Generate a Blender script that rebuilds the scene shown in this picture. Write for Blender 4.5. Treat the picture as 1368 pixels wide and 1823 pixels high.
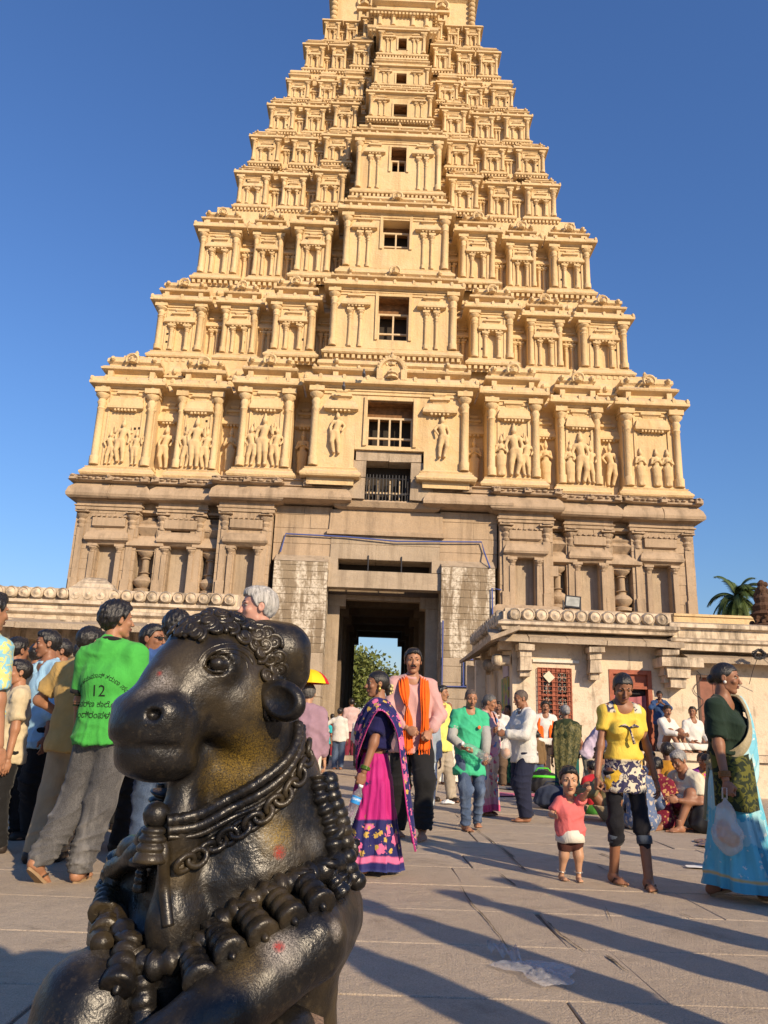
import bpy, bmesh, math, random
import numpy as np
from mathutils import Vector, Matrix, Quaternion
from mathutils.bvhtree import BVHTree

# ------------------------------------------------------------------ camera
SC = bpy.context.scene
for _o in list(bpy.data.objects): bpy.data.objects.remove(_o)
COL = SC.collection
R = math.radians
rng = random.Random(7)
FPX, CX, CY = 1400.0, 684.0, 911.5
PITCH, YAW, ROLL, CAMH = math.atan(390.5/1400), R(.6), R(2.1), 1.0
_f = Vector((math.sin(YAW)*math.cos(PITCH), math.cos(YAW)*math.cos(PITCH), math.sin(PITCH)))
_r0 = Vector((math.cos(YAW), -math.sin(YAW), 0)); _u0 = _r0.cross(_f)
_X = math.cos(ROLL)*_r0 + math.sin(ROLL)*_u0
_U = -math.sin(ROLL)*_r0 + math.cos(ROLL)*_u0
CAMP = Vector((0, 0, CAMH))
cam_d = bpy.data.cameras.new('camera'); cam = bpy.data.objects.new('camera', cam_d); COL.objects.link(cam)
cam_d.sensor_fit = 'HORIZONTAL'; cam_d.sensor_width = 36; cam_d.lens = FPX/1368*36
cam_d.clip_start = .05; cam_d.clip_end = 3000
cam.matrix_world = Matrix(((_X.x, _U.x, -_f.x, 0), (_X.y, _U.y, -_f.y, 0), (_X.z, _U.z, -_f.z, CAMH), (0, 0, 0, 1)))
SC.camera = cam
def ray(px, py): return _f + _X*((px-CX)/FPX) - _U*((py-CY)/FPX)
def atY(px, py, Y): d = ray(px, py); return CAMP + d*(Y/d.y)
def atZ(px, py, z=0.0): d = ray(px, py); return CAMP + d*((z-CAMH)/d.z)

# ------------------------------------------------------------------ sky, sun, exposure
SUN_EL, SUN_AZ = R(25), R(34)          # sun stands behind the camera's right shoulder
w = bpy.data.worlds.new('World'); SC.world = w; w.use_nodes = True
nt = w.node_tree; nt.nodes.clear()
sky = nt.nodes.new('ShaderNodeTexSky'); sky.sky_type = 'NISHITA'; sky.sun_disc = False
sky.sun_elevation = SUN_EL; sky.sun_rotation = math.pi-SUN_AZ
sky.altitude = 1000; sky.air_density = 2.0; sky.dust_density = .3; sky.ozone_density = 10
bg = nt.nodes.new('ShaderNodeBackground'); bg.inputs[1].default_value = .094
out = nt.nodes.new('ShaderNodeOutputWorld')
tint = nt.nodes.new('ShaderNodeMix'); tint.data_type = 'RGBA'; tint.blend_type = 'MULTIPLY'; tint.inputs[0].default_value = 1; tint.inputs[7].default_value = (.98, .92, 1.08, 1)
nt.links.new(sky.outputs[0], tint.inputs[6]); nt.links.new(tint.outputs[2], bg.inputs[0]); nt.links.new(bg.outputs[0], out.inputs[0])
sl = bpy.data.lights.new('sun', 'SUN'); sl.energy = 4.15; sl.angle = R(.9); sl.color = (1, .80, .55)
so = bpy.data.objects.new('sun', sl); COL.objects.link(so)
_d = Vector((-math.sin(SUN_AZ)*math.cos(SUN_EL), math.cos(SUN_AZ)*math.cos(SUN_EL), -math.sin(SUN_EL)))
so.rotation_euler = _d.to_track_quat('-Z', 'Y').to_euler(); so.location = (20, -30, 20)
SC.view_settings.view_transform = 'Standard'; SC.view_settings.look = 'None'
SC.view_settings.exposure = 0.58; SC.view_settings.gamma = 1.0
SC.view_settings.use_curve_mapping = False
SC.cycles.max_bounces = 6; SC.cycles.transparent_max_bounces = 8

# ------------------------------------------------------------------ objects
def link(name, me, parent=None, loc=None):
    o = bpy.data.objects.new(name, me); COL.objects.link(o)
    if parent is not None: o.parent = parent
    if loc is not None: o.location = loc
    return o
def tag(o, label=None, cat=None, group=None, kind=None):
    if label: o['label'] = label
    if cat: o['category'] = cat
    if group: o['group'] = group
    if kind: o['kind'] = kind
    return o
def thing(name, loc, label, cat, group=None, rz=0):
    o = bpy.data.objects.new(name, None); COL.objects.link(o); o.empty_display_size = .2
    o.location = loc; o.rotation_euler = (0, 0, rz)
    return tag(o, label, cat, group)
def mesh_np(name, V, Fq, mats, smooth=True, midx=None):
    me = bpy.data.meshes.new(name)
    V = np.asarray(V, np.float32)
    if isinstance(Fq, np.ndarray) and Fq.ndim == 2:
        n, k = Fq.shape
        me.vertices.add(len(V)); me.vertices.foreach_set('co', V.ravel())
        me.loops.add(n*k); me.loops.foreach_set('vertex_index', Fq.astype(np.int32).ravel())
        me.polygons.add(n); me.polygons.foreach_set('loop_start', np.arange(0, n*k, k, dtype=np.int32))
        me.polygons.foreach_set('loop_total', np.full(n, k, np.int32))
        me.update(calc_edges=True)
    else:
        me.from_pydata([tuple(v) for v in V], [], [tuple(int(i) for i in f) for f in Fq])
    for m in (mats if isinstance(mats, (list, tuple)) else [mats]): me.materials.append(m)
    me.polygons.foreach_set('use_smooth', np.full(len(me.polygons), smooth, dtype=bool))
    if midx is not None: me.polygons.foreach_set('material_index', np.asarray(midx, np.int32))
    me.update()
    return me
class MB:
    """collects simple solids into one mesh"""
    def __init__(s): s.v = []; s.f = []; s.m = []
    def raw(s, v, f, mi=0):
        n = len(s.v); s.v += [tuple(p) for p in v]; s.f += [tuple(i+n for i in q) for q in f]; s.m += [mi]*len(f); return s
    def box(s, x0, x1, y0, y1, z0, z1, mi=0, T=None):
        v = [Vector((x, y, z)) for z in (z0, z1) for y in (y0, y1) for x in (x0, x1)]
        if T is not None: v = [T @ p for p in v]
        return s.raw(v, [(0, 2, 3, 1), (4, 5, 7, 6), (0, 1, 5, 4), (2, 6, 7, 3), (0, 4, 6, 2), (1, 3, 7, 5)], mi)
    def cbox(s, c, d, mi=0, T=None):
        return s.box(c[0]-d[0]/2, c[0]+d[0]/2, c[1]-d[1]/2, c[1]+d[1]/2, c[2]-d[2]/2, c[2]+d[2]/2, mi, T)
    def lathe(s, prof, c=(0, 0, 0), n=12, mi=0, T=None, cap=True, sq=1.0):
        v = []; f = []
        for (r, z) in prof:
            for i in range(n):
                a = 2*math.pi*(i+.5)/n; v.append(Vector((c[0]+r*math.cos(a), c[1]+r*sq*math.sin(a), c[2]+z)))
        for j in range(len(prof)-1):
            for i in range(n):
                f.append((j*n+i, j*n+(i+1) % n, (j+1)*n+(i+1) % n, (j+1)*n+i))
        if cap: f.append(tuple(range(n-1, -1, -1))); f.append(tuple((len(prof)-1)*n+i for i in range(n)))
        if T is not None: v = [T @ p for p in v]
        return s.raw(v, f, mi)
    def tube(s, pts, r, n=8, mi=0, close=False, cap=True):
        pts = [Vector(p) for p in pts]; rs = r if isinstance(r, (list, tuple)) else [r]*len(pts)
        v = []; f = []; N = len(pts); up = None
        for i, p in enumerate(pts):
            a = pts[(i-1) % N] if (close or i > 0) else p; b = pts[(i+1) % N] if (close or i < N-1) else p
            t = (b-a).normalized() if (b-a).length > 1e-9 else Vector((0, 0, 1))
            if up is None: up = t.orthogonal().normalized()
            up = (up - t*up.dot(t)); up = up.normalized() if up.length > 1e-6 else t.orthogonal().normalized()
            w_ = t.cross(up)
            for k in range(n):
                an = 2*math.pi*k/n; v.append(p + (up*math.cos(an) + w_*math.sin(an))*rs[i])
        for i in range(N if close else N-1):
            for k in range(n):
                j = (i+1) % N; f.append((i*n+k, i*n+(k+1) % n, j*n+(k+1) % n, j*n+k))
        if cap and not close: f.append(tuple(range(n-1, -1, -1))); f.append(tuple((N-1)*n+k for k in range(n)))
        return s.raw(v, f, mi)
    def sweep(s, x0, x1, yf, yb, prof, mi=0, capb=False, capt=True):
        """moulding: profile (out, z) carried round the left, front and right faces of a block"""
        v = []; f = []
        for (o, z) in prof: v += [(x0-o, yb, z), (x0-o, yf-o, z), (x1+o, yf-o, z), (x1+o, yb, z)]
        for j in range(len(prof)-1):
            for i in range(3): f.append((j*4+i, j*4+i+1, (j+1)*4+i+1, (j+1)*4+i))
        if capt: n = (len(prof)-1)*4; f.append((n, n+1, n+2, n+3))
        if capb: f.append((3, 2, 1, 0))
        return s.raw(v, f, mi)
    def sphere(s, c, r, n=10, mi=0, T=None):
        r = r if isinstance(r, (tuple, list)) else (r, r, r); m = max(5, n//2+1)
        v = [Vector((c[0], c[1], c[2]-r[2]))]; f = []
        for j in range(1, m):
            ph = -math.pi/2+math.pi*j/m
            for i in range(n):
                a = 2*math.pi*i/n; v.append(Vector((c[0]+r[0]*math.cos(ph)*math.cos(a), c[1]+r[1]*math.cos(ph)*math.sin(a), c[2]+r[2]*math.sin(ph))))
        v.append(Vector((c[0], c[1], c[2]+r[2]))); L = len(v)-1
        for i in range(n): f.append((0, 1+(i+1) % n, 1+i)); f.append((L, 1+(m-2)*n+i, 1+(m-2)*n+(i+1) % n))
        for j in range(m-2):
            for i in range(n): f.append((1+j*n+i, 1+j*n+(i+1) % n, 1+(j+1)*n+(i+1) % n, 1+(j+1)*n+i))
        if T is not None: v = [T @ p for p in v]
        return s.raw(v, f, mi)
    zmap = None
    def mesh(s, name, mats, smooth=False, jit=0.0):
        me = bpy.data.meshes.new(name); v = s.v
        if MB.zmap: v = [(p[0], p[1], MB.zmap(p[2])) for p in v]
        if jit:
            cache = {}
            def J(p):
                k = (round(p[0], 3), round(p[1], 3), round(p[2], 3))
                if k not in cache: cache[k] = (p[0]+rng.uniform(-jit, jit), p[1]+rng.uniform(-jit, jit), p[2]+rng.uniform(-jit, jit))
                return cache[k]
            v = [J(p) for p in v]
        me.from_pydata(v, [], s.f)
        for m in (mats if isinstance(mats, (list, tuple)) else [mats]): me.materials.append(m)
        me.polygons.foreach_set('material_index', s.m)
        me.polygons.foreach_set('use_smooth', [smooth]*len(s.f)); me.update()
        return me
    def obj(s, name, mats, parent=None, smooth=False, loc=None, jit=0.0):
        return link(name, s.mesh(name, mats, smooth, jit), parent, loc)
def auto_smooth(o, ang=40):
    me = o.data; me.polygons.foreach_set('use_smooth', [True]*len(me.polygons))
    try: me.set_sharp_from_angle(angle=R(ang))
    except Exception: pass
    return o
def copy_tree(o, parent=None):
    c = o.copy(); COL.objects.link(c); c.parent = parent
    for ch in list(o.children): copy_tree(ch, c)
    return c

# ------------------------------------------------------------------ materials
class NG:
    def __init__(s, name):
        s.m = bpy.data.materials.new(name); s.m.use_nodes = True; s.t = s.m.node_tree
        s.b = s.t.nodes['Principled BSDF']; s._co = None
    def n(s, typ, **kw):
        x = s.t.nodes.new('ShaderNode'+typ)
        for k, v in kw.items(): setattr(x, k, v)
        return x
    def l(s, a, b): s.t.links.new(a, b)
    def co(s, kind='Object', scale=None):
        if s._co is None: s._co = s.n('TexCoord')
        o = s._co.outputs[kind]
        if scale is not None:
            mp = s.n('Mapping'); mp.inputs['Scale'].default_value = scale; s.l(o, mp.inputs[0]); o = mp.outputs[0]
        return o
    def noise(s, scale, detail=4, rough=.55, co=None, dist=0, off=None):
        x = s.n('TexNoise'); x.inputs['Scale'].default_value = scale; x.inputs['Detail'].default_value = detail
        x.inputs['Roughness'].default_value = rough; x.inputs['Distortion'].default_value = dist
        s.l(co if co is not None else s.co(), x.inputs['Vector']); return x.outputs[0]
    def ramp(s, src, a, b, c0=0., c1=1.):
        x = s.n('MapRange'); x.inputs[1].default_value = a; x.inputs[2].default_value = b
        x.inputs[3].default_value = c0; x.inputs[4].default_value = c1; s.l(src, x.inputs[0]); return x.outputs[0]
    def mix(s, fac, a, b, mode='MIX'):
        x = s.n('Mix', data_type='RGBA', blend_type=mode)
        for i, v in ((0, fac), (6, a), (7, b)):
            if hasattr(v, 'is_linked'): s.l(v, x.inputs[i])
            else: x.inputs[i].default_value = v if i == 0 else (*v[:3], 1)
        return x.outputs[2]
    def math(s, op, a, b=None, c=None):
        x = s.n('Math', operation=op)
        for i, v in enumerate((a, b, c)):
            if v is None: continue
            if hasattr(v, 'is_linked'): s.l(v, x.inputs[i])
            else: x.inputs[i].default_value = v
        return x.outputs[0]
    def sep(s, co):
        x = s.n('SeparateXYZ'); s.l(co, x.inputs[0]); return x.outputs
    def color(s, c):
        if hasattr(c, 'is_linked'): s.l(c, s.b.inputs['Base Color'])
        else: s.b.inputs['Base Color'].default_value = (*c[:3], 1)
    def rough(s, v):
        if hasattr(v, 'is_linked'): s.l(v, s.b.inputs['Roughness'])
        else: s.b.inputs['Roughness'].default_value = v
    def bump(s, h, dist=.01, strength=1.0):
        x = s.n('Bump'); x.inputs['Distance'].default_value = dist; x.inputs['Strength'].default_value = strength
        s.l(h, x.inputs['Height']); s.l(x.outputs[0], s.b.inputs['Normal'])
    def spec(s, v): s.b.inputs['Specular IOR Level'].default_value = v
MC = {}
def plain(name, c, rough=.6, var=.12, scale=8, bump=0, bscale=40, spec=.3, metal=0):
    if name in MC: return MC[name]
    g = NG(name); n = g.noise(scale, 5, .6)
    g.color(g.mix(g.ramp(n, .3, .7), [x*(1-var) for x in c], [min(1, x*(1+var)) for x in c]))
    g.rough(rough); g.spec(spec); g.b.inputs['Metallic'].default_value = metal
    if bump: g.bump(g.noise(bscale, 4), bump)
    MC[name] = g.m; return g.m
# ------------------------------------------------------------------ sculpting by signed distance fields
def smin(a, b, k):
    h = np.clip(.5+.5*(b-a)/k, 0, 1); return b+(a-b)*h-k*h*(1-h)
class Field:
    def __init__(s, lo, hi, h):
        s.lo = np.array(lo, np.float32); s.h = h
        s.n = np.ceil((np.array(hi)-s.lo)/h).astype(int)+1
        s.F = np.full(s.n, 1.0, np.float32)
        s.ax = [s.lo[i]+h*np.arange(s.n[i], dtype=np.float32) for i in range(3)]
    def reg(s, lo, hi):
        sl_ = []
        for i in range(3):
            a = int(max(0, math.floor((lo[i]-s.lo[i])/s.h))); b = int(min(s.n[i], math.ceil((hi[i]-s.lo[i])/s.h)+1))
            if b <= a: return None
            sl_.append(slice(a, b))
        return tuple(sl_), s.ax[0][sl_[0]][:, None, None], s.ax[1][sl_[1]][None, :, None], s.ax[2][sl_[2]][None, None, :]
    def put(s, fn, lo, hi, k=0, sub=False):
        q = s.reg(lo, hi)
        if q is None: return s
        sl_, x, y, z = q; d = fn(x, y, z); F = s.F[sl_]
        if sub: s.F[sl_] = -smin(-F, d, k) if k else np.maximum(F, -d)
        else: s.F[sl_] = smin(F, d, k) if k else np.minimum(F, d)
        return s
    def cap(s, a, b, r1, r2=None, k=.02, sub=False, sq=None):
        r2 = r1 if r2 is None else r2; a = np.array(a, float); b = np.array(b, float); ab = b-a; L2 = max(1e-9, ab@ab)
        m = max(r1, r2)+k+2*s.h; lo = np.minimum(a, b)-m; hi = np.maximum(a, b)+m
        def fn(x, y, z):
            px, py, pz = x-a[0], y-a[1], z-a[2]
            t = np.clip((px*ab[0]+py*ab[1]+pz*ab[2])/L2, 0, 1)
            dx, dy, dz = px-t*ab[0], py-t*ab[1], pz-t*ab[2]
            if sq: dx, dy, dz = dx/sq[0], dy/sq[1], dz/sq[2]
            d = np.sqrt(dx*dx+dy*dy+dz*dz)-(r1+(r2-r1)*t)
            return d*min(sq) if sq else d
        return s.put(fn, lo, hi, k, sub)
    def chain(s, pts, rs, k=.02, kk=None, sub=False):
        for i in range(len(pts)-1): s.cap(pts[i], pts[i+1], rs[i], rs[i+1], k, sub)
        return s
    def ell(s, c, r, k=.02, rot=None, sub=False):
        c = np.array(c, float); r = np.array(r, float); M = None
        m = (r.max() if rot is not None else r)+k+2*s.h
        if rot is not None: M = np.array(rot.to_3x3().inverted())
        def fn(x, y, z):
            p = [x-c[0], y-c[1], z-c[2]]
            if M is not None: p = [M[i][0]*p[0]+M[i][1]*p[1]+M[i][2]*p[2] for i in range(3)]
            q0 = np.sqrt((p[0]/r[0])**2+(p[1]/r[1])**2+(p[2]/r[2])**2)
            q1 = np.sqrt((p[0]/r[0]**2)**2+(p[1]/r[1]**2)**2+(p[2]/r[2]**2)**2)+1e-9
            return q0*(q0-1)/q1
        return s.put(fn, c-m, c+m, k, sub)
    def torus(s, c, Rr, r, rot=None, k=.01, sy=1.0, sub=False):
        c = np.array(c, float); M = np.array(rot.to_3x3().inverted()) if rot is not None else np.eye(3); m = Rr*max(1, sy)+r+k+2*s.h
        def fn(x, y, z):
            p = [x-c[0], y-c[1], z-c[2]]; p = [M[i][0]*p[0]+M[i][1]*p[1]+M[i][2]*p[2] for i in range(3)]
            q = np.sqrt(p[0]**2+(p[1]/sy)**2)-Rr; return np.sqrt(q*q+p[2]**2)-r
        return s.put(fn, c-m, c+m, k, sub)
    def keep(s, fn):
        """cut away everything where fn > 0"""
        s.F = np.maximum(s.F, fn(s.ax[0][:, None, None], s.ax[1][None, :, None], s.ax[2][None, None, :]).astype(np.float32)); return s
    def warp(s, fn): s.F = s.F+fn(s.ax[0][:, None, None], s.ax[1][None, :, None], s.ax[2][None, None, :]).astype(np.float32); return s
    def net(s):
        F = np.pad(s.F, 1, constant_values=1.0); n = np.array(F.shape); S = F < 0
        cnt = np.zeros(n-1, np.uint8)
        for i in (0, 1):
            for j in (0, 1):
                for k in (0, 1): cnt += S[i:n[0]-1+i, j:n[1]-1+j, k:n[2]-1+k]
        act = (cnt > 0) & (cnt < 8); I = np.argwhere(act)
        if len(I) == 0: return np.zeros((0, 3)), np.zeros((0, 4), int)
        idx = np.full(act.shape, -1, np.int32); idx[act] = np.arange(len(I))
        P = np.zeros((len(I), 3)); C = np.zeros(len(I))
        val = {}
        for i in (0, 1):
            for j in (0, 1):
                for k in (0, 1): val[i, j, k] = F[I[:, 0]+i, I[:, 1]+j, I[:, 2]+k]
        for c in val:
            for ax in range(3):
                if c[ax]: continue
                c2 = tuple(1 if q == ax else c[q] for q in range(3)); a, b = val[c], val[c2]
                mk = (a < 0) != (b < 0); t = np.where(mk, a/np.where(mk, a-b, 1), 0)
                for q in range(3): P[:, q] += np.where(mk, c[q]+(t if q == ax else 0), 0)
                C += mk
        V = s.lo+(I+P/C[:, None]-1)*s.h
        Q = []
        for ax in range(3):
            o = [q for q in range(3) if q != ax]
            sl0 = [slice(1, n[q]-1) for q in range(3)]; sl0[ax] = slice(0, n[ax]-1); sl1 = list(sl0); sl1[ax] = slice(1, n[ax])
            a = S[tuple(sl0)]; b = S[tuple(sl1)]; E_ = np.argwhere(a != b)
            if len(E_) == 0: continue
            ins = a[tuple(E_.T)]
            base = E_.copy(); base[:, o[0]] += 1; base[:, o[1]] += 1
            def cell(d0, d1):
                c = base.copy(); c[:, o[0]] -= d0; c[:, o[1]] -= d1; return idx[tuple(c.T)]
            q = np.stack([cell(1, 1), cell(0, 1), cell(0, 0), cell(1, 0)], 1)
            flip = ins if ax != 1 else ~ins
            q[~flip] = q[~flip][:, ::-1]; Q.append(q)
        return V, np.concatenate(Q)
def folds(V, Q, amp, kind='shirt', seed=0):
    """creases in worn cloth: patchy ridged waves pushed along the surface normal"""
    r = np.random.RandomState(seed); V = np.asarray(V, float); N = np.zeros_like(V); a, b, c, d = (V[Q[:, i]] for i in range(4)); n = np.cross(c-a, d-b)
    for i in range(4): np.add.at(N, Q[:, i], n)
    N /= np.linalg.norm(N, axis=1)[:, None]+1e-12; o = np.zeros(len(V)); x, y, z = V.T; wp = np.sin(x*7+z*5+r.uniform(0, 6))*1.1+np.sin(y*9-z*8+r.uniform(0, 6))*.9+np.sin(z*13+x*11+r.uniform(0, 6))*.5
    for k in range(4):
        if kind == 'trouser': dv = np.array([r.normal()*.35, r.normal()*.35, 1.0])
        elif kind == 'hang': dv = np.array([r.normal(), r.normal(), r.normal()*.12])
        else: dv = np.array([r.normal()*.9, r.normal()*.5, r.normal()*.8])
        dv *= r.uniform(40, 72)/np.linalg.norm(dv); rd = 1-np.abs(np.sin(V@dv*.5+wp*1.3+r.uniform(0, 6))); mk = np.clip(np.sin(x*r.uniform(6, 12)+r.uniform(0, 6))+np.sin(z*r.uniform(6, 11)+r.uniform(0, 6))+np.sin(y*r.uniform(6, 12)+r.uniform(0, 6))+.2, 0, 1)
        o += rd**3.2*mk
    return V+N*(o*amp)[:, None]
def wob(V, amp, fr, seed=0):
    """cloth-like wobble: a few crossing sine waves"""
    r = np.random.RandomState(seed); V = np.asarray(V, float); o = np.zeros_like(V)
    for i in range(5):
        d = r.normal(size=3)*np.array([1, 1, .55]); d *= fr*(1+.5*i)/np.linalg.norm(d)
        o += np.outer(np.sin(V@d+r.uniform(0, 6)), r.normal(size=3))*amp/(1+.6*i)
    return V+o
# ------------------------------------------------------------------ masonry materials
def mk_plaster():
    g = NG('lime_plaster'); big = g.noise(.35, 5, .6); mid = g.noise(2.2, 6, .65); fine = g.noise(14, 5, .6)
    c = g.mix(g.ramp(big, .35, .65), (.61, .435, .225), (.67, .495, .275))
    c = g.mix(g.ramp(mid, .45, .75, 0, .55), c, (.69, .54, .34))
    # dust and bird dirt lying on the ledges, rain streaks
    geo = g.n('NewGeometry'); nz = g.sep(geo.outputs['Normal'])[2]
    led = g.math('MULTIPLY', g.ramp(nz, .35, .8), g.ramp(mid, .35, .62))
    c = g.mix(g.math('MULTIPLY', led, .65), c, (.42, .34, .26))
    st = g.noise(1.0, 4, .6, g.co(scale=(2.6, 2.6, .22)))
    c = g.mix(g.ramp(st, .52, .74, 0, .65), c, (.42, .285, .145))
    c = g.mix(g.ramp(g.noise(3.4, 6, .7, None, .8), .56, .72, 0, .65), c, (.42, .33, .22))
    g.color(c); g.rough(.9); g.spec(.12)
    h = g.math('ADD', g.math('MULTIPLY', mid, .7), g.math('MULTIPLY', fine, .35)); g.bump(h, .075, .85)
    return g.m
def mk_stone(name, a, b, c3, white=0):
    g = NG(name); big = g.noise(.5, 5, .65); mid = g.noise(3, 6, .7); fine = g.noise(26, 6, .7)
    c = g.mix(g.ramp(big, .35, .65), a, b)
    c = g.mix(g.ramp(mid, .42, .72, 0, .7), c, c3)
    st = g.noise(1.0, 5, .65, g.co(scale=(3, 3, .3)))
    c = g.mix(g.ramp(st, .48, .70, 0, .6), c, (.15, .11, .075))
    c = g.mix(g.ramp(fine, .35, .75, 0, .4), c, [x*.55 for x in a])
    if white:
        ws = g.noise(1.0, 6, .7, g.co(scale=(2.4, 2.4, .45)))
        wz = g.math('MULTIPLY', g.ramp(ws, .45, .55), g.ramp(g.noise(9, 5, .75), .36, .56))
        c = g.mix(g.math('MULTIPLY', wz, white), c, (.70, .62, .50))
    g.color(c); g.rough(.88); g.spec(.2)
    g.bump(g.math('ADD', g.math('MULTIPLY', mid, .8), g.math('MULTIPLY', fine, .5)), .05, .8); return g.m
def mk_whitewash(dirt=1.0):
    g = NG('old_whitewash'); big = g.noise(.8, 5, .65); mid = g.noise(4, 7, .72); fine = g.noise(30, 5, .6)
    c = g.mix(g.ramp(big, .35, .65), (.60, .49, .36), (.68, .565, .425))
    c = g.mix(g.ramp(mid, .52-.05*(dirt-1), .68-.04*(dirt-1), 0, .8), c, (.40, .31, .215))
    st = g.noise(1.0, 6, .7, g.co(scale=(3.5, 3.5, .5)))
    c = g.mix(g.ramp(st, .56-.07*(dirt-1), .70-.05*(dirt-1), 0, .8), c, (.13, .105, .08))
    geo = g.n('NewGeometry'); nz = g.sep(geo.outputs['Normal'])[2]
    c = g.mix(g.math('MULTIPLY', g.ramp(nz, .4, .9), g.ramp(mid, .3, .6, .3, .9)), c, (.22, .18, .14))
    g.color(c); g.rough(.92); g.spec(.15); g.bump(g.math('ADD', mid, g.math('MULTIPLY', fine, .4)), .03, .7); return g.m
PL = mk_plaster()
ST = mk_stone('brown_granite', (.44, .325, .215), (.52, .39, .265), (.38, .285, .195))
STG = mk_stone('grey_granite', (.42, .335, .24), (.50, .40, .29), (.36, .285, .21))
STW = mk_stone('limewashed_masonry', (.27, .205, .135), (.33, .26, .175), (.24, .185, .125), .9)
WW = mk_whitewash(2.2)
DARK = plain('shade_dark_interior', (.035, .028, .022), .9)  # near-black colour stands in for the shade deep inside the openings
WOOD = plain('old_timber', (.19, .095, .04), .8, .4, 6, .01)
CREAM = plain('painted_window_timber', (.55, .42, .26), .7, .15)
IRON = plain('dark_iron', (.04, .04, .045), .5)

# ------------------------------------------------------------------ relief figures (sculpted once, shared)
def relief(name, kind):
    f = Field((-.30, -.16, -.02), (.30, .14, 1.05), .016)
    sw = {0: .035, 1: -.03, 2: 0, 3: .05}[kind]
    hip, ch, nk = (sw, 0, .47), (-sw*.3, 0, .70), (-sw*.2, 0, .80)
    f.cap((-.045+sw, 0, .47), (.045+sw, 0, .47), .075, k=.03); f.cap(hip, ch, .062, .075, .03)
    f.cap((-.085, 0, .745), (.085, 0, .745), .045, k=.03)
    f.cap(nk, (0, -.01, .86), .03, .03, .02); f.ell((0, -.015, .875), (.05, .055, .062), .01)
    f.chain([(0, 0, .90), (0, 0, .96), (0, 0, 1.03)], [.048, .034, .015], .01)          # tall crown
    f.chain([(-.045+sw, 0, .46), (-.05+sw*.2, -.02, .25), (-.055, 0, .03)], [.07, .05, .035], .02)
    lx = .12 if kind in (0, 3) else .05
    f.chain([(.045+sw, 0, .46), (lx*.9, -.045, .26), (.055, 0, .03)], [.07, .05, .035], .02)
    f.cap((-.055, -.06, .015), (-.055, .02, .015), .03, k=.01); f.cap((.055, -.06, .015), (.055, .02, .015), .03, k=.01)
    f.ell((sw, 0, .50), (.10, .085, .035), .02)                                          # girdle
    for s_ in (-1, 1):
        sh = (s_*.10, 0, .745)
        if kind == 2: P = [sh, (s_*.14, -.02, .60), (s_*.02, -.1, .66)]                  # palms joined
        elif kind == 1 and s_ > 0: P = [sh, (.16, -.02, .62), (.15, -.06, .78)]          # raised hand
        elif kind == 3 and s_ < 0: P = [sh, (-.17, -.01, .66), (-.10, -.06, .53)]
        else: P = [sh, (s_*.155, 0, .60), (s_*.135, -.02, .45)]
        f.chain(P, [.034, .028, .024], .015)
        if kind in (0, 1): f.chain([sh, (s_*.19, .02, .70), (s_*.19, -.01, .83)], [.03, .024, .022], .015)  # second pair of arms
    if kind == 2: f.chain([(0, .0, .45), (0, -.03, .25), (0, 0, .04)], [.1, .085, .1], .03)   # long skirt
    V, Q = f.net(); return mesh_np(name, V, Q, PL)
REL = [relief('relief_figure', k) for k in range(4)]

# ------------------------------------------------------------------ the temple tower
TX, TY = .40, 29.0
tower = thing('gopuram_tower', (TX, TY, 0), 'tall tapering cream temple gateway tower of stacked storeys on a brown stone base', 'temple tower')
def colonnette(mb, x, y, z0, z1, r, n=8, mi=0):
    H = z1-z0
    mb.lathe([(r*1.25, 0), (r*1.25, .10*H), (r*.95, .11*H), (r*.86, .68*H), (r*1.15, .70*H), (r*.85, .73*H), (r*1.25, .78*H),
              (r*.9, .82*H), (r*1.75, .865*H), (r*1.75, .885*H), (r*1.05, .89*H), (r*1.0, H)], (x, y, z0), n, mi)
    mb.box(x-r*1.9, x+r*1.9, y-r*1.25, y+r, z0+.905*H, z0+.965*H, mi)
def hood(mb, xc, y, w, z, h, d, mi=0):
    """small stepped canopy on a wall face (front at y)"""
    mb.sweep(xc-w/2, xc+w/2, y, y+.3, [(0, z-.10*h), (d*.3, z-.06*h), (d, z), (d*1.02, z+.10*h), (d*.55, z+.42*h), (d*.1, z+.5*h), (0, z+.54*h)], mi, True)
    for i in range(max(3, int(w/.13))):
        n = max(3, int(w/.13)); x = xc-w/2+w*(i+.5)/n; mb.box(x-w/n*.28, x+w/n*.28, y-d*.85, y, z-.10*h, z-.012, mi)
    mb.sweep(xc-w*.32, xc+w*.32, y, y+.3, [(0, z+.5*h), (d*.2, z+.62*h), (d*.55, z+.66*h), (d*.5, z+.76*h), (d*.1, z+.84*h)], mi, True)
    mb.sweep(xc-w*.17, xc+w*.17, y, y+.3, [(d*.1, z+.8*h), (d*.4, z+.92*h), (d*.35, z+1.0*h), (0, z+1.06*h)], mi, True)
def kudu(mb, x, y, z, r, mi=0):
    pts = [(x+r*math.cos(a), y, z+r*math.sin(a)) for a in [R(-35+250*i/10) for i in range(11)]]
    mb.tube(pts, r*.26, 5, mi); mb.lathe([(r*.6, 0), (r*.7, r*.3), (r*.3, r*.55), (r*.42, r*.8), (r*.1, r)], (x, y, z-r*.5), 6, mi)
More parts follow.
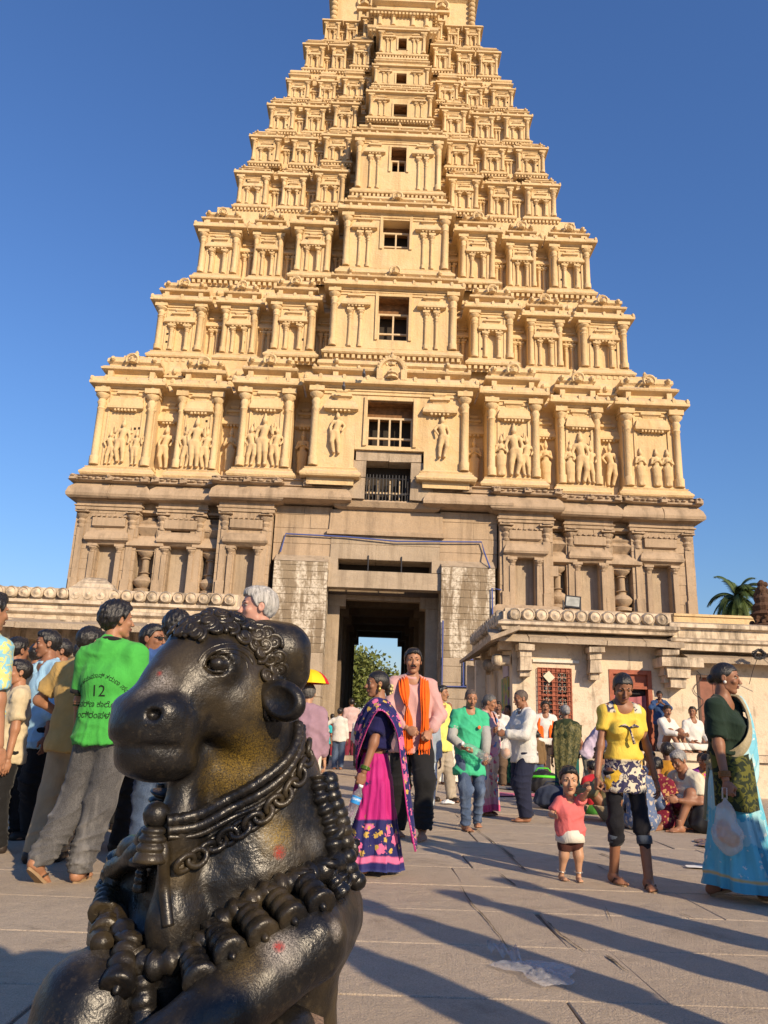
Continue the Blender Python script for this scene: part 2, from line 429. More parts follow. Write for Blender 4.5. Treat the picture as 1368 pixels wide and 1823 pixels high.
def dentils(mb, x0, x1, y, z, s, ovr):
    """a row of small blocks under a projecting slab, front and both returns"""
    st = .19*s+.03; n = max(2, int((x1-x0+2*ovr*.8)/st)); L = x1-x0+2*ovr*.8
    for i in range(n):
        x = x0-ovr*.8+L*(i+.5)/n; mb.box(x-L/n*.27, x+L/n*.27, y-ovr*.78, y, z-.15*s-.02, z-.006)
    for xs, sg in ((x0, -1), (x1, 1)):
        for i in range(3):
            yy = y+.02+i*st; mb.box(min(xs, xs+sg*ovr*.78), max(xs, xs+sg*ovr*.78), yy-st*.1, yy+st*.4, z-.15*s-.02, z-.006)
#        z0     ze     zr     half   ybase  znext
TIERS = [(10.08, 13.85, 15.15, 11.55, .60, 15.6), (15.6, 18.2, 19.3, 9.95, 1.5, 19.75), (19.75, 22.35, 23.35, 8.7, 2.2, 24.07),
         (24.07, 25.9, 26.5, 7.45, 2.8, 26.65), (26.65, 28.13, 28.62, 7.0, 2.9, 28.75), (28.75, 30.25, 30.9, 6.35, 3.2, 31.1),
         (31.1, 32.25, 33.0, 5.65, 3.6, 33.3), (33.3, 34.85, 35.4, 4.95, 4.0, 35.6), (35.6, 36.95, 37.4, 4.1, 4.4, 37.6)]
WIN = {0: (11.42, 13.27, 1.76), 1: (16.37, 18.35, 1.26), 2: (21.1, 22.62, 1.16), 3: (25.6, 26.9, .70), 5: (28.95, 29.7, .64), 6: (31.3, 31.9, .5), 7: (33.75, 34.45, .42)}
FR = dict(D=(0, .262), r1=(.262, .328), C=(.328, .505), r2=(.505, .578), B=(.578, .725), r3=(.725, .80), A=(.80, 1.0))
PROJ = dict(D=1.5, C=1.0, B=.50, A=.52)
def bay(T, ti, x0, x1, yf, yb, z0, ze, zr, s, key):
    w = x1-x0; zb = z0+.40*s; P = lambda n, mb, sm=False: mb.obj(n, PL, T, sm, jit=.008)
    segs = [(x0, x1)] if not (key == 'D' and ti == 0) else [(x0, -1.32), (1.32, x1)]
    for (xa, xb) in segs:
      mb = MB(); mb.sweep(xa, xb, yf, yb, [(.02*s, z0-.24*s), (.03*s, z0-.005), (.22*s, z0), (.26*s, z0+.06*s), (.25*s, z0+.12*s), (.16*s, z0+.21*s), (.15*s, z0+.25*s),
        (.10*s, z0+.27*s), (.12*s, z0+.33*s), (.04*s, z0+.36*s), (.03*s, zb)]); P('base_moulding', mb)
      if ti: mb = MB(); dentils(mb, xa, xb, yf, z0-.002, s, .23*s); P('dentil_row', mb)['kind'] = 'stuff'
    wr = .10*s
    mb = MB()
    if key == 'D':
        a, b, ww = WIN[ti]; h = ww/2
        if ti == 0: mb.box(x0, -1.32, yf, yb, zb, ze); mb.box(1.32, x1, yf, yb, zb, ze); mb.box(-1.32, -h, yf, yb, 11.26, ze); mb.box(h, 1.32, yf, yb, 11.26, ze); mb.box(-h, h, yf, yb, b, ze); mb.box(-h, h, yf, yb, 11.26, a)
        else:
            mb.box(x0, -h, yf, yb, zb, ze); mb.box(h, x1, yf, yb, zb, ze); mb.box(-h, h, yf, yb, b, ze)
            if a > zb: mb.box(-h, h, yf, yb, zb, a)
        P('bay_wall', mb)
        fr = MB(); t = .10*s+.02
        for sx in (-1, 1): fr.box(min(sx*h, sx*(h+t)), max(sx*h, sx*(h+t)), yf-.07*s, yf+.05, a-.02, b+t)
        fr.box(-h-.02, h+.02, yf-.06*s, yf+.05, b+.002, b+t*.98); wf = P('window_surround', fr)
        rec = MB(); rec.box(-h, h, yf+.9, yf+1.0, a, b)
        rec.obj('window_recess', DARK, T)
        ce = MB()
        for i in range(6): ce.box(-h, h, yf+.02+i*.15, yf+.155+i*.15, b-.05-.004*(i % 2), b-.002)
        ce.box(-h, h, yf+.55, yf+.7, b-(b-a)*.32, b-.06); ce.obj('timber_soffit', WOOD, T)
        nb = {0: 4, 1: 2, 2: 2, 3: 2}.get(ti, 1); bars = MB(); bb = .035 if ti < 4 else .025; zt = b-(b-a)*.30
        for i in range(nb+1):
            x = -h+.03+(2*h-.06)*i/nb; bars.box(x-bb, x+bb, yf+.42, yf+.5, a, zt)
        bars.box(-h, h, yf+.415, yf+.505, zt-.04, zt+.04)
        if ti < 3: bars.box(-h, h, yf+.415, yf+.505, a+(zt-a)*.33, a+(zt-a)*.33+.07); bars.box(-h, h, yf+.41, yf+.51, a, a+.06)
        bars.obj('window_bars', CREAM, T)
    else:
        nw = w*.10; zt = zb+(ze-zb)*.52; za = zb+.02
        slot = ti > 0
        if slot:
            xc = (x0+x1)/2
            mb.box(x0, xc-nw, yf, yb, zb, ze); mb.box(xc+nw, x1, yf, yb, zb, ze); mb.box(xc-nw, xc+nw, yf, yb, zt, ze); mb.box(xc-nw, xc+nw, yf+.16*s, yb, zb, zt)
        else: mb.box(x0, x1, yf, yb, zb, ze)
        P('bay_wall', mb)
    # pilasters at the bay's edges
    pr = min(.125*s, w*.065)+.012
    for sx, x in ((1, x0+pr*1.15), (-1, x1-pr*1.15)):
        mb = MB(); colonnette(mb, x, yf-pr*.35, zb, ze-.02, pr, 10 if ti < 3 else 8); o = P('pilaster', mb); auto_smooth(o, 50)
    # eave and crowning roof
    e = .30*s
    mb = MB(); mb.sweep(x0, x1, yf, yb, [(.0, ze-.14*s), (.08*s, ze-.10*s), (.10*s, ze-.04*s), (e, ze-.01*s), (e*1.03, ze+.05*s), (e*.92, ze+.15*s), (e*.62, ze+.27*s), (e*.25, ze+.34*s), (e*.1, ze+.36*s)]); P('eave', mb)
    if zr-ze > .45:
        h = (zr-ze)*(1.10 if key != 'D' else 1.0)*rng.uniform(.97, 1.04); i = -.17*s
        mb = MB(); mb.sweep(x0, x1, yf, yb, [(i, ze+.3*s), (i, ze+.42*h), (i*.6, ze+.45*h), (.05*s, ze+.50*h), (.07*s, ze+.55*h), (-.02*s, ze+.61*h), (-.16*s, ze+.64*h), (-.16*s, ze+.70*h), (-.07*s, ze+.76*h), (-.09*s, ze+.86*h), (-.20*s, ze+.94*h), (-.42*s, ze+1.0*h)]); P('crowning_roof', mb)
        if ti < 6:
            mb = MB()
            for q in (-1, 1):
                kx = (x0+x1)/2+q*w*.36; mb.box(kx-.09*s, kx+.09*s, yf-.02, yf+.2*s, ze+.36*s, ze+.45*h); mb.sphere((kx, yf+.08*s, ze+.83*h), (.10*s, .16*s, .10*s), 7)
            mb.lathe([(.10*s, 0), (.13*s, .06*s), (.05*s, .11*s), (.08*s, .17*s), (.02*s, .26*s)], ((x0+x1)/2, yf+.3*s, ze+.98*h), 7); P('roof_ornaments', mb)['kind'] = 'stuff'
        if ti < 3:
            mb = MB(); nk = 1 if w < 3 else 1
            kudu(mb, (x0+x1)/2, yf-.12*s, ze+.76*h, .21*s); P('kudu_arch', mb)
    # bands, brackets and antefixes
    mb = MB(); hw_ = ze-zb
    mb.sweep(x0, x1, yf, yb, [(.0, ze-.34*s), (.045*s, ze-.33*s), (.045*s, ze-.27*s), (.015*s, ze-.26*s), (.015*s, ze-.22*s), (.06*s, ze-.20*s), (.06*s, ze-.15*s)], 0, True)
    if key != 'D':
        for q in (-1, 1): xx = (x0+x1)/2+q*w*.29; mb.box(xx-.035*s, xx+.035*s, yf-.04*s, yf+.05, zb, ze-.34*s)
    P('wall_bands', mb)
    if ti < 7:
        mb = MB(); na = max(3, int(w/(.62*s+.12)))
        for i in range(na):
            xx = x0-e*.5+(w+e)*(i+.5)/na; mb.box(xx-.05*s, xx+.05*s, yf-e*.98, yf-e*.5, ze+.12*s, ze+.27*s); mb.sphere((xx, yf-e*.8, ze+.25*s), (.07*s, .06*s, .07*s), 6)
        for q, xx in ((-1, x0-e*.8), (1, x1+e*.8)): mb.sphere((xx, yf-e*.8, ze+.16*s), (.09*s, .09*s, .13*s), 6)
        if zr-ze > .45:
            for i in range(na+1): xx = x0+w*i/na; mb.sphere((xx, yf+.06*s, ze+.62*(zr-ze)), (.08*s, .1*s, .09*s), 6)
        P('antefixes', mb)['kind'] = 'stuff'
    # wall ornament
    if key == 'D':
        a, b, ww = WIN[ti]
        for sx in (-1, 1):
            xc = sx*(ww/2+(x1-ww/2)*.47)
            mb = MB(); hw = min(.9*s, (x1-ww/2)*.36); ztop = zb+(ze-zb)*.68
            hood(mb, xc, yf, hw, ztop, (ze-zb)*.26, .24*s); P('niche_hood', mb)
            if ti > 0:
                for q in (-1, 1):
                    mb = MB(); colonnette(mb, xc+q*hw*.3, yf-.05*s, zb, ztop-.03, .075*s); P('colonnette', mb)
    else:
        xc = (x0+x1)/2; hw = w*(.44 if ti else .40); ztop = zb+(ze-zb)*(.56 if ti else .70)
        mb = MB(); hood(mb, xc, yf, hw, ztop, (ze-zb)*.30, .20*s); P('niche_hood', mb)
        if ti > 0:
            for q in (-1, 1):
                mb = MB(); colonnette(mb, xc+q*w*.16, yf-.05*s, zb, ztop-.03, w*.045); P('colonnette', mb)
def recess(T, ti, xa, xb, y, z0, ze, s, zr=None):
    if zr and ti < 7:
        xm_ = (xa+xb)/2; w_ = abs(xb-xa)*.34; h = zr-ze; mb = MB(); mb.sweep(xm_-w_, xm_+w_, y-.12*s, y+.4, [(0, ze+.3*s), (0, ze+.45*h), (.10*s, ze+.5*h), (.10*s, ze+.56*h), (-.05*s, ze+.62*h), (.0, ze+.74*h), (-.06*s, ze+.88*h), (-.16*s, ze+.98*h)]); mb.sphere((xm_, y-.12*s, ze+.74*h), (.1*s, .1*s, .12*s), 7); mb.obj('recess_roof', PL, T)
    xc = (xa+xb)/2; w = abs(xb-xa); zb = z0+.4*s; mb = MB()
    ztop = zb+(ze-zb)*.62; hw = max(w*.62, .3*s)
    hood(mb, xc, y, hw, ztop, (ze-zb)*.26, .22*s); mb.obj('niche_hood', PL, T)
    mb = MB(); mb.box(xc-hw*.5, xc+hw*.5, y-.2*s, y+.1, z0+.05, zb+.05*s)
    if ti > 0:
        for q in (-1, 1): colonnette(mb, xc+q*hw*.28, y-.08*s, zb+.05*s, ztop-.05, .07*s)
        mb.obj('recess_aedicule', PL, T)
    else: mb.obj('recess_pedestal', PL, T)
def figure(T, x, y, z, h, k, sx=1):
    o = link('relief_figure', REL[k], T, (x, y, z)); o.scale = (h*sx, h*.9, h); o.rotation_euler = (0, 0, rng.uniform(-.15, .15)); return o
DEPTH = 16.0
HOLE = plain('putlog_shadow', (.03, .022, .015), .9)  # dark boxes set on the wall face, shade of the holes painted in
for ti, (z0, ze, zr, wh, yb, zn) in enumerate(TIERS):
    s = (ze-z0)/2.6 if ti else 1.12
    mb = MB(); e = .25*s
    yk = DEPTH-yb
    core = [(.0, z0-.3), (0, z0-.01), (.2*s, z0), (.22*s, z0+.12*s), (.12*s, z0+.3*s), (0, z0+.35*s), (0, ze-.1*s), (.22*s, ze), (.22*s, ze+.06*s), (.08*s, ze+.3*s), (-.2*s, ze+.36*s), (-.2*s, zn)]
    mb.sweep(-wh+.22*s, wh-.22*s, yb, yk, core, 0, False, True)
    mb.box(-wh+.3, wh-.3, yk-.05, yk+.02, z0-.3, zn-.01)
    T = mb.obj('tier', PL, tower, jit=.006)
    for key in ('A', 'B', 'C', 'D'):
        if key == 'D':
            if ti in (4, 8): continue
            a, b = FR['D']; pj = PROJ['D']*(.8+.2*s if ti < 3 else .95)
            zz0, zze, zzr = (z0, ze, zr)
            if ti == 3: zz0, zze, zzr = 24.3, 27.35, 28.3
            if ti == 2: zze, zzr = 22.85, 23.95
            if ti == 1: zze, zzr = 18.7, 19.75
            if ti >= 5: a, b = 0, .235
            bay(T, ti, -b*wh, b*wh, yb-pj, yb+.5, zz0, zze, zzr, s if ti != 3 else .85, 'D'); continue
        a, b = FR[key]; pj = PROJ[key]*max(.55, s)
        if ti > 2 and key == 'A': a = .81
        for sg in (-1, 1):
            x0, x1 = sorted((sg*a*wh, sg*b*wh)); bay(T, ti, x0, x1, yb-pj, yb+.5, z0, ze, zr, s, key)
    for key in ('r1', 'r2', 'r3'):
        a, b = FR[key]
        for sg in (-1, 1): recess(T, ti, sg*a*wh, sg*b*wh, yb, z0, ze, s, zr)
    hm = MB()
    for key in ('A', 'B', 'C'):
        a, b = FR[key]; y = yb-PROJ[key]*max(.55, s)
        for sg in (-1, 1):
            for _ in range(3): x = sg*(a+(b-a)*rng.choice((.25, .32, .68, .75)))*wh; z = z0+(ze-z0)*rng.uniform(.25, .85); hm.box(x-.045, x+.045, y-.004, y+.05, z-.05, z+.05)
    hm.obj('putlog_hole_patches', HOLE, T)['kind'] = 'stuff'
    if ti == 0:
        zb = z0+.42*s+.02; hh = 1.95
        for key in ('A', 'B', 'C'):
            a, b = FR[key]; y = yb-PROJ[key]*s-.05
            for sg in (-1, 1):
                xc = sg*(a+b)/2*wh; ww = (b-a)*wh
                if key == 'A' and sg < 0:
                    figure(T, xc-ww*.2, y, zb, 1.35, 3); figure(T, xc, y, zb+.1, 1.75, 0, -1); figure(T, xc+ww*.24, y, zb, 1.4, 1)
                elif key == 'A':
                    for q, dx in enumerate((-.22, .05, .24)): figure(T, xc+ww*dx, y, zb, 1.5, 2)
                else:
                    figure(T, xc-ww*.24, y, zb, 1.6, 3 if sg < 0 else 2, 1); figure(T, xc, y-.05, zb, 2.05, 0 if sg > 0 else 1); figure(T, xc+ww*.24, y, zb, 1.6, 3, -1)
        for key in ('r1', 'r2', 'r3'):
            a, b = FR[key]
            for sg in (-1, 1): figure(T, sg*(a+b)/2*wh, yb-.22, zb+.05, 1.75, 2 if key != 'r3' else 3, sg)
        for sg in (-1, 1): figure(T, sg*2.0, yb-PROJ['D']-.12, zb+.45, 1.7, 3, sg)
        mb = MB(); x = 0; y = yb-PROJ['D']-.25; z = 14.45      # flame arch shrine over the first window
        pts = [(x+.62*math.cos(a), y, z+.10+.62*math.sin(a)) for a in [math.pi*i/14 for i in range(15)]]
        mb.tube(pts, .11, 6)
        for p in pts: mb.sphere((p[0]*1.12, p[1], z+.1+(p[2]-z-.1)*1.15), .10, 6)
        mb.lathe([(.12, .72), (.16, .82), (.05, .95), (.1, 1.02), (.02, 1.16)], (x, y, z), 8)
        mb.box(x-.62, x+.62, y+.05, y+.4, z-.5, z+.55); mb.box(x-.75, x-.45, y-.1, y+.1, z-.45, z+.1); mb.box(x+.45, x+.75, y-.1, y+.1, z-.45, z+.1)
        mb.lathe([(.34, 0), (.30, .12), (.18, .16), (.3, .24), (.26, .34), (.1, .4), (.13, .52), (.03, .58)], (x, y-.02, z-.4), 10)
        fo = mb.obj('flame_arch_shrine', PL, T); fo.scale = (.78, 1, .78); fo.location = (0, 0, z*.22-.05)
# barrel-vault crown of the tower
mb = MB(); z = 37.6; wt = 3.75; y0 = 4.9
mb.sweep(-wt-.05, wt+.05, y0, y0+5.5, [(.3, z-.2), (.32, z), (.12, z+.12), (0, z+.2), (0, z+1.9), (.12, z+2.0), (.3, z+2.1), (.25, z+2.3), (.05, z+2.5)])
n = 16; v = []; f = []
for i in range(n+1):
    a = math.pi*i/n; yy = y0+2.75-2.9*math.cos(a); zz = z+2.4+4.1*math.sin(a)**.8
    v += [(-wt-.2, yy, zz), (wt+.2, yy, zz)]
for i in range(n): f.append((2*i, 2*i+1, 2*i+3, 2*i+2))
f.append(tuple(2*i for i in range(n+1))); f.append(tuple(2*i+1 for i in range(n, -1, -1))); mb.raw(v, f)
CR = mb.obj('barrel_vault', PL, tower)
for sx in (-1, 1):
    mb = MB(); kudu(mb, sx*2.1, y0-.1, z+1.55, .36); mb.box(sx*2.1-.42, sx*2.1+.42, y0-.25, y0+.1, z+.98, z+1.12)
    mb.box(sx*2.1-.3, sx*2.1-.12, y0-.12, y0+.1, z+.2, z+.98); mb.box(sx*2.1+.12, sx*2.1+.3, y0-.12, y0+.1, z+.2, z+.98); mb.obj('kudu_arch', PL, CR)
    mb = MB()
    for i in range(9): mb.sphere((sx*(wt-.02), y0-.12, z+.35+i*.33), (.2, .2, .17), 7)
    mb.obj('corner_scroll', PL, CR, True)
mb = MB()
for (ww, zz, dd) in ((1.5, 0, .7), (1.15, .55, .85), (.9, 1.05, .95)):
    mb.sweep(-ww, ww, y0-dd, y0+.2, [(.05, z-.1+zz), (.3, z+zz), (.3, z+zz+.1), (.08, z+zz+.25), (0, z+zz+.55)])
    dentils(mb, -ww, ww, y0-dd, z+zz, .8, .3)
kudu(mb, 0, y0-1.0, z+2.1, .55); mb.obj('central_projection', PL, CR)
mb = MB(); yb8 = TIERS[8][4]
mb.sweep(-1.5, 1.5, yb8-1.2, yb8+.3, [(.0, 35.2), (.3, 35.45), (.32, 35.6), (.08, 35.8), (0, 35.9), (0, 36.5), (.3, 36.62), (.3, 36.72), (.05, 36.95), (-.1, 37.0), (-.1, 37.3), (.15, 37.4), (.1, 37.55), (-.2, 37.8)])
dentils(mb, -1.5, 1.5, yb8-1.2, 35.45, .8, .3); dentils(mb, -1.5, 1.5, yb8-1.2, 36.6, .8, .3)
for x in (-1.2, -.5, .5, 1.2): colonnette(mb, x, yb8-1.25, 35.85, 36.6, .12)
mb.obj('central_projection', PL, CR)
mb = MB(); yb4 = TIERS[4][4]
# ------------------------------------------------------------------ brown stone base of the tower
ZM = lambda z: float(np.interp(z, [0, 2.2, 5.55, 6.2, 7.1, 7.75, 8.5, 9.3, 10.05], [0, 5.6, 7.42, 7.95, 8.5, 8.72, 9.1, 9.75, 10.08]))
SB = MB(); D2 = DEPTH
# recess plane core, with an open passage through the middle
GH = 2.05; GT = 6.95
SB.box(-11.6, -GH-.55, .55, D2, 0, 10.0); SB.box(GH+.55, 11.6, .55, D2, 0, 10.0); SB.box(-GH-.55, GH+.55, .9, D2, GT+.35, 10.0)
base = SB.obj('stone_base', ST, tower)
def spilaster(x, y, z0, z1, w, parent):
    mb = MB(); H = z1-z0; h = w/2
    mb.box(x-h*1.15, x+h*1.15, y-.10, y+.3, z0, z0+.16*H); mb.box(x-h*.92, x+h*.92, y-.05, y+.3, z0+.16*H, z0+.74*H)
    mb.lathe([(h*.95, 0), (h*1.12, .02*H), (h*.9, .04*H), (h*1.3, .075*H), (h*.95, .10*H), (h*1.7, .135*H), (h*1.75, .155*H), (h*1.0, .165*H)], (x, y+.04, z0+.74*H), 12)
    mb.box(x-h*.9, x+h*.9, y-.02, y+.3, z0+.90*H, z0+.945*H)
    mb.box(x-h*1.9, x+h*1.9, y-.16, y+.3, z0+.935*H, z0+.97*H); mb.box(x-h*1.1, x+h*1.1, y-.22, y+.3, z0+.97*H, z1)
    return auto_smooth(mb.obj('pilaster', ST, parent, jit=.012), 40)
def sbay(x0, x1, yf, niche=None, pil=(), inner=None):
    """stone wall bay built of separate coursed blocks, niche with pilasters and canopy, entablature"""
    z0, z1 = 2.2, 8.45
    for key in ((0,),):
        mb = MB(); mb.sweep(x0, x1, yf, .7, [(.45, 0), (.45, .5), (.3, .55), (.3, 1.2), (.42, 1.3), (.42, 1.5), (.25, 1.6), (.22, 1.95), (.3, 2.0), (.3, 2.14), (.1, 2.2)]); mb.obj('base_moulding', ST, base, jit=.01)
    zs = [z0]
    while zs[-1] < z1-.75: zs.append(zs[-1]+rng.uniform(.62, .8))
    zs.append(z1)
    nx = None
    if niche: nx = (niche-.36, niche+.36); nz = 5.55
    for a, b in zip(zs, zs[1:]):
        cuts = [x0]
        while cuts[-1] < x1-.9: cuts.append(cuts[-1]+rng.uniform(.6, 1.15))
        cuts.append(x1)
        for c, d in zip(cuts, cuts[1:]):
            pcs = [(c, d)]
            if nx and a < nz:
                pcs = []
                if c < nx[0]: pcs.append((c, min(d, nx[0])))
                if d > nx[1]: pcs.append((max(c, nx[1]), d))
            for (p, q) in pcs:
                if q-p < .02: continue
                j = rng.uniform(0, .022); mb = MB(); g = .008
                mb.sweep(p+g+.012, q-g-.012, yf+j+.012, yf+.5, [(.012, a+g), (.012, b-g)], 0, True, True); mb.obj('stone_block', ST, base)
    mb = MB(); mb.box(x0+.01, x1-.01, yf+.4, .75, z0, z1); mb.obj('wall_core', STG, base)
    for x in pil: spilaster(x, yf, z0, 7.75, .27, base)
    if niche:
        for sx in (-1, 1):
            mb = MB(); h = .09; x = niche+sx*.50
            mb.box(x-h, x+h, yf-.10, yf+.2, z0, 4.9); mb.lathe([(h, 0), (h*1.2, .08), (h*.9, .14), (h*1.8, .32), (h*1.8, .38), (h, .4)], (x, yf-.02, 4.9), 10); mb.box(x-h*2, x+h*2, yf-.13, yf+.2, 5.32, 5.5)
            mb.obj('niche_pilaster', ST, base, jit=.01)
        mb = MB(); mb.sweep(niche-.62, niche+.62, yf, .7, [(0, 5.5), (.06, 5.58), (.20, 5.68), (.22, 5.78), (.14, 6.02), (.06, 6.12), (0, 6.2)], 0, True); mb.obj('niche_canopy', ST, base, jit=.012)
        mb = MB(); mb.sweep(niche-.5, niche+.5, yf, .7, [(.03, 6.35), (.11, 6.42), (.11, 6.95), (.03, 7.0)], 0, True)
        for i in range(7): x = niche-.6+i*.2; mb.box(x-.05, x+.05, yf-.14, yf, 7.0, 7.1)
        mb.obj('niche_crest', ST, base, jit=.012)
    mb = MB(); mb.sweep(x0, x1, yf, .7, [(.0, 7.72), (.05, 7.76), (.05, 8.0), (.10, 8.02), (.10, 8.12), (.03, 8.14), (.03, 8.44), (.18, 8.5)], 0, True); mb.obj('entablature', ST, base, jit=.012)
    # big roll eave in slabs
    n = max(1, round((x1-x0)/1.5)); e = .38
    for i in range(n):
        a = x0+(x1-x0)*i/n; b = x0+(x1-x0)*(i+1)/n; L = e if i == 0 else -.008; Rr = e if i == n-1 else -.008
        pr = [(.0, 8.5), (.30, 8.52), (e, 8.6), (e+.02, 8.72), (e-.06, 9.0), (e-.22, 9.22), (.12, 9.3)]; v = []; f = []
        for (o, z) in pr:
            k = o/e; v += [(a-L*k if L > 0 else a+.008, .7, z), (a-L*k if L > 0 else a+.008, yf-o, z), (b+Rr*k if Rr > 0 else b-.008, yf-o, z), (b+Rr*k if Rr > 0 else b-.008, .7, z)]
        for j in range(len(pr)-1):
            for q in range(3): f.append((j*4+q, j*4+q+1, (j+1)*4+q+1, (j+1)*4+q))
        f.append((3, 2, 1, 0)); m_ = (len(pr)-1)*4; f.append((m_, m_+1, m_+2, m_+3))
        MB().raw(v, f).obj('eave_slab', ST, base, jit=.015)
    # frieze of animals and scrolls above the eave
    mb = MB(); mb.sweep(x0, x1, yf, .7, [(.10, 9.28), (.34, 9.34), (.36, 9.42), (.28, 9.5), (.28, 9.78), (.36, 9.84), (.3, 9.92), (.0, 10.05)], 0, True); mb.obj('frieze_band', ST, base, jit=.02)
    mb = MB(); x = x0-.2
    while x < x1+.2: mb.sphere((x, yf-.30, 9.64+rng.uniform(-.03, .03)), (rng.uniform(.08, .16), .09, rng.uniform(.08, .13)), 6); x += rng.uniform(.16, .3)
    mb.obj('frieze_carving', ST, base, True)['kind'] = 'stuff'
    for x in (x0-.15, (x0+x1)/2, x1+.15):
        mb = MB(); mb.sphere((x, yf-.36, 9.62), (.17, .16, .24), 8); mb.box(x-.13, x+.13, yf-.5, yf, 9.36, 9.6); mb.sphere((x, yf-.5, 9.7), (.08, .07, .08), 6); mb.obj('frieze_beast', ST, base, jit=.02)
MB.zmap = ZM
for sg in (-1, 1):
    q = lambda a, b: tuple(sorted((sg*a, sg*b)))
    sbay(*q(9.35, 11.75), -.05, sg*10.45, (sg*9.6, sg*11.5))
    sbay(*q(6.85, 8.65), -.05, sg*7.75, (sg*7.05, sg*8.45))
    sbay(*q(2.15+2.1, 6.25), -.55, sg*5.2, (sg*4.5, sg*6.0))
    for xc in (9.0, 6.55):                                       # vase pillars standing in the recesses
        mb = MB(); x = sg*xc; y = .25
        mb.lathe([(.2, 2.2), (.34, 2.3), (.36, 2.5), (.2, 2.6), (.36, 2.85), (.4, 3.05), (.3, 3.3), (.16, 3.45), (.16, 3.6), (.24, 3.65), (.13, 3.75), (.13, 4.6), (.2, 4.66), (.14, 4.75), (.32, 5.0), (.34, 5.1), (.2, 5.15)], (x, y, 0), 14)
        mb.box(x-.4, x+.4, y-.2, y+.3, 5.15, 5.3); mb.sweep(x-.35, x+.35, y-.1, .6, [(.1, 5.3), (.34, 5.45), (.34, 5.6), (.1, 5.95), (0, 6.05)], 0, True)
        mb.sweep(x-.25, x+.25, y-.05, .6, [(0, 6.0), (.2, 6.35), (.25, 6.45), (.1, 6.7), (.15, 6.85), (-.1, 7.1), (-.15, 7.4)], 0, True)
        mb.box(x-.6, x+.6, .2, .6, 0, 2.2)
        auto_smooth(mb.obj('vase_pillar', ST, base, jit=.008), 45)
        mb = MB(); mb.box(x-.42, x+.42, .3, .6, 7.6, 9.1); mb.box(x-.42, x+.42, .1, .6, 7.75, 7.95); mb.box(x-.42, x+.42, -.1, .6, 9.0, 9.6); mb.obj('recess_entablature', ST, base, jit=.02)
        zz = 2.2
        while zz < 7.5:
            h = rng.uniform(.6, .85); mb = MB(); mb.box(x-.45, x+.45, .5+rng.uniform(0, .02), .6, zz+.01, min(7.6, zz+h)-.01); mb.obj('stone_block', STG, base); zz += h
MB.zmap = None
# plain gate wall between the inner bays: courses of single blocks, no two alike
def blockwall(x0, x1, z0, z1, yf, yb, hmin, hmax, wmin, wmax, mat, j=.03, skip=None):
    z = z0
    while z < z1-.02:
        h = min(rng.uniform(hmin, hmax), z1-z)
        if z1-(z+h) < hmin*.5: h = z1-z
        x = x0
        while x < x1-.02:
            w_ = min(rng.uniform(wmin, wmax), x1-x)
            if x1-(x+w_) < wmin*.5: w_ = x1-x
            if not (skip and skip(x, x+w_, z, z+h)):
                mb = MB(); jj = rng.uniform(0, j); g = .0025
                mb.sweep(x+g+.015, x+w_-g-.015, yf+jj+.015, yb, [(.0, z+g), (.015, z+g+.015), (.015, z+h-g-.015), (0, z+h-g)], 0, True, True)
                mb.obj('stone_block', mat, base)
            x += w_
        z += h
for sg in (-1, 1):
    q = lambda a, b: tuple(sorted((sg*a, sg*b)))
    a, b = q(GH, 4.2)
    blockwall(a, b, 7.0, 9.12, -.25, .6, .5, .75, .7, 1.4, ST)
    # projecting masonry piers either side of the gate, limewash streaks
    a, b = q(GH+.03, 4.05)
    blockwall(a, b, 0, 3.6, -.78, .6, .55, .8, .9, 1.5, STG, .02)
    blockwall(a, b, 3.6, 6.9, -.75, .6, .2, .34, .35, 1.0, STW, .012)
    mb = MB(); mb.box(a+.02, b-.02, -.6, .6, 0, 6.85); mb.obj('pier_core', STG, base)
    mb = MB(); mb.raw([(a, -.76, 6.9), (b, -.76, 6.9), (b, -.2, 7.25), (a, -.2, 7.25), (a, .6, 6.9), (b, .6, 6.9)], [(0, 1, 2, 3), (0, 3, 4), (1, 5, 2), (3, 2, 5, 4)]); mb.obj('pier_coping', STG, base)
mb = MB(); mb.box(-4.2, -GH, -.05, .6, 7.2, 9.3); mb.box(GH, 4.2, -.05, .6, 7.2, 9.3); mb.obj('wall_core', STG, base)
blockwall(-GH, GH, 7.14, 8.05, -.28, .9, .5, .75, 1.2, 2.2, STG)
mb = MB(); mb.sweep(-2.1, 2.1, -.30, .9, [(.1, 8.06), (.12, 8.2), (.04, 8.26), (.02, 9.0), (.0, 9.03)], 0, True); mb.obj('plain_frieze_slab', ST, base, jit=.01)
mb = MB(); mb.sweep(-1.78, 1.78, -.35, .9, [(.02, 9.04), (.2, 9.1), (.3, 9.3), (.24, 9.36), (0, 9.38)], 0, True)
for i in range(24): x = -1.85+i*.16; mb.box(x-.05, x+.05, -.6, -.35, 9.3, 9.37)
mb.obj('sill_cornice', ST, base, jit=.01)
MB.zmap = ZM
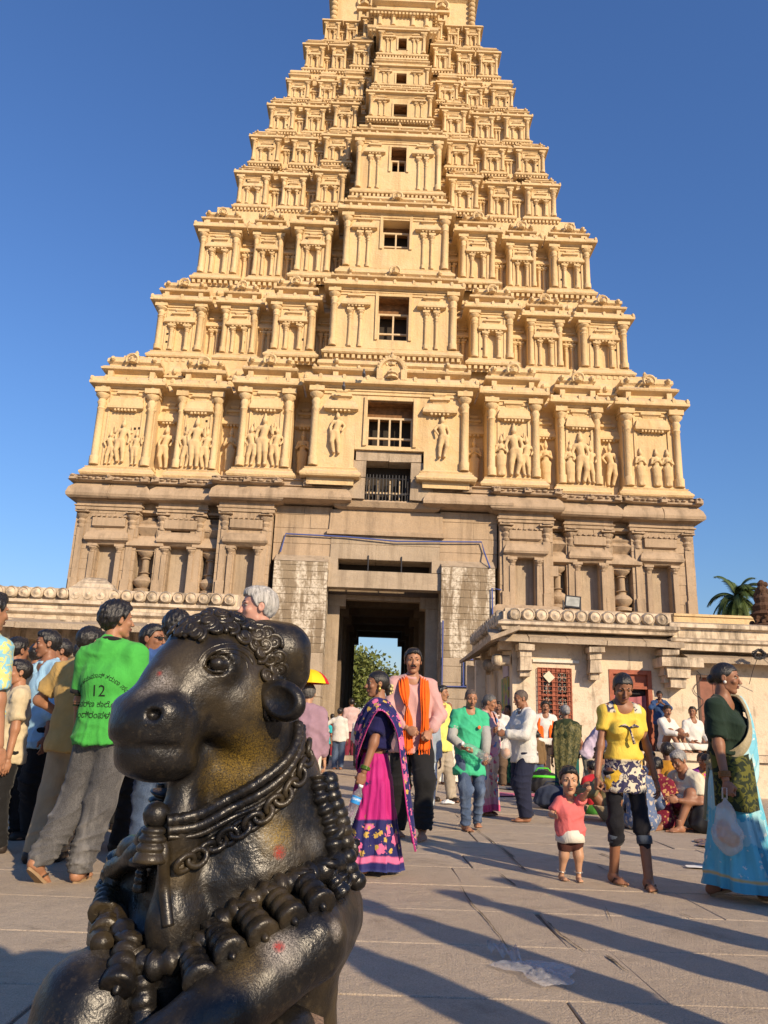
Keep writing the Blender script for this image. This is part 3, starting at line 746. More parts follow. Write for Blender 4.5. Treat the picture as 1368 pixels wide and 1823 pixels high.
for sg in (-1, 1):       # inner eaves run on to the window jambs
    a, b = sorted((sg*1.75, sg*4.3)); yf = -.55
    mb = MB(); mb.sweep(a, b, yf, .9, [(.0, 8.6), (.12, 8.62), (.40, 8.68), (.42, 8.8), (.34, 9.05), (.2, 9.25), (.1, 9.3)], 0, True); mb.obj('eave_slab', ST, base, jit=.015)
    mb = MB(); mb.sweep(a, b, yf, .9, [(.05, 9.28), (.2, 9.36), (.14, 9.5), (.14, 9.78), (.24, 9.86), (.2, 9.94), (0, 10.05)], 0, True); mb.obj('frieze_band', ST, base, jit=.015)
    mb = MB(); x = sg*3.0; mb.box(x-.17, x+.17, yf-.3, yf, 9.32, 9.9); mb.sphere((x, yf-.28, 9.62), (.15, .14, .2), 8); mb.obj('frieze_beast', ST, base, jit=.02)
    MB.zmap = None
    mb = MB(); a, b = sorted((sg*.86, sg*1.72)); mb.box(a, b, -.75, .8, 9.38, 10.2); c, d = sorted((sg*.86, sg*1.5)); mb.box(c, d, -.78, .8, 10.2, 10.85)
    mb.obj('window_jamb', STG, base, jit=.02); MB.zmap = ZM
MB.zmap = None
mb = MB(); mb.box(-1.25, .02, -.80, .8, 10.86, 11.24); mb.obj('window_lintel', STG, base, jit=.02)
mb = MB(); mb.box(.03, 1.25, -.80, .8, 10.86, 11.22); mb.obj('window_lintel', STG, base, jit=.02)
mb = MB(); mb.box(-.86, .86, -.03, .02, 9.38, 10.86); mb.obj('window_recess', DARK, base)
mb = MB()
for i in range(14): x = -.8+i*.123; mb.tube([(x, -.55, 9.38), (x+rng.uniform(-.01, .01), -.55, 10.4)], .018, 5)
mb.tube([(-.86, -.56, 10.25), (.86, -.56, 10.25)], .016, 5); mb.tube([(-.86, -.56, 9.62), (.86, -.56, 9.62)], .016, 5); mb.obj('window_grille', IRON, base)
mb = MB()
for x in (-.7, -.35, .1, .45, .78): mb.box(x-.03, x+.03, -.3, -.22, 9.38, 10.25)
mb.box(-.85, .85, -.31, -.21, 9.7, 9.78); mb.obj('window_bars', CREAM, base)
# gate passage
mb = MB(); mb.box(-GH-.02, GH+.02, -.55, -.05, 6.02, 6.66); mb.obj('gate_beam', STG, base, jit=.015)
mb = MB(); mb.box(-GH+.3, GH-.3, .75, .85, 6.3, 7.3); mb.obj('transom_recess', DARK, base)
for sg in (-1, 1):
    a, b = sorted((sg*(GH-.32), sg*(GH+.2))); mb = MB(); mb.box(a, b, -.5, .8, 6.67, 7.15); mb.obj('transom_cheek', STG, base, jit=.02)
for x in (-.62, .62): MB().tube([(x, -.3, 6.5), (x, -.3, 7.3)], .025, 6).obj('iron_bar', IRON, base)
mb = MB(); mb.box(-GH, GH, 1.0, 1.5, 5.85, 6.2); mb.obj('inner_lintel', STG, base, jit=.015)
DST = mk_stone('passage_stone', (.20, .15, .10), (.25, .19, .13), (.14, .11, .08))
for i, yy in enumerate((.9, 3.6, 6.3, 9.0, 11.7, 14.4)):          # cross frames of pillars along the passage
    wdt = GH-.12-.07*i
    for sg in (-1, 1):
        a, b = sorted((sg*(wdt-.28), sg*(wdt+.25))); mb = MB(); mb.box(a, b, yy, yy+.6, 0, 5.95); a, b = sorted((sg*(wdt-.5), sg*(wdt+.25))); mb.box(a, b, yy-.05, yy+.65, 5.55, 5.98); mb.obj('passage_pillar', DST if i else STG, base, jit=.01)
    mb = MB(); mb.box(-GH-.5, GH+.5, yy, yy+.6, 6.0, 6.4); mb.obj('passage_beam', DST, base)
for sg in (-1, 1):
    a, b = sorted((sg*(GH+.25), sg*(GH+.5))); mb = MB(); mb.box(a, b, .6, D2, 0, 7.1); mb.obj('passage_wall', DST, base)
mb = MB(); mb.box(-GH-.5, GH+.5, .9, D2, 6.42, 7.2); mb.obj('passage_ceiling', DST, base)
mb = MB(); mb.box(-GH-.3, GH+.3, -.9, D2+.4, 0, .14); mb.obj('threshold', STG, base)
# blue conduit runs on the gate wall
BLUE = plain('blue_conduit', (.07, .10, .30), .5)
mb = MB(); mb.tube([(-3.9, -.34, 7.3), (-3.75, -.34, 8.0), (-1.5, -.36, 7.97), (.4, -.4, 7.86), (3.6, -.36, 7.97), (3.7, -.34, 7.6), (3.85, -.8, 6.9)], .028, 6); mb.obj('blue_conduit', BLUE, base)
mb = MB(); mb.tube([(4.25, -.8, 6.1), (3.92, -.84, 6.15), (3.95, -.84, 4.2), (4.0, -.84, 3.9)], .028, 6)
mb.tube([(2.15, -.84, 4.9), (2.15, -.84, 2.6), (4.0, -.84, 2.62)], .028, 6); mb.tube([(2.9, -.84, 2.6), (2.9, -.84, 3.55), (4.0, -.84, 3.58)], .028, 6); mb.obj('blue_conduit', BLUE, base)
mb = MB(); mb.box(2.98, 3.95, -.86, -.7, 2.68, 3.5)
for i in range(16): a = i*.4; mb.sphere((3.45+.28*math.cos(a), -.88, 3.08+.28*math.sin(a)), .09, 6)
mb.sphere((3.45, -.88, 3.1), (.17, .08, .24), 8); mb.obj('carved_relief_panel', STG, base)
# ------------------------------------------------------------------ ground and paving
def mk_paving(name, a, b, c3):
    g = NG(name); oi = g.n('ObjectInfo').outputs['Random']
    geo = g.n('NewGeometry'); pos = geo.outputs['Position']
    big = g.noise(.8, 5, .6, pos); mid = g.noise(6, 6, .7, pos); fine = g.noise(95, 4, .7, pos); gr = g.noise(210, 2, .6, pos)
    c = g.mix(g.ramp(big, .35, .65), a, b); c = g.mix(g.math('MULTIPLY', oi, .38), c, c3)
    c = g.mix(g.ramp(mid, .48, .72, 0, .45), c, [x*.62 for x in a])
    c = g.mix(g.ramp(fine, .38, .6, 0, .65), c, [x*.6 for x in b]); c = g.mix(g.ramp(gr, .55, .68, 0, .6), c, (.72, .62, .50)); c = g.mix(g.ramp(g.noise(150, 2, .6, pos), .58, .68, 0, .55), c, (.14, .10, .075))
    st = g.noise(1.7, 6, .75, pos, .6); c = g.mix(g.ramp(st, .55, .72, 0, .55), c, (.20, .15, .105))
    g.color(c); g.rough(g.ramp(mid, .3, .7, .55, .8)); g.spec(.3)
    h = g.math('ADD', g.math('MULTIPLY', mid, 1.0), g.math('ADD', g.math('MULTIPLY', fine, .55), g.math('MULTIPLY', g.noise(1.6, 4, .6, pos), 1.3)))
    g.bump(h, .022, 1.0); return g.m
PAV = mk_paving('worn_granite_paving', (.53, .425, .31), (.60, .485, .36), (.44, .35, .255))
DUST = mk_paving('dusty_ground', (.30, .24, .18), (.36, .29, .21), (.30, .24, .18))
JOINT = plain('dark_joint_earth', (.17, .13, .092), .95, .4, 30, .01)
mb = MB(); mb.box(-1500, 1500, -1500, 1500, -.4, -.07); tag(mb.obj('ground', DUST), kind='structure')
mb = MB(); mb.box(-14, 14, -6, 46, -.3, -.011); pav = tag(mb.obj('pavement', JOINT), kind='structure')
mb = MB(); mb.box(-14, 14, 17.2, 45.9, -.2, -.003); mb.obj('far_paving', PAV, pav)
r2 = random.Random(11); y = -3.5; row = 0
while y < 17.2:
    d = r2.uniform(.62, .98)
    if y+d > 17.2-.3: d = 17.2-y
    x = -8.5+r2.uniform(0, 1.5); xe = 8.5
    if y < 1.2: x, xe = -3.2, 3.4
    elif y < 5: x, xe = x*.55, 4.8
    while x < xe:
        w_ = r2.uniform(1.1, 2.3); g = r2.choice((.003, .004, .005, .006, .010)); zt = r2.uniform(-.002, .002)
        jt = lambda: r2.uniform(-.012, .012); sk = r2.uniform(-.005, .005)
        c = [(x+g+jt(), y+g+jt()*.6), (x+w_-g+jt(), y+g+jt()*.6), (x+w_-g+sk+jt(), y+d-g+jt()*.6), (x+g+sk+jt(), y+d-g+jt()*.6)]
        ins = .005; cx_, cy_ = x+w_/2, y+d/2
        inn = [(p[0]+(ins if p[0] < cx_ else -ins), p[1]+(ins if p[1] < cy_ else -ins)) for p in c]
        tl = [r2.uniform(-.0015, .0015) for _ in c]
        v = [(p[0], p[1], -.06) for p in c]+[(p[0], p[1], zt-.004+t) for p, t in zip(c, tl)]+[(p[0], p[1], zt+t) for p, t in zip(inn, tl)]
        f = [(0, 1, 5, 4), (1, 2, 6, 5), (2, 3, 7, 6), (3, 0, 4, 7), (4, 5, 9, 8), (5, 6, 10, 9), (6, 7, 11, 10), (7, 4, 8, 11), (8, 9, 10, 11)]
        MB().raw(v, f).obj('paving_slab', PAV, pav); x += w_
    y += d; row += 1
# broken edges and cracks in the slabs: dark open gaps
def crack(pts, w0):
    mb = MB(); P = [atZ(*p) for p in pts]; v = []; n = len(P)
    Q = []
    for a, b in zip(P, P[1:]):
        for k in range(5): t = k/5; Q.append(a.lerp(b, t)+Vector((r2.uniform(-.004, .004), r2.uniform(-.004, .004), 0)))
    Q.append(P[-1])
    for i, p in enumerate(Q):
        d = (Q[min(i+1, len(Q)-1)]-Q[max(0, i-1)]).normalized(); s = Vector((-d.y, d.x, 0))*w0*.5*(.3+r2.random())*(1 if 0 < i < len(Q)-1 else .1)
        v += [(*(p-s).xy, .0085), (*(p+s).xy, .0085)]
    mb.raw(v, [(2*i, 2*i+1, 2*i+3, 2*i+2) for i in range(len(Q)-1)]); mb.obj('crack', JOINT, pav)
for p, w0 in (([(820, 1578), (840, 1612), (868, 1640), (885, 1662), (906, 1692)], .012), ([(975, 1643), (1000, 1668), (1043, 1698)], .013), ([(1080, 1703), (1118, 1732)], .018),
              ([(848, 1478), (872, 1495), (905, 1522), (938, 1553)], .016), ([(1060, 1541), (1100, 1562)], .012), ([(890, 1557), (920, 1580)], .012), ([(1078, 1617), (1090, 1645)], .006), ([(1068, 1520), (1094, 1530)], .02), ([(1205, 1625), (1240, 1640)], .006)): crack(p, w0)

# ------------------------------------------------------------------ low halls left and right of the tower
class Bld:
    def __init__(s, name, loc, label, cat): s.L = Vector(loc); s.r = thing(name, loc, label, cat)
    def o(s, mb, name, mat, smooth=False, jit=0.0, parent=None):
        ob = mb.obj(name, mat, parent or s.r, smooth, None if parent else -s.L, jit); return ob
def zpx(px, py, Y): return atY(px, py, Y).z
def xpx(px, py, Y): return atY(px, py, Y).x
def disc_row(B, x0, x1, y, zb, h, n, axis=0):
    for i in range(n):
        c = x0+(x1-x0)*(i+.5)/n; r = abs(x1-x0)/n*.49; mb = MB()
        pr = [(r*.92, 0), (r, .03), (r, .10), (r*.8, .14), (r*.72, .12), (r*.45, .13), (r*.2, .16), (.01, .17)]
        T = Matrix.Translation((c, y, zb+h/2)) @ Matrix.Rotation(R(90), 4, 'X') if axis == 0 else Matrix.Translation((y, c, zb+h/2)) @ Matrix.Rotation(R(-90), 4, 'Y')
        mb.lathe([(a*rng.uniform(.95, 1.03), b) for a, b in pr], (0, 0, 0), 14, 0, T, True)
        auto_smooth(B.o(mb, 'parapet_disc', WW, jit=.004), 50)
def slab_row(B, x0, x1, ytop, ztop, yfr, zfr, th, n, mat, name='eave_slab', mirror=False):
    for i in range(n):
        a = x0+(x1-x0)*i/n+.006; b = x0+(x1-x0)*(i+1)/n-.006; j = rng.uniform(-.015, .015)
        v = [(a, yfr+j, zfr-th), (b, yfr+j, zfr-th), (b, yfr+j, zfr), (a, yfr+j, zfr), (a, ytop, ztop-th), (b, ytop, ztop-th), (b, ytop, ztop), (a, ytop, ztop)]
        mb = MB(); mb.raw(v, [(0, 1, 2, 3), (5, 4, 7, 6), (3, 2, 6, 7), (0, 4, 5, 1), (0, 3, 7, 4), (1, 5, 6, 2)]); B.o(mb, name, mat, jit=.008)
def bracket(B, x, yw, z, s=1.0):
    mb = MB(); mb.box(x-.17*s, x+.17*s, yw-.5*s, yw, z-.2*s, z); mb.box(x-.24*s, x+.24*s, yw-.62*s, yw, z-.001, z+.16*s)
    pr = [(x-.15*s, yw-.48*s, z-.2*s), (x+.15*s, yw-.48*s, z-.2*s), (x+.19*s, yw-.5*s, z-.6*s), (x-.19*s, yw-.5*s, z-.6*s)]
    mb.raw(pr+[(p[0], yw, p[2]) for p in pr], [(0, 3, 2, 1), (0, 1, 5, 4), (1, 2, 6, 5), (2, 3, 7, 6), (3, 0, 4, 7)])
    mb.box(x-.14*s, x+.14*s, yw-.36*s, yw, z-.78*s, z-.6*s); B.o(mb, 'bracket', WW, jit=.015)
YR = 17.2; xl = xpx(913, 1250, YR); xm = xpx(1205, 1110, YR-.6)
RB = Bld('pillared_hall', (xl, YR, 0), 'low whitewashed stone hall with grated window and doors right of the gate', 'building')
zev = 3.02; RED = plain('brick_red_painted_wood', (.30, .085, .045), .6, .25, 9, .004)
BRN = plain('brown_painted_door', (.22, .085, .055), .55, .2, 6, .003)
wx0, wx1 = xpx(958, 1240, YR), xpx(1018, 1240, YR); wz0, wz1 = zpx(988, 1288, YR), zpx(988, 1190, YR)
dx0, dx1 = xpx(1086, 1240, YR), xpx(1162, 1240, YR); dz1 = zpx(1125, 1193, YR)
ex0, ex1 = xpx(1243, 1240, YR), xpx(1303, 1240, YR); ez1 = zpx(1280, 1203, YR); LZ = .80
mb = MB()
def wall_with_holes(mb, x0, x1, y0, y1, z0, z1, holes):
    xs = sorted({x0, x1, *[h for q in holes for h in q[:2]]})
    for a, b in zip(xs, xs[1:]):
        hz = [q for q in holes if q[0] <= a and q[1] >= b]
        if not hz: mb.box(a, b, y0, y1, z0, z1)
        else:
            q = hz[0]
            if q[2] > z0: mb.box(a, b, y0, y1, z0, q[2])
            if q[3] < z1: mb.box(a, b, y0, y1, q[3], z1)
wall_with_holes(mb, xl, 12.5, YR, YR+.4, 0, 3.2, [(wx0, wx1, wz0, wz1), (dx0, dx1, LZ, dz1), (ex0, ex1, LZ, ez1)])
PLW = mk_whitewash(); PLW.name = 'limewashed_plaster_wall'
RB.o(mb, 'front_wall', PLW)
mb = MB(); mb.box(xl-.002, xl+.4, YR+.4, 22, 0, 3.2); mb.box(12.1, 12.5, YR+.4, 22, 0, 3.2); mb.box(xl, 12.5, 21.6, 22.0, 0, 3.2); RB.o(mb, 'side_walls', PLW)
mb = MB(); mb.box(xl-.1, 12.6, YR-.05, 22.1, 3.2, 3.3); RB.o(mb, 'roof_slab', WW)
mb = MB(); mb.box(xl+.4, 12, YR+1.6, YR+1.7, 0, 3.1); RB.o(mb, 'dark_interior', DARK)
# raised ledge of dressed blocks people sit on
lx = xl+.55
while lx < 12:
    w_ = rng.uniform(.9, 1.6); mb = MB(); mb.box(lx, lx+w_-.012, 16.1+rng.uniform(0, .02), YR-.003, -.02, LZ-.14); RB.o(mb, 'ledge_block', PLW, jit=.01)
    mb = MB(); mb.box(lx+.004, lx+w_-.016, 16.02+rng.uniform(0, .02), YR-.003, LZ-.135, LZ+rng.uniform(-.006, .004)); RB.o(mb, 'ledge_slab', WW, jit=.008); lx += w_
# parapet
zb_ = zpx(1060, 1112, YR-.5); zt_ = zpx(1060, 1084, YR-.5)
mb = MB(); x9 = xm; mb.sweep(xl-.28, x9, YR-.42, YR+.3, [(0, 3.18), (.02, 3.25), (.1, 3.3), (.1, 3.36), (.0, 3.4), (.0, zb_-.06), (.06, zb_-.03), (.06, zb_)], 0, True); RB.o(mb, 'parapet_band', WW, jit=.012)
mb = MB(); mb.box(xl-.2, x9-.02, YR-.36, YR+.1, zb_+.002, zt_-.03); RB.o(mb, 'parapet_wall', WW, jit=.01)
disc_row(RB, xl-.15, x9-.1, YR-.33, zb_, zt_-zb_, 12)
mb = MB(); mb.sweep(x9+.01, 12.6, YR-.35, YR+.3, [(0, 2.9), (0, 3.05), (.08, 3.08), (.08, 3.14), (0, 3.17), (0, 3.34), (.1, 3.38), (.1, 3.46), (0, 3.5)], 0, True); RB.o(mb, 'parapet_band', WW, jit=.012)
slab_row(RB, xl-.55, xm+.2, YR, 3.24, YR-.48, zev-.0, .09, 5, STG)
slab_row(RB, xm+.25, 12.6, YR, 2.9, YR-.42, 2.76, .12, 5, STG)
for px in (936, 1060, 1190): bracket(RB, xpx(px, 1160, YR-.3), YR, 2.78, .72)
mb = MB(); mb.box(xm-.35, xm+.55, YR-.55, YR, 2.52, 2.72); mb.box(xm-.2, xm+.3, YR-.45, YR, 2.3, 2.52); mb.box(xm-.12, xm+.22, YR-.35, YR, 2.1, 2.3); RB.o(mb, 'bracket', WW, jit=.02)
# side towards the gate: eave, round-nosed corbels, painted poster
for i in range(4):
    a, b = YR-.9+i*1.45, YR-.9+(i+1)*1.45-.012; v = [(xl-.6, a, zev-.14), (xl-.6, b, zev-.14), (xl-.6, b, zev-.05), (xl-.6, a, zev-.05), (xl, a, 3.13), (xl, b, 3.13), (xl, b, 3.22), (xl, a, 3.22)]
    mb = MB(); mb.raw(v, [(0, 3, 2, 1), (4, 5, 6, 7), (3, 7, 6, 2), (0, 1, 5, 4), (0, 4, 7, 3), (1, 2, 6, 5)]); RB.o(mb, 'eave_slab', STG, jit=.01)
    yy = YR+.1+i*1.35; mb = MB(); T = Matrix.Translation((xl-.05, yy, 2.58)) @ Matrix.Rotation(R(-90), 4, 'Y')
    mb.lathe([(.12, 0), (.12, .16), (.14, .2), (.14, .3), (.10, .36), (.03, .38)], (0, 0, 0), 12, 0, T); mb.box(xl-.28, xl, yy-.16, yy+.16, 2.8, 2.98); auto_smooth(RB.o(mb, 'round_corbel', WW, jit=.008), 45)
mb = MB(); mb.box(xl-.25, xl+.05, YR-.38, 22, 3.25, zt_-.1); RB.o(mb, 'parapet_wall', WW, jit=.01)
disc_row(RB, YR-.2, YR+4.4, xl-.23, zb_-.03, zt_-zb_, 14, 1)
g = NG('painted_poster'); n1 = g.noise(3.2, 3, .5, None, .8); c = g.mix(g.ramp(n1, .42, .46), (.18, .10, .22), (.30, .24, .05)); c = g.mix(g.ramp(g.noise(5, 2, .5), .52, .56), c, (.10, .22, .10)); g.color(c); g.rough(.6)
mb = MB(); mb.box(xl-.03, xl-.004, YR+.35, YR+1.25, .85, 2.25); RB.o(mb, 'painted_poster', g.m)
mb = MB(); mb.box(xl-.035, xl-.004, YR+.38, YR+1.0, 2.27, 2.52); RB.o(mb, 'notice_board', plain('mauve_board', (.42, .36, .40), .6))
for i, sx in enumerate((0, 1)):
    mb = MB(); mb.box(xl-.5, xl-.28, YR+2.1+i*1.7, YR+2.35+i*1.7, 0, 2.75); RB.o(mb, 'side_pillar', PLW, jit=.01)
# grated window
wn = RB.o(MB().box(wx0, wx1, YR+.3, YR+.33, wz0, wz1), 'window', plain('window_void', (.05, .055, .06), .3, .3))
mb = MB(); t = .07
mb.box(wx0, wx0+t, YR-.02, YR+.12, wz0, wz1); mb.box(wx1-t, wx1, YR-.02, YR+.12, wz0, wz1); mb.box(wx0+t, wx1-t, YR-.02, YR+.12, wz1-t, wz1); mb.box(wx0+t, wx1-t, YR-.02, YR+.12, wz0, wz0+t)
xc = (wx0+wx1)/2; zc = wz0+(wz1-wz0)*.5; mb.box(xc-.045, xc+.045, YR-.01, YR+.11, wz0+t, wz1-t); mb.box(wx0+t, xc-.045, YR-.01, YR+.11, zc-.03, zc+.03); mb.box(xc+.045, wx1-t, YR-.01, YR+.11, zc-.03, zc+.03)
RB.o(mb, 'window_frame', RED, parent=wn)
mb = MB(); nx_, nz_ = 7, 12
for i in range(nx_+1): x = wx0+(wx1-wx0)*i/nx_; mb.tube([(x, YR-.05, wz0), (x, YR-.05, wz1)], .008, 4)
for i in range(nz_+1): z = wz0+(wz1-wz0)*i/nz_; mb.tube([(wx0, YR-.045, z), (wx1, YR-.045, z)], .008, 4)
RB.o(mb, 'window_grille', RED, parent=wn)
for (a, b) in ((wx0+t, xc-.045), (xc+.045, wx1-t)):
    for (c_, d_) in ((wz0+t, zc-.03), (zc+.03, wz1-t)):
        mx, mz = (a+b)/2, (c_+d_)/2
        for q in range(2):
            m2 = c_+(d_-c_)*(.27+.46*q); mb = MB()
            for k in range(8):
                an = k*math.pi/4; mb.tube([(mx, YR+.02, m2), (mx+.1*math.cos(an), YR+.02, m2+.13*math.sin(an))], .007, 4)
            mb.tube([(mx+.075*math.cos(k*.6), YR+.02, m2+.1*math.sin(k*.6)) for k in range(11)], .006, 4, 0, True)
            RB.o(mb, 'sunburst_ironwork', plain('pale_painted_iron', (.40, .36, .30), .5), parent=wn)
mb = MB(); T = Matrix.Translation((xpx(978, 1205, YR-.1), YR-.09, zpx(978, 1205, YR-.1))) @ Matrix.Rotation(R(48), 4, 'Y'); mb.box(-.095, .095, -.008, .008, -.085, .085, 0, T); RB.o(mb, 'paper_card', plain('cream_card', (.62, .56, .42), .7), parent=wn)
# doors
for nm, (a, b, z1) in enumerate(((dx0, dx1, dz1), (ex0, ex1, ez1))):
    if nm == 0:
        d = RB.o(MB().box(a+.09, b-.09, YR+.25, YR+.3, LZ, z1-.38), 'doorway', plain('doorway_dark', (.10, .05, .035), .8))
        mb = MB(); mb.box(a, a+.09, YR-.02, YR+.2, LZ, z1); mb.box(b-.09, b, YR-.02, YR+.2, LZ, z1); mb.box(a+.09, b-.09, YR-.02, YR+.2, z1-.09, z1); mb.box(a+.09, b-.09, YR-.01, YR+.19, z1-.4, z1-.34)
        mb.box(a+.09, b-.09, YR+.05, YR+.1, z1-.34, z1-.09); RB.o(mb, 'door_frame', RED, parent=d)
        v = []; f = []; NX, NZ = 14, 8; cx0, cx1 = a+.1, b-.1; cz1 = z1-.52
        for j in range(NZ+1):
            for i in range(NX+1):
                u = i/NX; q = j/NZ; v.append((cx0+(cx1-cx0)*u, YR+.12+.025*math.sin(u*22+q*2), cz1-(.05*math.sin(math.pi*u))*(1-q)-q*.95))
        for j in range(NZ):
            for i in range(NX): k = j*(NX+1)+i; f.append((k, k+1, k+NX+2, k+NX+1))
        RB.o(MB().raw(v, f), 'door_curtain', plain('dusty_pink_cloth', (.36, .12, .13), .9, .15), True, parent=d)
        mb = MB()
        for i in range(5): mb.tube([(a+.1, YR+.15, cz1+.03+i*.03), (b-.1, YR+.15, cz1+.03+i*.03)], .008, 4)
        RB.o(mb, 'door_rails', IRON, parent=d)
    else:
        d = RB.o(MB().box(a+.05, b-.05, YR+.12, YR+.17, LZ, z1-.05), 'door', BRN)
        for k in range(2):
            x0_ = a+.1+k*(b-a-.15)/2; x1_ = x0_+(b-a-.3)/2
            for (q0, q1) in ((LZ+.1, LZ+.65), (LZ+.75, z1-.15)): RB.o(MB().sweep(x0_, x1_, YR+.11, YR+.14, [(0, q0), (0, q1)], 0, True), 'door_panel', BRN, parent=d)
        mb = MB(); mb.box(a, a+.05, YR-.02, YR+.2, LZ, z1); mb.box(b-.05, b, YR-.02, YR+.2, LZ, z1); mb.box(a+.05, b-.05, YR-.02, YR+.2, z1-.05, z1); RB.o(mb, 'door_frame', plain('dark_brown_frame', (.10, .06, .045), .7), parent=d)
mb = MB(); mb.box(xpx(948, 1168, YR), xpx(1030, 1168, YR), YR-.06, YR-.01, 2.56, 2.62); RB.o(mb, 'tube_lamp', plain('white_tube', (.62, .58, .50), .4))
mb = MB(); px0 = Vector((xpx(1240, 1195, YR), YR-.03, 2.5)); mb.tube([px0+Vector((.1*math.sin(t*3), 0, -t*.25)) for t in np.linspace(0, 4, 14)], .008, 4); RB.o(mb, 'loose_cable', IRON); mb = MB()
c0 = atY(1352, 1165, YR-.75)
for i in range(26): a = rng.uniform(0, 6.28); mb.tube([c0+Vector((rng.uniform(.06, .17)*math.cos(a+k*.7)+rng.uniform(-.03, .03), rng.uniform(-.04, .04), rng.uniform(.05, .13)*math.sin(a+k*.7))) for k in range(8)], .006, 4)
mb.tube([c0, c0+Vector((-.1, .1, -.3)), c0+Vector((-.12, .3, -.6))], .006, 4); mb.tube([c0, c0+Vector((.25, .1, -.2)), c0+Vector((.6, .1, -.35))], .006, 4); RB.o(mb, 'cable_coil', IRON)

YL = 16.0; xr = xpx(426, 1060, YL)
LB = Bld('carved_parapet_hall', (-6, YL, 0), 'weathered white stone hall with a scalloped parapet left of the gate', 'building')
zA, zB, zC, zD = zpx(220, 1048, YL), zpx(220, 1074, YL), zpx(220, 1096, YL), zpx(220, 1116, YL-.8)
mb = MB(); mb.sweep(-14, xr, YL, YL+.5, [(0, zD+.1), (.02, zC-.05), (.1, zC), (.1, zC+.06), (0, zC+.09), (.0, zB-.08), (.08, zB-.05), (.08, zB)], 0, True); LB.o(mb, 'parapet_band', WW, jit=.012)
mb = MB(); mb.box(-14, xr-.03, YL+.06, YL+.4, zB+.002, zA-.03); LB.o(mb, 'parapet_wall', WW, jit=.01)
disc_row(LB, -8.0, xr-.05, YL+.08, zB, zA-zB, 20)
slab_row(LB, -14, xr+.25, YL+.1, zD+.22, YL-.85, zD+.02, .11, 8, STG)
mb = MB(); a = xpx(132, 1035, YL); b = xpx(200, 1035, YL); zz = zpx(165, 1022, YL)
mb.sweep(a, b, YL-.02, YL+.4, [(.03, zB), (.05, zA-.05), (0, zA), (-.02, zA+.05)], 0, True)
mb.sweep(a+.08, b-.08, YL+.02, YL+.35, [(.04, zA-.02), (.02, zA+.10), (-.04, zA+.14), (-.1, zA+.2), (-.2, zA+.24), (-.26, zA+.25)], 0, True)
LB.o(mb, 'parapet_crest', WW, False, jit=.02)
for px in (8, 130, 285): bracket(LB, xpx(px, 1115, YL-.3), YL+.1, zD-.02, .9)
for i in range(6):
    x = xpx((8, 130, 285, -130, -260, 400)[i], 1200, YL+.2); mb = MB(); mb.box(x-.17, x+.17, YL+.12, YL+.45, 0, zD-.2); mb.box(x-.3, x+.3, YL+.05, YL+.5, zD-.75, zD-.42); LB.o(mb, 'hall_pillar', WW, jit=.015)
mb = MB(); mb.box(-14, xr, YL+.12, YL+.45, zD-.2, zD+.1); LB.o(mb, 'hall_beam', WW, jit=.015)
mb = MB(); mb.box(-14, xr-.2, YL+2.4, YL+2.6, 0, zD); mb.box(xr-.25, xr-.02, YL+.5, YL+5, 0, zD+.1); LB.o(mb, 'inner_wall', PLW)
mb = MB(); mb.box(-14, xr, YL+.3, YL+5, zD+.12, zD+.2); LB.o(mb, 'roof_slab', WW)
mb = MB(); x0_ = xpx(20, 1140, YL+.2)
for i in range(9):
    x = xpx(42+i*9, 1150, YL+.3); mb.tube([(x, YL+.3, .9), (x, YL+.3, zD-.25)], .012, 4)
for i in range(4): c = (xpx(55+i*20, 1140, YL+.3), YL+.3, zD-.6); mb.tube([(c[0]+.13*math.cos(k*.52), c[1], c[2]+.13*math.sin(k*.52)) for k in range(12)], .012, 4, 0, True)
LB.o(mb, 'iron_gate_tracery', plain('weathered_steel', (.22, .19, .15), .5))

# boundary wall, distant wall, finial, floodlight
YW = 26.5; x0_ = xpx(1200, 1100, YW); zt = zpx(1300, 1096, YW)
BW = Bld('boundary_wall', (x0_, YW, 0), 'plain cream boundary wall beside the stone base of the tower', 'wall')
mb = MB(); mb.box(x0_, 26, YW, YW+.4, 0, zt-.08); BW.o(mb, 'wall_face', PL); mb = MB(); mb.box(x0_, 26, YW-.05, YW+.45, zt-.08, zt); BW.o(mb, 'coping', PL)
mb = MB(); c0 = atY(1366, 1128, YR-.1); RUST = mk_stone('red_brown_carved_stone', (.10, .05, .03), (.15, .08, .045), (.07, .04, .03))
pr = [(.32, 0), (.36, .06), (.2, .14), (.24, .26), (.3, .32), (.2, .4), (.24, .5), (.17, .58), (.2, .68), (.13, .78), (.15, .86), (.08, .96), (.1, 1.02), (.03, 1.1)]
mb.lathe(pr, (0, 0, 0), 12)
for i in range(60):
    t = rng.random(); z = t*1.0; a = rng.uniform(0, 6.28); rr = .28*(1-t*.7); mb.sphere((rr*math.cos(a), rr*math.sin(a), z), rng.uniform(.03, .07), 5)
o = mb.obj('carved_finial', RUST, None, False, (c0.x+.08, YR+.1, 3.48)); tag(o, 'dark red-brown carved finial on the roof edge, cut by the right picture edge', 'finial')
fl = thing('floodlight', (xpx(1020, 1088, YR-.3), YR-.25, zt_-.02), 'small square floodlight standing on the disc parapet', 'floodlight')
T = Matrix.Rotation(R(-12), 4, 'Z') @ Matrix.Rotation(R(6), 4, 'Y')
MB().box(-.17, .17, -.06, .1, .06, .32, 0, T).obj('housing', IRON, fl); MB().box(-.14, .14, -.07, -.062, .09, .29, 0, T).obj('lens', plain('lamp_glass', (.45, .46, .42), .12, .3, 6), fl)
mb = MB(); mb.box(-.2, -.175, -.02, .03, 0, .22); mb.box(.175, .2, -.02, .03, 0, .22); mb.box(-.2, .2, -.02, .03, -.02, .004); mb.obj('yoke', IRON, fl)
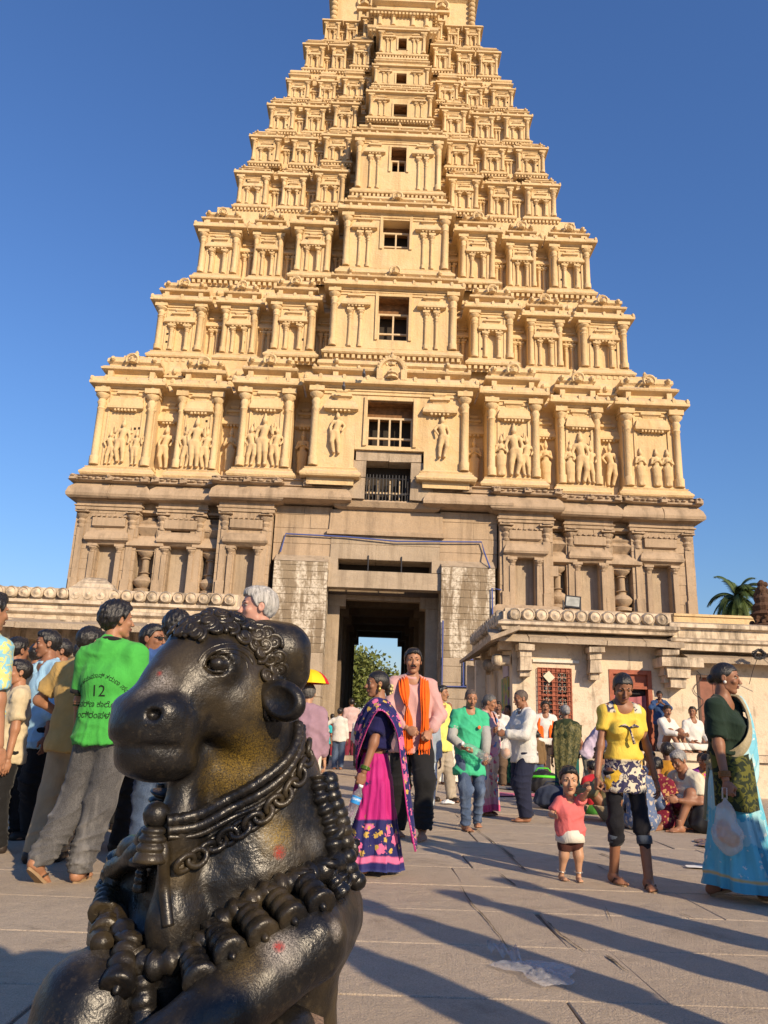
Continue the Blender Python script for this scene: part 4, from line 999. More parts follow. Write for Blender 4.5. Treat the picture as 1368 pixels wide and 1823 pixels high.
# tall hall outside the frame on the right; its shadow falls on the gate pier
NB = Bld('side_gatehouse', (14, 16.5, 0), 'tall plain cream gatehouse standing beyond the right edge of the picture', 'building')
mb = MB(); mb.box(12.8, 16, 15, 18, 0, 8.6); NB.o(mb, 'wall', PL); mb = MB(); mb.sweep(12.8, 16, 15, 18, [(.05, 8.5), (.2, 8.6), (.2, 8.7), (0, 8.85)]); NB.o(mb, 'cornice', PL)

# ------------------------------------------------------------------ trees
def leafmat(name, a, b):
    g = NG(name); oi = g.noise(1.1, 4, .6); c = g.mix(g.ramp(oi, .35, .65), a, b); c = g.mix(g.ramp(g.noise(9, 3), .4, .7, 0, .5), c, [x*.6 for x in a]); g.color(c); g.rough(.55); g.spec(.25)
    return g.m
LEAF = leafmat('tree_leaves', (.10, .13, .03), (.17, .19, .05)); PALM = leafmat('palm_leaves', (.045, .075, .02), (.10, .13, .035)); BARK = plain('bark', (.12, .085, .055), .9, .3, 8, .02)
def tree(loc, h, rad, nleaf, label, seed=1):
    r = np.random.RandomState(seed); t = thing('leafy_tree', loc, label, 'tree')
    mb = MB(); mb.tube([(0, 0, 0), (.1, .05, h*.25), (0, .1, h*.5)], [.3, .22, .14], 8)
    cl = []
    for i in range(46):
        d = r.normal(size=3); d /= np.linalg.norm(d); q = r.uniform(.55, 1.0)
        c = np.array([d[0]*rad*q, d[1]*rad*q, h*.66+d[2]*h*.30*q]); cl.append(c)
        if i < 14: mb.tube([(0, .1, h*.4+.05*i), tuple(c*np.array([.5, .5, 1])*.98), tuple(c)], [.1, .05, .02], 5)
    mb.obj('trunk', BARK, t, True)
    n = nleaf; ci = r.randint(0, len(cl), n); P = np.array(cl)[ci]+r.normal(size=(n, 3))*np.array([rad*.17, rad*.17, h*.06])
    a = r.normal(size=(n, 3)); a /= np.linalg.norm(a, axis=1)[:, None]; b = np.cross(a, r.normal(size=(n, 3))); b /= np.linalg.norm(b, axis=1)[:, None]
    L = r.uniform(.25, .5, (n, 1)); W = L*.6
    V = np.stack([P-a*L*.5, P+b*W*.5, P+a*L*.5, P-b*W*.5], 1).reshape(-1, 3); me = mesh_np('crown', V, np.arange(4*n).reshape(n, 4), LEAF, False); link('crown', me, t); return t
c = atY(650, 1290, 72); tree((c.x-2.6, 72, 0), 8.6, 4.6, 14000, 'green leafy tree seen through the gate passage', 3)
def palm(loc, h, label, seed):
    r = random.Random(seed); t = thing('coconut_palm', loc, label, 'palm')
    MB().tube([(0, 0, 0), (.15, 0, h*.3), (.05, 0, h*.7), (0, 0, h)], [.24, .19, .16, .17], 8).obj('trunk', BARK, t, True)
    for i in range(44):
        az = i*2.4+r.uniform(-.3, .3); el = R(r.choice((80, 65, 50, 35, 15, -5, -25, -40))); L = r.uniform(2.3, 3.1); v = []; f = []; p = Vector((0, 0, h)); d = Vector((math.cos(az)*math.cos(el), math.sin(az)*math.cos(el), math.sin(el))); N = 22; mbp = []
        side = Vector((-math.sin(az), math.cos(az), 0))
        for k in range(N):
            t_ = k/N; mbp.append(p.copy()); d = (d+Vector((0, 0, -.085-.05*t_))).normalized(); p = p+d*L/N
            ll = .72*math.sin(math.pi*(.12+.82*t_))**.7
            for s_ in (-1, 1):
                tip = p+(side*s_*.75+d*.55+Vector((0, 0, -.42))).normalized()*ll*r.uniform(.85, 1.1); b0 = len(v)
                v += [p-d*.09, p+d*.09, tip]; f.append((b0, b0+1, b0+2))
        m = MB(); m.raw(v, f); m.tube(mbp, .03, 4); m.obj('frond', PALM, t)
    return t
c = atY(1316, 1095, 62); palm((c.x, 62, 0), c.z+1.3, 'dark green coconut palm behind the cream wall', 5)
mb = MB()
for i in range(3): mb.tube([(-14+i*.3, 95, 15.6-i*.5), (0, 95, 14.7-i*.5), (14, 95, 14.4-i*.5)], .03, 4)
tag(mb.obj('overhead_wires', IRON), 'thin overhead wires crossing the sky seen through the gate', 'wires')
# ------------------------------------------------------------------ kneeling bull statue in the foreground
PHI = R(24); NO = atY(352, 1185, 1.72); NO.z = 0
NM = Matrix.Translation(NO) @ Matrix.Rotation(-PHI, 4, 'Z'); NI = NM.inverted()
nandi = thing('bull_statue', NO, 'black oiled stone statue of a seated bull with bell garlands in the foreground', 'statue', None, -PHI)
HRZ = Matrix.Rotation(R(-15), 4, 'Z')
def HP(p): c = Vector((0, .07, 0)); return c+(HRZ @ (Vector(p)-c))+Vector((.026, .01, 0))
def nandi_body():
    f = Field((-.42, -.36, .28), (.44, .95, 1.32), .0068)
    # trunk, chest, hump
    f.ell((-.16, .64, .58), (.23, .40, .26), .02, Matrix.Rotation(R(28), 4, 'Z')); f.ell((-.02, .25, .62), (.22, .23, .30), .08); f.ell((-.06, .40, .86), (.13, .20, .15), .1)
    f.chain([(.09, .28, .80), (.125, .27, .62), (.13, .27, .36)], [.095, .098, .10], .07)          # near shoulder and flank
    f.chain([(-.17, .30, .80), (-.20, .24, .62), (-.20, .2, .4)], [.10, .11, .11], .07)
    # neck and dewlap
    f.chain([(0, .13, 1.07), (0, .19, .92), (0, .24, .76)], [.118, .15, .20], .06)
    f.chain([(0, .0, .93), (0, -.01, .80), (0, -.0, .62), (0, .03, .45)], [.035, .032, .04, .05], .05)
    # forelegs folded in front
    f.chain([(.15, .34, .60), (.225, .14, .595)], [.10, .078], .05)
    f.chain([(.238, .115, .595), (.16, -.06, .50), (.04, -.26, .385)], [.076, .066, .060], .03)
    f.chain([(-.13, .28, .56), (-.125, -.05, .475)], [.105, .092], .05)
    f.chain([(-.125, -.07, .465), (-.115, -.14, .36), (-.10, -.16, .28)], [.098, .085, .07], .04)
    # skull, turned a little further to its right than the chest
    E = lambda c, r, k, sub=False: f.ell(HP(c), r, k, HRZ, sub); Cn = lambda P, rs, k, sub=False: f.chain([HP(p) for p in P], rs, k, None, sub)
    E((0, .055, 1.10), (.108, .12, .108), .03); E((0, .02, 1.16), (.086, .10, .062), .03)
    E((0, -.015, 1.075), (.092, .085, .10), .03); Cn([(0, .02, 1.165), (0, -.045, 1.075), (0, -.10, 1.005)], [.076, .082, .082], .03)
    E((0, -.110, .988), (.090, .085, .074), .03); E((0, -.098, .932), (.080, .082, .046), .015)
    E((.072, .07, 1.03), (.05, .085, .075), .05); E((-.072, .07, 1.03), (.05, .085, .075), .05)
    for s in (-1, 1):
        E((s*.054, -.135, 1.022), (.034, .036, .032), .025)
        E((s*.066, -.163, 1.016), (.015, .013, .010), .008, True)                                   # nostril
        E((s*.078, -.022, 1.128), (.040, .042, .044), .025); E((s*.098, -.045, 1.120), (.030, .026, .020), .008, True)     # eye socket
        E((s*.090, -.036, 1.121), (.021, .021, .017), .003)
        Cn([(s*.05, .12, 1.17), (s*.07, .16, 1.165), (s*.078, .175, 1.12)], [.064, .064, .050], .02)  # horn stump
    for i in range(14):
        a = R(-75+150*i/13); b = R(-75+150*(i+1)/13)
        f.cap(HP((.090*math.sin(a), -.106-.088*math.cos(a), .953)), HP((.090*math.sin(b), -.106-.088*math.cos(b), .953)), .0115, None, .003, True)   # mouth
    f.warp(lambda x, y, z: .0016*np.sin(x*61+y*23)*np.sin(y*57+z*31)*np.sin(z*67+x*29))
    return f.net()
def mk_black(name, marks=(), gloss=.3):
    g = NG(name); n1 = g.noise(6, 6, .65); n2 = g.noise(45, 5, .7); n3 = g.noise(160, 3, .6)
    c = g.mix(g.ramp(n1, .4, .65), (.006, .006, .007), (.014, .012, .010))
    c = g.mix(g.ramp(n2, .55, .72, 0, .7), c, (.04, .031, .020)); c = g.mix(g.ramp(n3, .66, .76, 0, .5), c, (.13, .10, .06))
    big = g.noise(3.1, 5, .6, None, .4); c = g.mix(g.ramp(big, .50, .68, 0, .7), c, (.085, .060, .026))
    rg = g.math('ADD', g.ramp(n1, .3, .7, gloss-.04, gloss+.20), g.ramp(n2, .5, .75, 0, .16))
    sp = g.ramp(n3, .45, .58); sp2 = g.ramp(g.noise(330, 6, .9), .45, .60)
    for (p, r, col, st) in marks:
        d = g.n('VectorMath', operation='DISTANCE'); g.l(g.co(), d.inputs[0]); d.inputs[1].default_value = p
        m = g.ramp(g.math('ADD', d.outputs['Value'], g.math('MULTIPLY', g.math('SUBTRACT', n2, .5), r*1.1)), r*.15, r*1.1, 1, 0)
        m = g.math('MULTIPLY', m, g.math('MULTIPLY', g.math('ADD', g.math('MULTIPLY', sp2, .85), g.math('MULTIPLY', sp, .12)), st))
        c = g.mix(m, c, col); rg = g.math('ADD', rg, g.math('MULTIPLY', m, .45))
    g.color(c); g.rough(rg); g.spec(.42)
    g.bump(g.math('ADD', g.math('ADD', g.math('MULTIPLY', n1, .8), g.math('MULTIPLY', g.noise(21, 5, .7, None, .5), .5)), g.math('ADD', g.math('MULTIPLY', n2, .10), g.math('MULTIPLY', n3, .16))), .007, .7); return g.m
NV, NF = nandi_body()
nb_tree = BVHTree.FromPolygons([NM @ Vector(v) for v in NV.tolist()], NF.tolist())
def npick(px, py, off=0.0):
    """point of the statue's skin seen at a pixel of the photograph, in the statue's own space"""
    d = ray(px, py).normalized(); h = nb_tree.ray_cast(CAMP, d)
    if h[0] is None:
        h = nb_tree.find_nearest(CAMP+d*1.85); n = h[1]
    p = h[0]+h[1]*off; return NI @ p, (NI.to_3x3() @ h[1]).normalized()
YEL, REDK, WHT = (.30, .19, .02), (.33, .01, .012), (.42, .38, .34)
MARKS = []
for (px, py, r, c, s) in ((440, 1345, .075, YEL, .9), (400, 1385, .06, YEL, .6), (492, 1490, .045, YEL, .9), (498, 1518, .016, REDK, 1.6), (287, 1212, .034, WHT, 1.1), (284, 1199, .008, REDK, 1.5), (500, 1690, .045, WHT, 1.3), (497, 1686, .012, REDK, 1.8), (600, 1655, .022, WHT, 1.0), (560, 1500, .03, (.3, .29, .27), .5), (590, 1440, .03, (.28, .27, .25), .5), (330, 1180, .05, (.10, .085, .06), .5), (310, 1560, .03, (.22, .17, .1), .6), (465, 1240, .05, (.20, .14, .05), .7), (150, 1690, .07, (.30, .28, .26), .4), (440, 1720, .05, (.25, .17, .05), .5), (255, 1232, .025, WHT, .5)):
    p, n = npick(px, py); MARKS.append((p, r, c, s))
BLK = mk_black('oiled_black_stone', MARKS, .26); BLK2 = mk_black('oiled_black_stone_carving', (), .24)
link('body', mesh_np('body', NV, NF, BLK), nandi)
def rope(name, pix, r, twist=0, off=.0, n=10, mat=None, tw=.10):
    P = [npick(*p, off)[0] for p in pix]; Q = []
    for i in range(len(P)-1):
        p0, p1, p2, p3 = P[max(0, i-1)], P[i], P[i+1], P[min(len(P)-1, i+2)]
        for k in range(10):
            t = k/10; Q.append(.5*((2*p1)+(p2-p0)*t+(2*p0-5*p1+4*p2-p3)*t*t+(3*p1-p0-3*p2+p3)*t**3))
    Q.append(P[-1]); rs = [r*(1+(tw*math.sin(i*twist) if twist else 0)) for i in range(len(Q))]
    return MB().tube(Q, rs, n).obj(name, mat or BLK2, nandi, True), Q
# two ribbed collars and a cord
rope('collar_rope', [(300, 1462), (345, 1452), (400, 1425), (450, 1398), (500, 1360), (523, 1325), (527, 1290)], .012, 2.2, .006)
rope('collar_rope', [(300, 1478), (350, 1470), (410, 1440), (460, 1414), (505, 1378), (530, 1335), (534, 1295)], .010, 2.2, .005)
rope('collar_cord', [(300, 1490), (350, 1486), (415, 1455), (468, 1430), (512, 1392), (540, 1345)], .006, 0, .003)
rope('dewlap_ridge', [(290, 1395), (284, 1440), (290, 1500), (293, 1580), (300, 1650)], .012, 0, .0)
# pendant bell at the throat
def bell(P, d, s, nm='bell', par=None, rw=1.0):
    """ribbed bell hanging from P along d"""
    d = d.normalized(); q = Vector((0, 0, -1)).rotation_difference(d).to_matrix().to_4x4()
    T = Matrix.Translation(P) @ q @ Matrix.Diagonal((s*rw, s*rw, s, 1)); mb = MB()
    pr = [(.34, .16), (.52, .08), (.54, -.06), (.42, -.14), (.50, -.2), (.60, -.28), (.60, -.42), (.50, -.48), (.56, -.54), (.64, -.64), (.64, -.78), (.55, -.84), (.62, -.9), (.70, -1.06), (.74, -1.2), (.68, -1.28), (.4, -1.27)]
    mb.lathe(pr[::-1], (0, 0, 0), 14, 0, T); mb.sphere((0, 0, -1.2), .22, 8, 0, T); return mb.obj(nm, BLK2, par or nandi, True)
p, n = npick(287, 1452, .012); MB().sphere(p, (.026, .026, .026), 14).obj('pendant_knob', BLK2, nandi, True)
p, n = npick(285, 1478, .014); bell(p, Vector((0, -.05, -1)), .046, 'pendant_bell')
# chain of interlocking links
CH = [(318, 1540), (352, 1520), (390, 1500), (425, 1478), (455, 1458), (485, 1432), (510, 1408), (528, 1380), (540, 1350), (545, 1325)]
_, Q = rope('chain_backing', CH, .004, 0, .0); L = [0]
for a, b in zip(Q, Q[1:]): L.append(L[-1]+(b-a).length)
NLK = 15
for i in range(NLK):
    t = L[-1]*(i+.5)/NLK; k = max(j for j in range(len(L)) if L[j] <= t); c = Q[k]; tg = (Q[min(k+1, len(Q)-1)]-Q[max(0, k-1)]).normalized()
    w = NM @ c; h = nb_tree.find_nearest(w); nr = (NI.to_3x3() @ h[1]).normalized(); c = (NI @ h[0])+nr*.008
    nr = (nr-tg*nr.dot(tg)).normalized(); sd = tg.cross(nr); tilt = R(28 if i % 2 else -22); u = sd*math.cos(tilt)+nr*math.sin(tilt); a_ = L[-1]/NLK*.80
    MB().tube([c+tg*(a_*math.cos(x))+u*(.0155*math.sin(x)) for x in np.linspace(0, 2*math.pi, 15)[:-1]], .0066, 7, 0, True).obj('chain_link', BLK2, nandi, True)
# bell garland across the chest, rope and bells
G1 = [(622, 1468), (608, 1520), (575, 1548), (530, 1568), (480, 1585), (430, 1615), (385, 1650), (340, 1688), (290, 1712), (248, 1715), (222, 1680), (210, 1620), (205, 1560), (215, 1500), (240, 1450), (262, 1420)]
_, Q = rope('garland_rope', G1, .024, 1.25, .010, 12, None, .2)
for (px, py, qx, qy, wd) in ((572, 1548, 606, 1600, 1), (530, 1565, 572, 1622, 1), (482, 1588, 532, 1655, 1), (435, 1615, 482, 1690, 1.05), (385, 1652, 430, 1735, 1.1), (335, 1695, 372, 1790, 1.1), (258, 1722, 250, 1812, 1.25), (225, 1690, 205, 1760, 1.1), (208, 1640, 176, 1696, 1), (204, 1590, 170, 1640, 1), (210, 1540, 180, 1586, 1), (612, 1510, 630, 1560, .9)):
    p, n = npick(px, py, .016); q, n2 = npick(qx, qy, .010); d = q-p
    if d.length > .11: d = d.normalized()*.10
    b = bell(p, d, max(.05, d.length)/1.32*wd, 'bell', None, .56)
    MB().tube([p+Vector((.024*math.cos(a), .016*math.sin(a), .008)) for a in np.linspace(0, 6.28, 9)[:-1]], .010, 6, 0, True).obj('collar', BLK2, b, True)
# second garland over hump and far side
_, Q = rope('hump_garland', [(560, 1385), (590, 1410), (612, 1445), (625, 1490), (628, 1540), (615, 1580)], .02, 1.25, .004, 10, None, .25)
for i in range(3, len(Q)-2, 4):
    h = nb_tree.find_nearest(NM @ Q[i]); nr = (NI.to_3x3() @ h[1]).normalized(); MB().sphere(Q[i]+nr*.008+Vector((.008, .03, 0)), (.022, .024, .02), 10).obj('garland_bead', BLK2, nandi, True)
# long knobbed garland falling on the shadow side
_, Q = rope('side_garland', [(275, 1410), (255, 1440), (235, 1480), (222, 1530), (205, 1580), (190, 1640), (180, 1690)], .025, 1.25, .010, 12, None, .22)
# flower curls on the brow and along the cheek
def rosette(p, n, r, nm='brow_curl', sq=.5):
    q = Vector((0, 0, 1)).rotation_difference(n).to_matrix().to_4x4(); T = Matrix.Translation(p) @ q; mb = MB()
    sp = [T @ Vector((r*(1-t/9)*math.cos(t*1.2+r*900), r*(1-t/9)*math.sin(t*1.2+r*900), r*.12*t/3)) for t in np.linspace(0, 8.2 if nm != 'nostril' else 4.2, 26)]
    mb.tube(sp, [r*.26]*20+[r*.22, r*.2, r*.18, r*.16, r*.14, r*.1], 7); mb.sphere((0, 0, r*.05), (r*.8, r*.8, r*.35), 10, 0, T); return mb.obj(nm, BLK2, nandi, True)
for (px, py, r) in ((325, 1128, .016), (343, 1122, .018), (352, 1108, .017), (372, 1112, .02), (368, 1098, .015), (395, 1101, .021), (420, 1106, .022), (444, 1120, .022), (458, 1132, .023), (470, 1150, .019), (462, 1165, .016), (480, 1172, .018), (484, 1195, .017), (472, 1205, .013), (486, 1215, .016), (490, 1235, .017), (476, 1232, .012), (487, 1255, .014), (333, 1112, .016), (352, 1130, .016), (385, 1122, .017), (410, 1118, .016), (432, 1135, .015), (380, 1092, .016), (455, 1150, .014), (495, 1210, .015), (497, 1190, .016), (494, 1170, .016), (486, 1145, .017), (474, 1130, .017), (310, 1125, .012), (405, 1092, .016), (440, 1100, .018)):
    p, n = npick(px, py, .004); rosette(p, n, r*1.25)
mb = MB()
for k in range(4): P = [npick(476+k*5+6*math.sin(t*2+k), 1205+t*26, .004)[0] for t in np.linspace(0, 3, 8)]; MB().tube(P, .0048, 6).obj('cheek_tassel', BLK2, nandi, True)
# nostril whorls
# wrinkles round the eyes
for dr, r_, t0, t1 in ((31, .0036, -.2, 3.4), (40, .0046, .1, 3.2), (50, .0036, .5, 3.0)):
    P = [npick(407+dr*1.1*math.cos(t), 1188-dr*.85*math.sin(t), -.0015)[0] for t in np.linspace(t0, t1, 18)]
    for sx in (1,): MB().tube([Vector((sx*p.x, p.y, p.z)) for p in P], [r_*.4]+[r_]*16+[r_*.4], 6).obj('eye_wrinkle', BLK, nandi, True)
# eye rims and pupils
for s in (1, -1):
    c = HP((s*.094, -.043, 1.121)); nn = (HRZ @ Vector((s*.78, -.62, .05))).normalized(); u = nn.cross(Vector((0, 0, 1))).normalized(); vv = u.cross(nn)
    MB().tube([c+u*(.027*math.cos(t))+vv*(.016*math.sin(t))-nn*(.006*abs(math.cos(t))) for t in np.linspace(0, 2*math.pi, 21)[:-1]], .0045, 7, 0, True).obj('eyelid', BLK2, nandi, True)
    MB().sphere(c+nn*.001, (.0165, .0165, .0145), 14).obj('eyeball', BLK2, nandi, True)
    # ear: a cupped leaf
    f = Field((-.09, -.07, -.06), (.09, .07, .06), .004); f.ell((0, 0, 0), (.056, .028, .042), .004); f.ell((.008, -.031, .002), (.044, .022, .032), .006, None, True); f.ell((-.052, .006, 0), (.03, .022, .026), .012)
    V, Qd = f.net(); T = Matrix.Translation(HP((s*.160, .085, 1.055))) @ HRZ @ Matrix.Scale(s, 4, (1, 0, 0)) @ Matrix.Rotation(R(12), 4, 'Z') @ Matrix.Rotation(R(20), 4, 'Y')
    me = mesh_np('ear', np.array([tuple(T @ Vector(v)) for v in V.tolist()]), Qd if s > 0 else Qd[:, ::-1], BLK2); link('ear', me, nandi)
PED = mk_stone('pedestal_granite', (.30, .20, .15), (.36, .26, .2), (.24, .17, .13))
mb = MB(); mb.sweep(-.20, .20, -.34, .95, [(.10, 0), (.10, .10), (.04, .14), (.03, .26), (.07, .30), (.07, .365), (.03, .38)], 0, False, True); po = mb.obj('pedestal', PED, nandi, jit=.006); po.rotation_euler = (0, 0, R(28)); po.location = (.02, .02, 0); po.scale = (1.05, 1, 1.17)
mb = MB(); mb.sphere((.20, .12, .425), (.055, .085, .05), 12); mb.tube([(.2, .16, .41), (.12, .05, .40), (.05, -.05, .39)], [.05, .04, .03], 8); mb.obj('hoof', BLK2, nandi, True)
# ------------------------------------------------------------------ people: shared head, hair, hand and foot sculpts
def skinmat(name, c, lip=(.22, .07, .06)):
    g = NG(name); n = g.noise(7, 4); g.color(g.mix(g.ramp(n, .35, .65), [x*.88 for x in c], [x*1.1 for x in c])); g.rough(.5); g.spec(.35)
    g.b.inputs['Subsurface Weight'].default_value = .06; g.b.inputs['Subsurface Radius'].default_value = (.02, .008, .004); return g.m
SK = {'a': skinmat('skin_brown', (.34, .165, .092)), 'b': skinmat('skin_dark_brown', (.265, .122, .068)), 'c': skinmat('skin_light_brown', (.44, .245, .15)), 'd': skinmat('skin_deep', (.18, .084, .05)), 'p': skinmat('skin_pink', (.46, .24, .18))}
LIP = plain('lips', (.16, .055, .045), .45); EYW = plain('eye_white', (.30, .26, .22), .4); EYD = plain('eye_dark', (.012, .009, .007), .15)
def hairmat(name, c, r=.38):
    g = NG(name); n = g.noise(1, 5, .7, g.co(scale=(60, 60, 9))); g.color(g.mix(g.ramp(n, .35, .65), [x*.5 for x in c], [x*1.5 for x in c])); g.rough(r); g.bump(n, .01, .8); return g.m
HB = hairmat('black_hair', (.012, .010, .009)); HG = hairmat('grey_hair', (.22, .21, .20), .55); HW = hairmat('white_hair', (.36, .345, .32), .65); HD = hairmat('stubble', (.09, .065, .05), .7); HSG = hairmat('salt_hair', (.085, .08, .075), .5)
def head_field(fem=False, child=False, h=.022):
    f = Field((-.42, -.56, -.62), (.42, .54, .56), h); j = .9 if fem else 1.0; jw = .23*j; e = .02
    f.ell((0, .06, .12), (.325, .415, .375), .05); f.ell((0, -.10, -.15), (.255*j, .27, .33), .08)
    f.ell((0, -.25, -.40), (.12*j, .10, .085), .06); f.cap((-.17*j, -.02, -.30), (-.06, -.24, -.41), .075, .06, .06); f.cap((.17*j, -.02, -.30), (.06, -.24, -.41), .075, .06, .06)
    f.cap((0, -.345, .09), (0, -.435, -.10), .03, .05, .03)
    f.ell((0, -.455, -.115), (.048, .045, .04), .02)
    for s in (-1, 1):
        f.ell((s*.05, -.415, -.125), (.035, .04, .032), .015); f.ell((s*.17, -.25, -.09), (.10, .09, .09), .06)
        f.cap((s*.05, -.352, .115), (s*.20, -.305, .10), .035, .03, .03)
        f.ell((s*.135, -.395, .035), (.075, .06, .042), .03, None, True)
        f.ell((s*.335, .05, -.02), (.028, .085, .125), .02, Matrix.Rotation(R(-12), 4, 'X')); f.ell((s*.365, .03, -.01), (.02, .045, .075), .01, None, True)
    f.ell((0, -.375, -.222), (.105, .05, .026), .012); f.ell((0, -.370, -.268), (.09, .05, .026), .012); f.cap((-.10, -.405, -.246), (.10, -.405, -.246), .008, None, .008, True)
    f.chain([(0, .10, -.28), (0, .13, -.56)], [.20, .21], .05)
    return f.net()
def head_mesh(fem=False):
    V, Q = head_field(fem); c = V[Q].mean(1); mi = np.zeros(len(Q), int)
    lip = (np.abs(c[:, 0]) < .105) & (np.abs(c[:, 2]+.245) < .042) & (c[:, 1] < -.355); mi[lip] = 1
    MBx = MB()
    for s in (-1, 1): MBx.sphere((s*.133, -.282, .035), (.062, .058, .036), 10, 2); MBx.sphere((s*.133, -.318, .035), (.030, .026, .034), 8, 3)
    for s in (-1, 1): MBx.tube([(s*(.05+.03*k), -.372+.012*k*k*.5, .115+.028*math.sin(k*.75)) for k in range(6)], [.012, .022, .022, .018, .014, .008], 5, 3)
    Q2 = [tuple(i+len(V) for i in q) for q in MBx.f]
    return np.vstack([V, np.array(MBx.v)]), [tuple(q) for q in Q.tolist()]+Q2, list(mi)+MBx.m
HEADM = {False: head_mesh(False), True: head_mesh(True)}
HL = ([-.6, -.42, -.30, -.20, -.10, 0, .1, .22, .32, .6], {'short': [.36, .33, .30, .24, .06, -.03, -.10, -.27, -.35, -.38], 'tied': [.37, .34, .29, .22, .07, .0, -.14, -.24, -.28, -.30], 'bald': [.9, .9, .9, .9, .5, .10, -.02, -.20, -.28, -.30], 'stub': [.42, .37, .34, .27, .08, 0, -.02, -.18, -.26, -.3]})
def hair_mesh(kind):
    base = {'short': 'short', 'curly': 'short', 'white': 'short', 'tied': 'tied', 'braid': 'tied', 'pony': 'tied', 'bun': 'tied', 'bald': 'bald', 'stub': 'stub', 'long': 'tied'}[kind]
    th = {'short': .045, 'curly': .095, 'white': .06, 'bald': .02, 'stub': .008}.get(kind, .026)
    f = Field((-.52, -.6, -1.0 if kind in ('braid', 'long', 'pony') else -.55), (.52, .75, .68), .022)
    f.ell((0, .06, .125), (.325+th, .415+th, .375+th), .02)
    if kind in ('short', 'curly', 'white'): f.ell((0, -.10, .38), (.26, .27, .15), .08); f.ell((0, .25, -.02), (.24, .2, .22), .08)
    if kind in ('curly', 'white', 'short'): a = {'short': .010, 'curly': .018, 'white': .006}[kind]; f.warp(lambda x, y, z: a*1.5*np.sin(x*29+y*13)*np.sin(y*31+z*9+1)*np.cos(x*17)+a*np.sin(x*23+y*9)*np.sin(y*21+z*13)*np.sin(z*25+x*7))
    xs, ys = HL[0], HL[1][base]
    f.keep(lambda x, y, z: np.interp(y, xs, ys)+.018*np.sin(x*37+y*11)+.012*np.sin(x*71)-z)
    f.keep(lambda x, y, z: (-(y+.36))*1.0-(.0)*x+0*z)
    for s in (-1, 1): f.ell((s*.36, .04, -.03), (.05, .10, .13), .01, None, True)
    if base == 'tied': f.cap((0, -.40, .30), (0, -.2, .47), .014, .012, .012, True); f.cap((0, -.2, .47), (0, .12, .53), .012, .01, .012, True)
    if kind == 'bun': f.ell((0, .46, -.06), (.17, .14, .16), .04)
    if kind == 'tied': f.ell((0, .44, -.12), (.14, .12, .20), .05); f.ell((0, .42, -.30), (.10, .09, .14), .05)
    if kind in ('braid', 'pony', 'long'): f.chain([(0, .40, -.05), (0, .50, -.25), (0, .46, -.55), (.03, .40, -.92)], [.13, .12, .10, .05], .04); f.warp(lambda x, y, z: .012*np.sin(z*30+np.abs(x)*20)*(z < -.1))
    return f.net()
HAIRC = {}
def hair_get(kind):
    if kind not in HAIRC: HAIRC[kind] = hair_mesh(kind)
    return HAIRC[kind]
def hand_mesh(pose):
    """left hand, wrist at the origin, fingers along -Z, palm towards -X, thumb towards -Y"""
    f = Field((-.10, -.09, -.20), (.05, .06, .03), .0042)
    f.cap((0, 0, .02), (0, 0, -.02), .022, .024, .01, False, (.8, 1.1, 1)); f.ell((0, 0, -.052), (.016, .041, .048), .012); f.ell((-.006, -.026, -.04), (.016, .02, .03), .012)
    cu = {'rest': (18, 28, 22), 'fist': (68, 85, 60), 'open': (4, 6, 4), 'hook': (35, 70, 50)}[pose]
    for i, (y, L, r) in enumerate(((-.030, .072, .0088), (-.0105, .082, .0092), (.0095, .077, .0088), (.028, .060, .0078))):
        p = Vector((0, y, -.088+abs(y+.008)*.25)); a = 0; sp = (y+.0)*(.9 if pose == 'open' else .25)
        for k, fr in enumerate((.45, .32, .23)):
            a += R(cu[k]*(1+.12*i)); q = p+Vector((-math.sin(a), sp*.6, -math.cos(a))).normalized()*L*fr; f.cap(p, q, r*(1-.1*k), r*(1-.1*(k+1)), .004); p = q
    t0 = Vector((-.004, -.030, -.022)); T1 = {'rest': ((-.018, -.052, -.055), (-.026, -.052, -.085)), 'fist': ((-.030, -.045, -.05), (-.052, -.018, -.066)), 'open': ((-.012, -.064, -.05), (-.016, -.088, -.078)), 'hook': ((-.026, -.048, -.052), (-.046, -.030, -.075))}[pose]
    f.chain([t0, T1[0], T1[1]], [.014, .0115, .0085], .008); return f.net()
HANDS = {p: hand_mesh(p) for p in ('rest', 'fist', 'open', 'hook')}
def foot_mesh():
    """ankle at the origin, sole at z=-.075, toes towards -Y"""
    f = Field((-.07, -.22, -.09), (.07, .10, .06), .0055)
    f.cap((0, 0, .05), (0, .005, -.02), .036, .038, .02); f.ell((0, .035, -.045), (.034, .042, .034), .03); f.cap((0, .02, -.045), (-.004, -.11, -.055), .034, .026, .03); f.ell((0, -.10, -.062), (.045, .055, .018), .02)
    for i in range(5): x = -.030+.0155*i; f.cap((x*.95, -.135+.008*abs(i-1), -.062), (x, -.172+.011*i+(.0 if i else .0), -.064), .0125 if i == 0 else .0095, .0115 if i == 0 else .0085, .006)
    f.keep(lambda x, y, z: -.076-z+0*x+0*y); return f.net()
FOOT = foot_mesh()
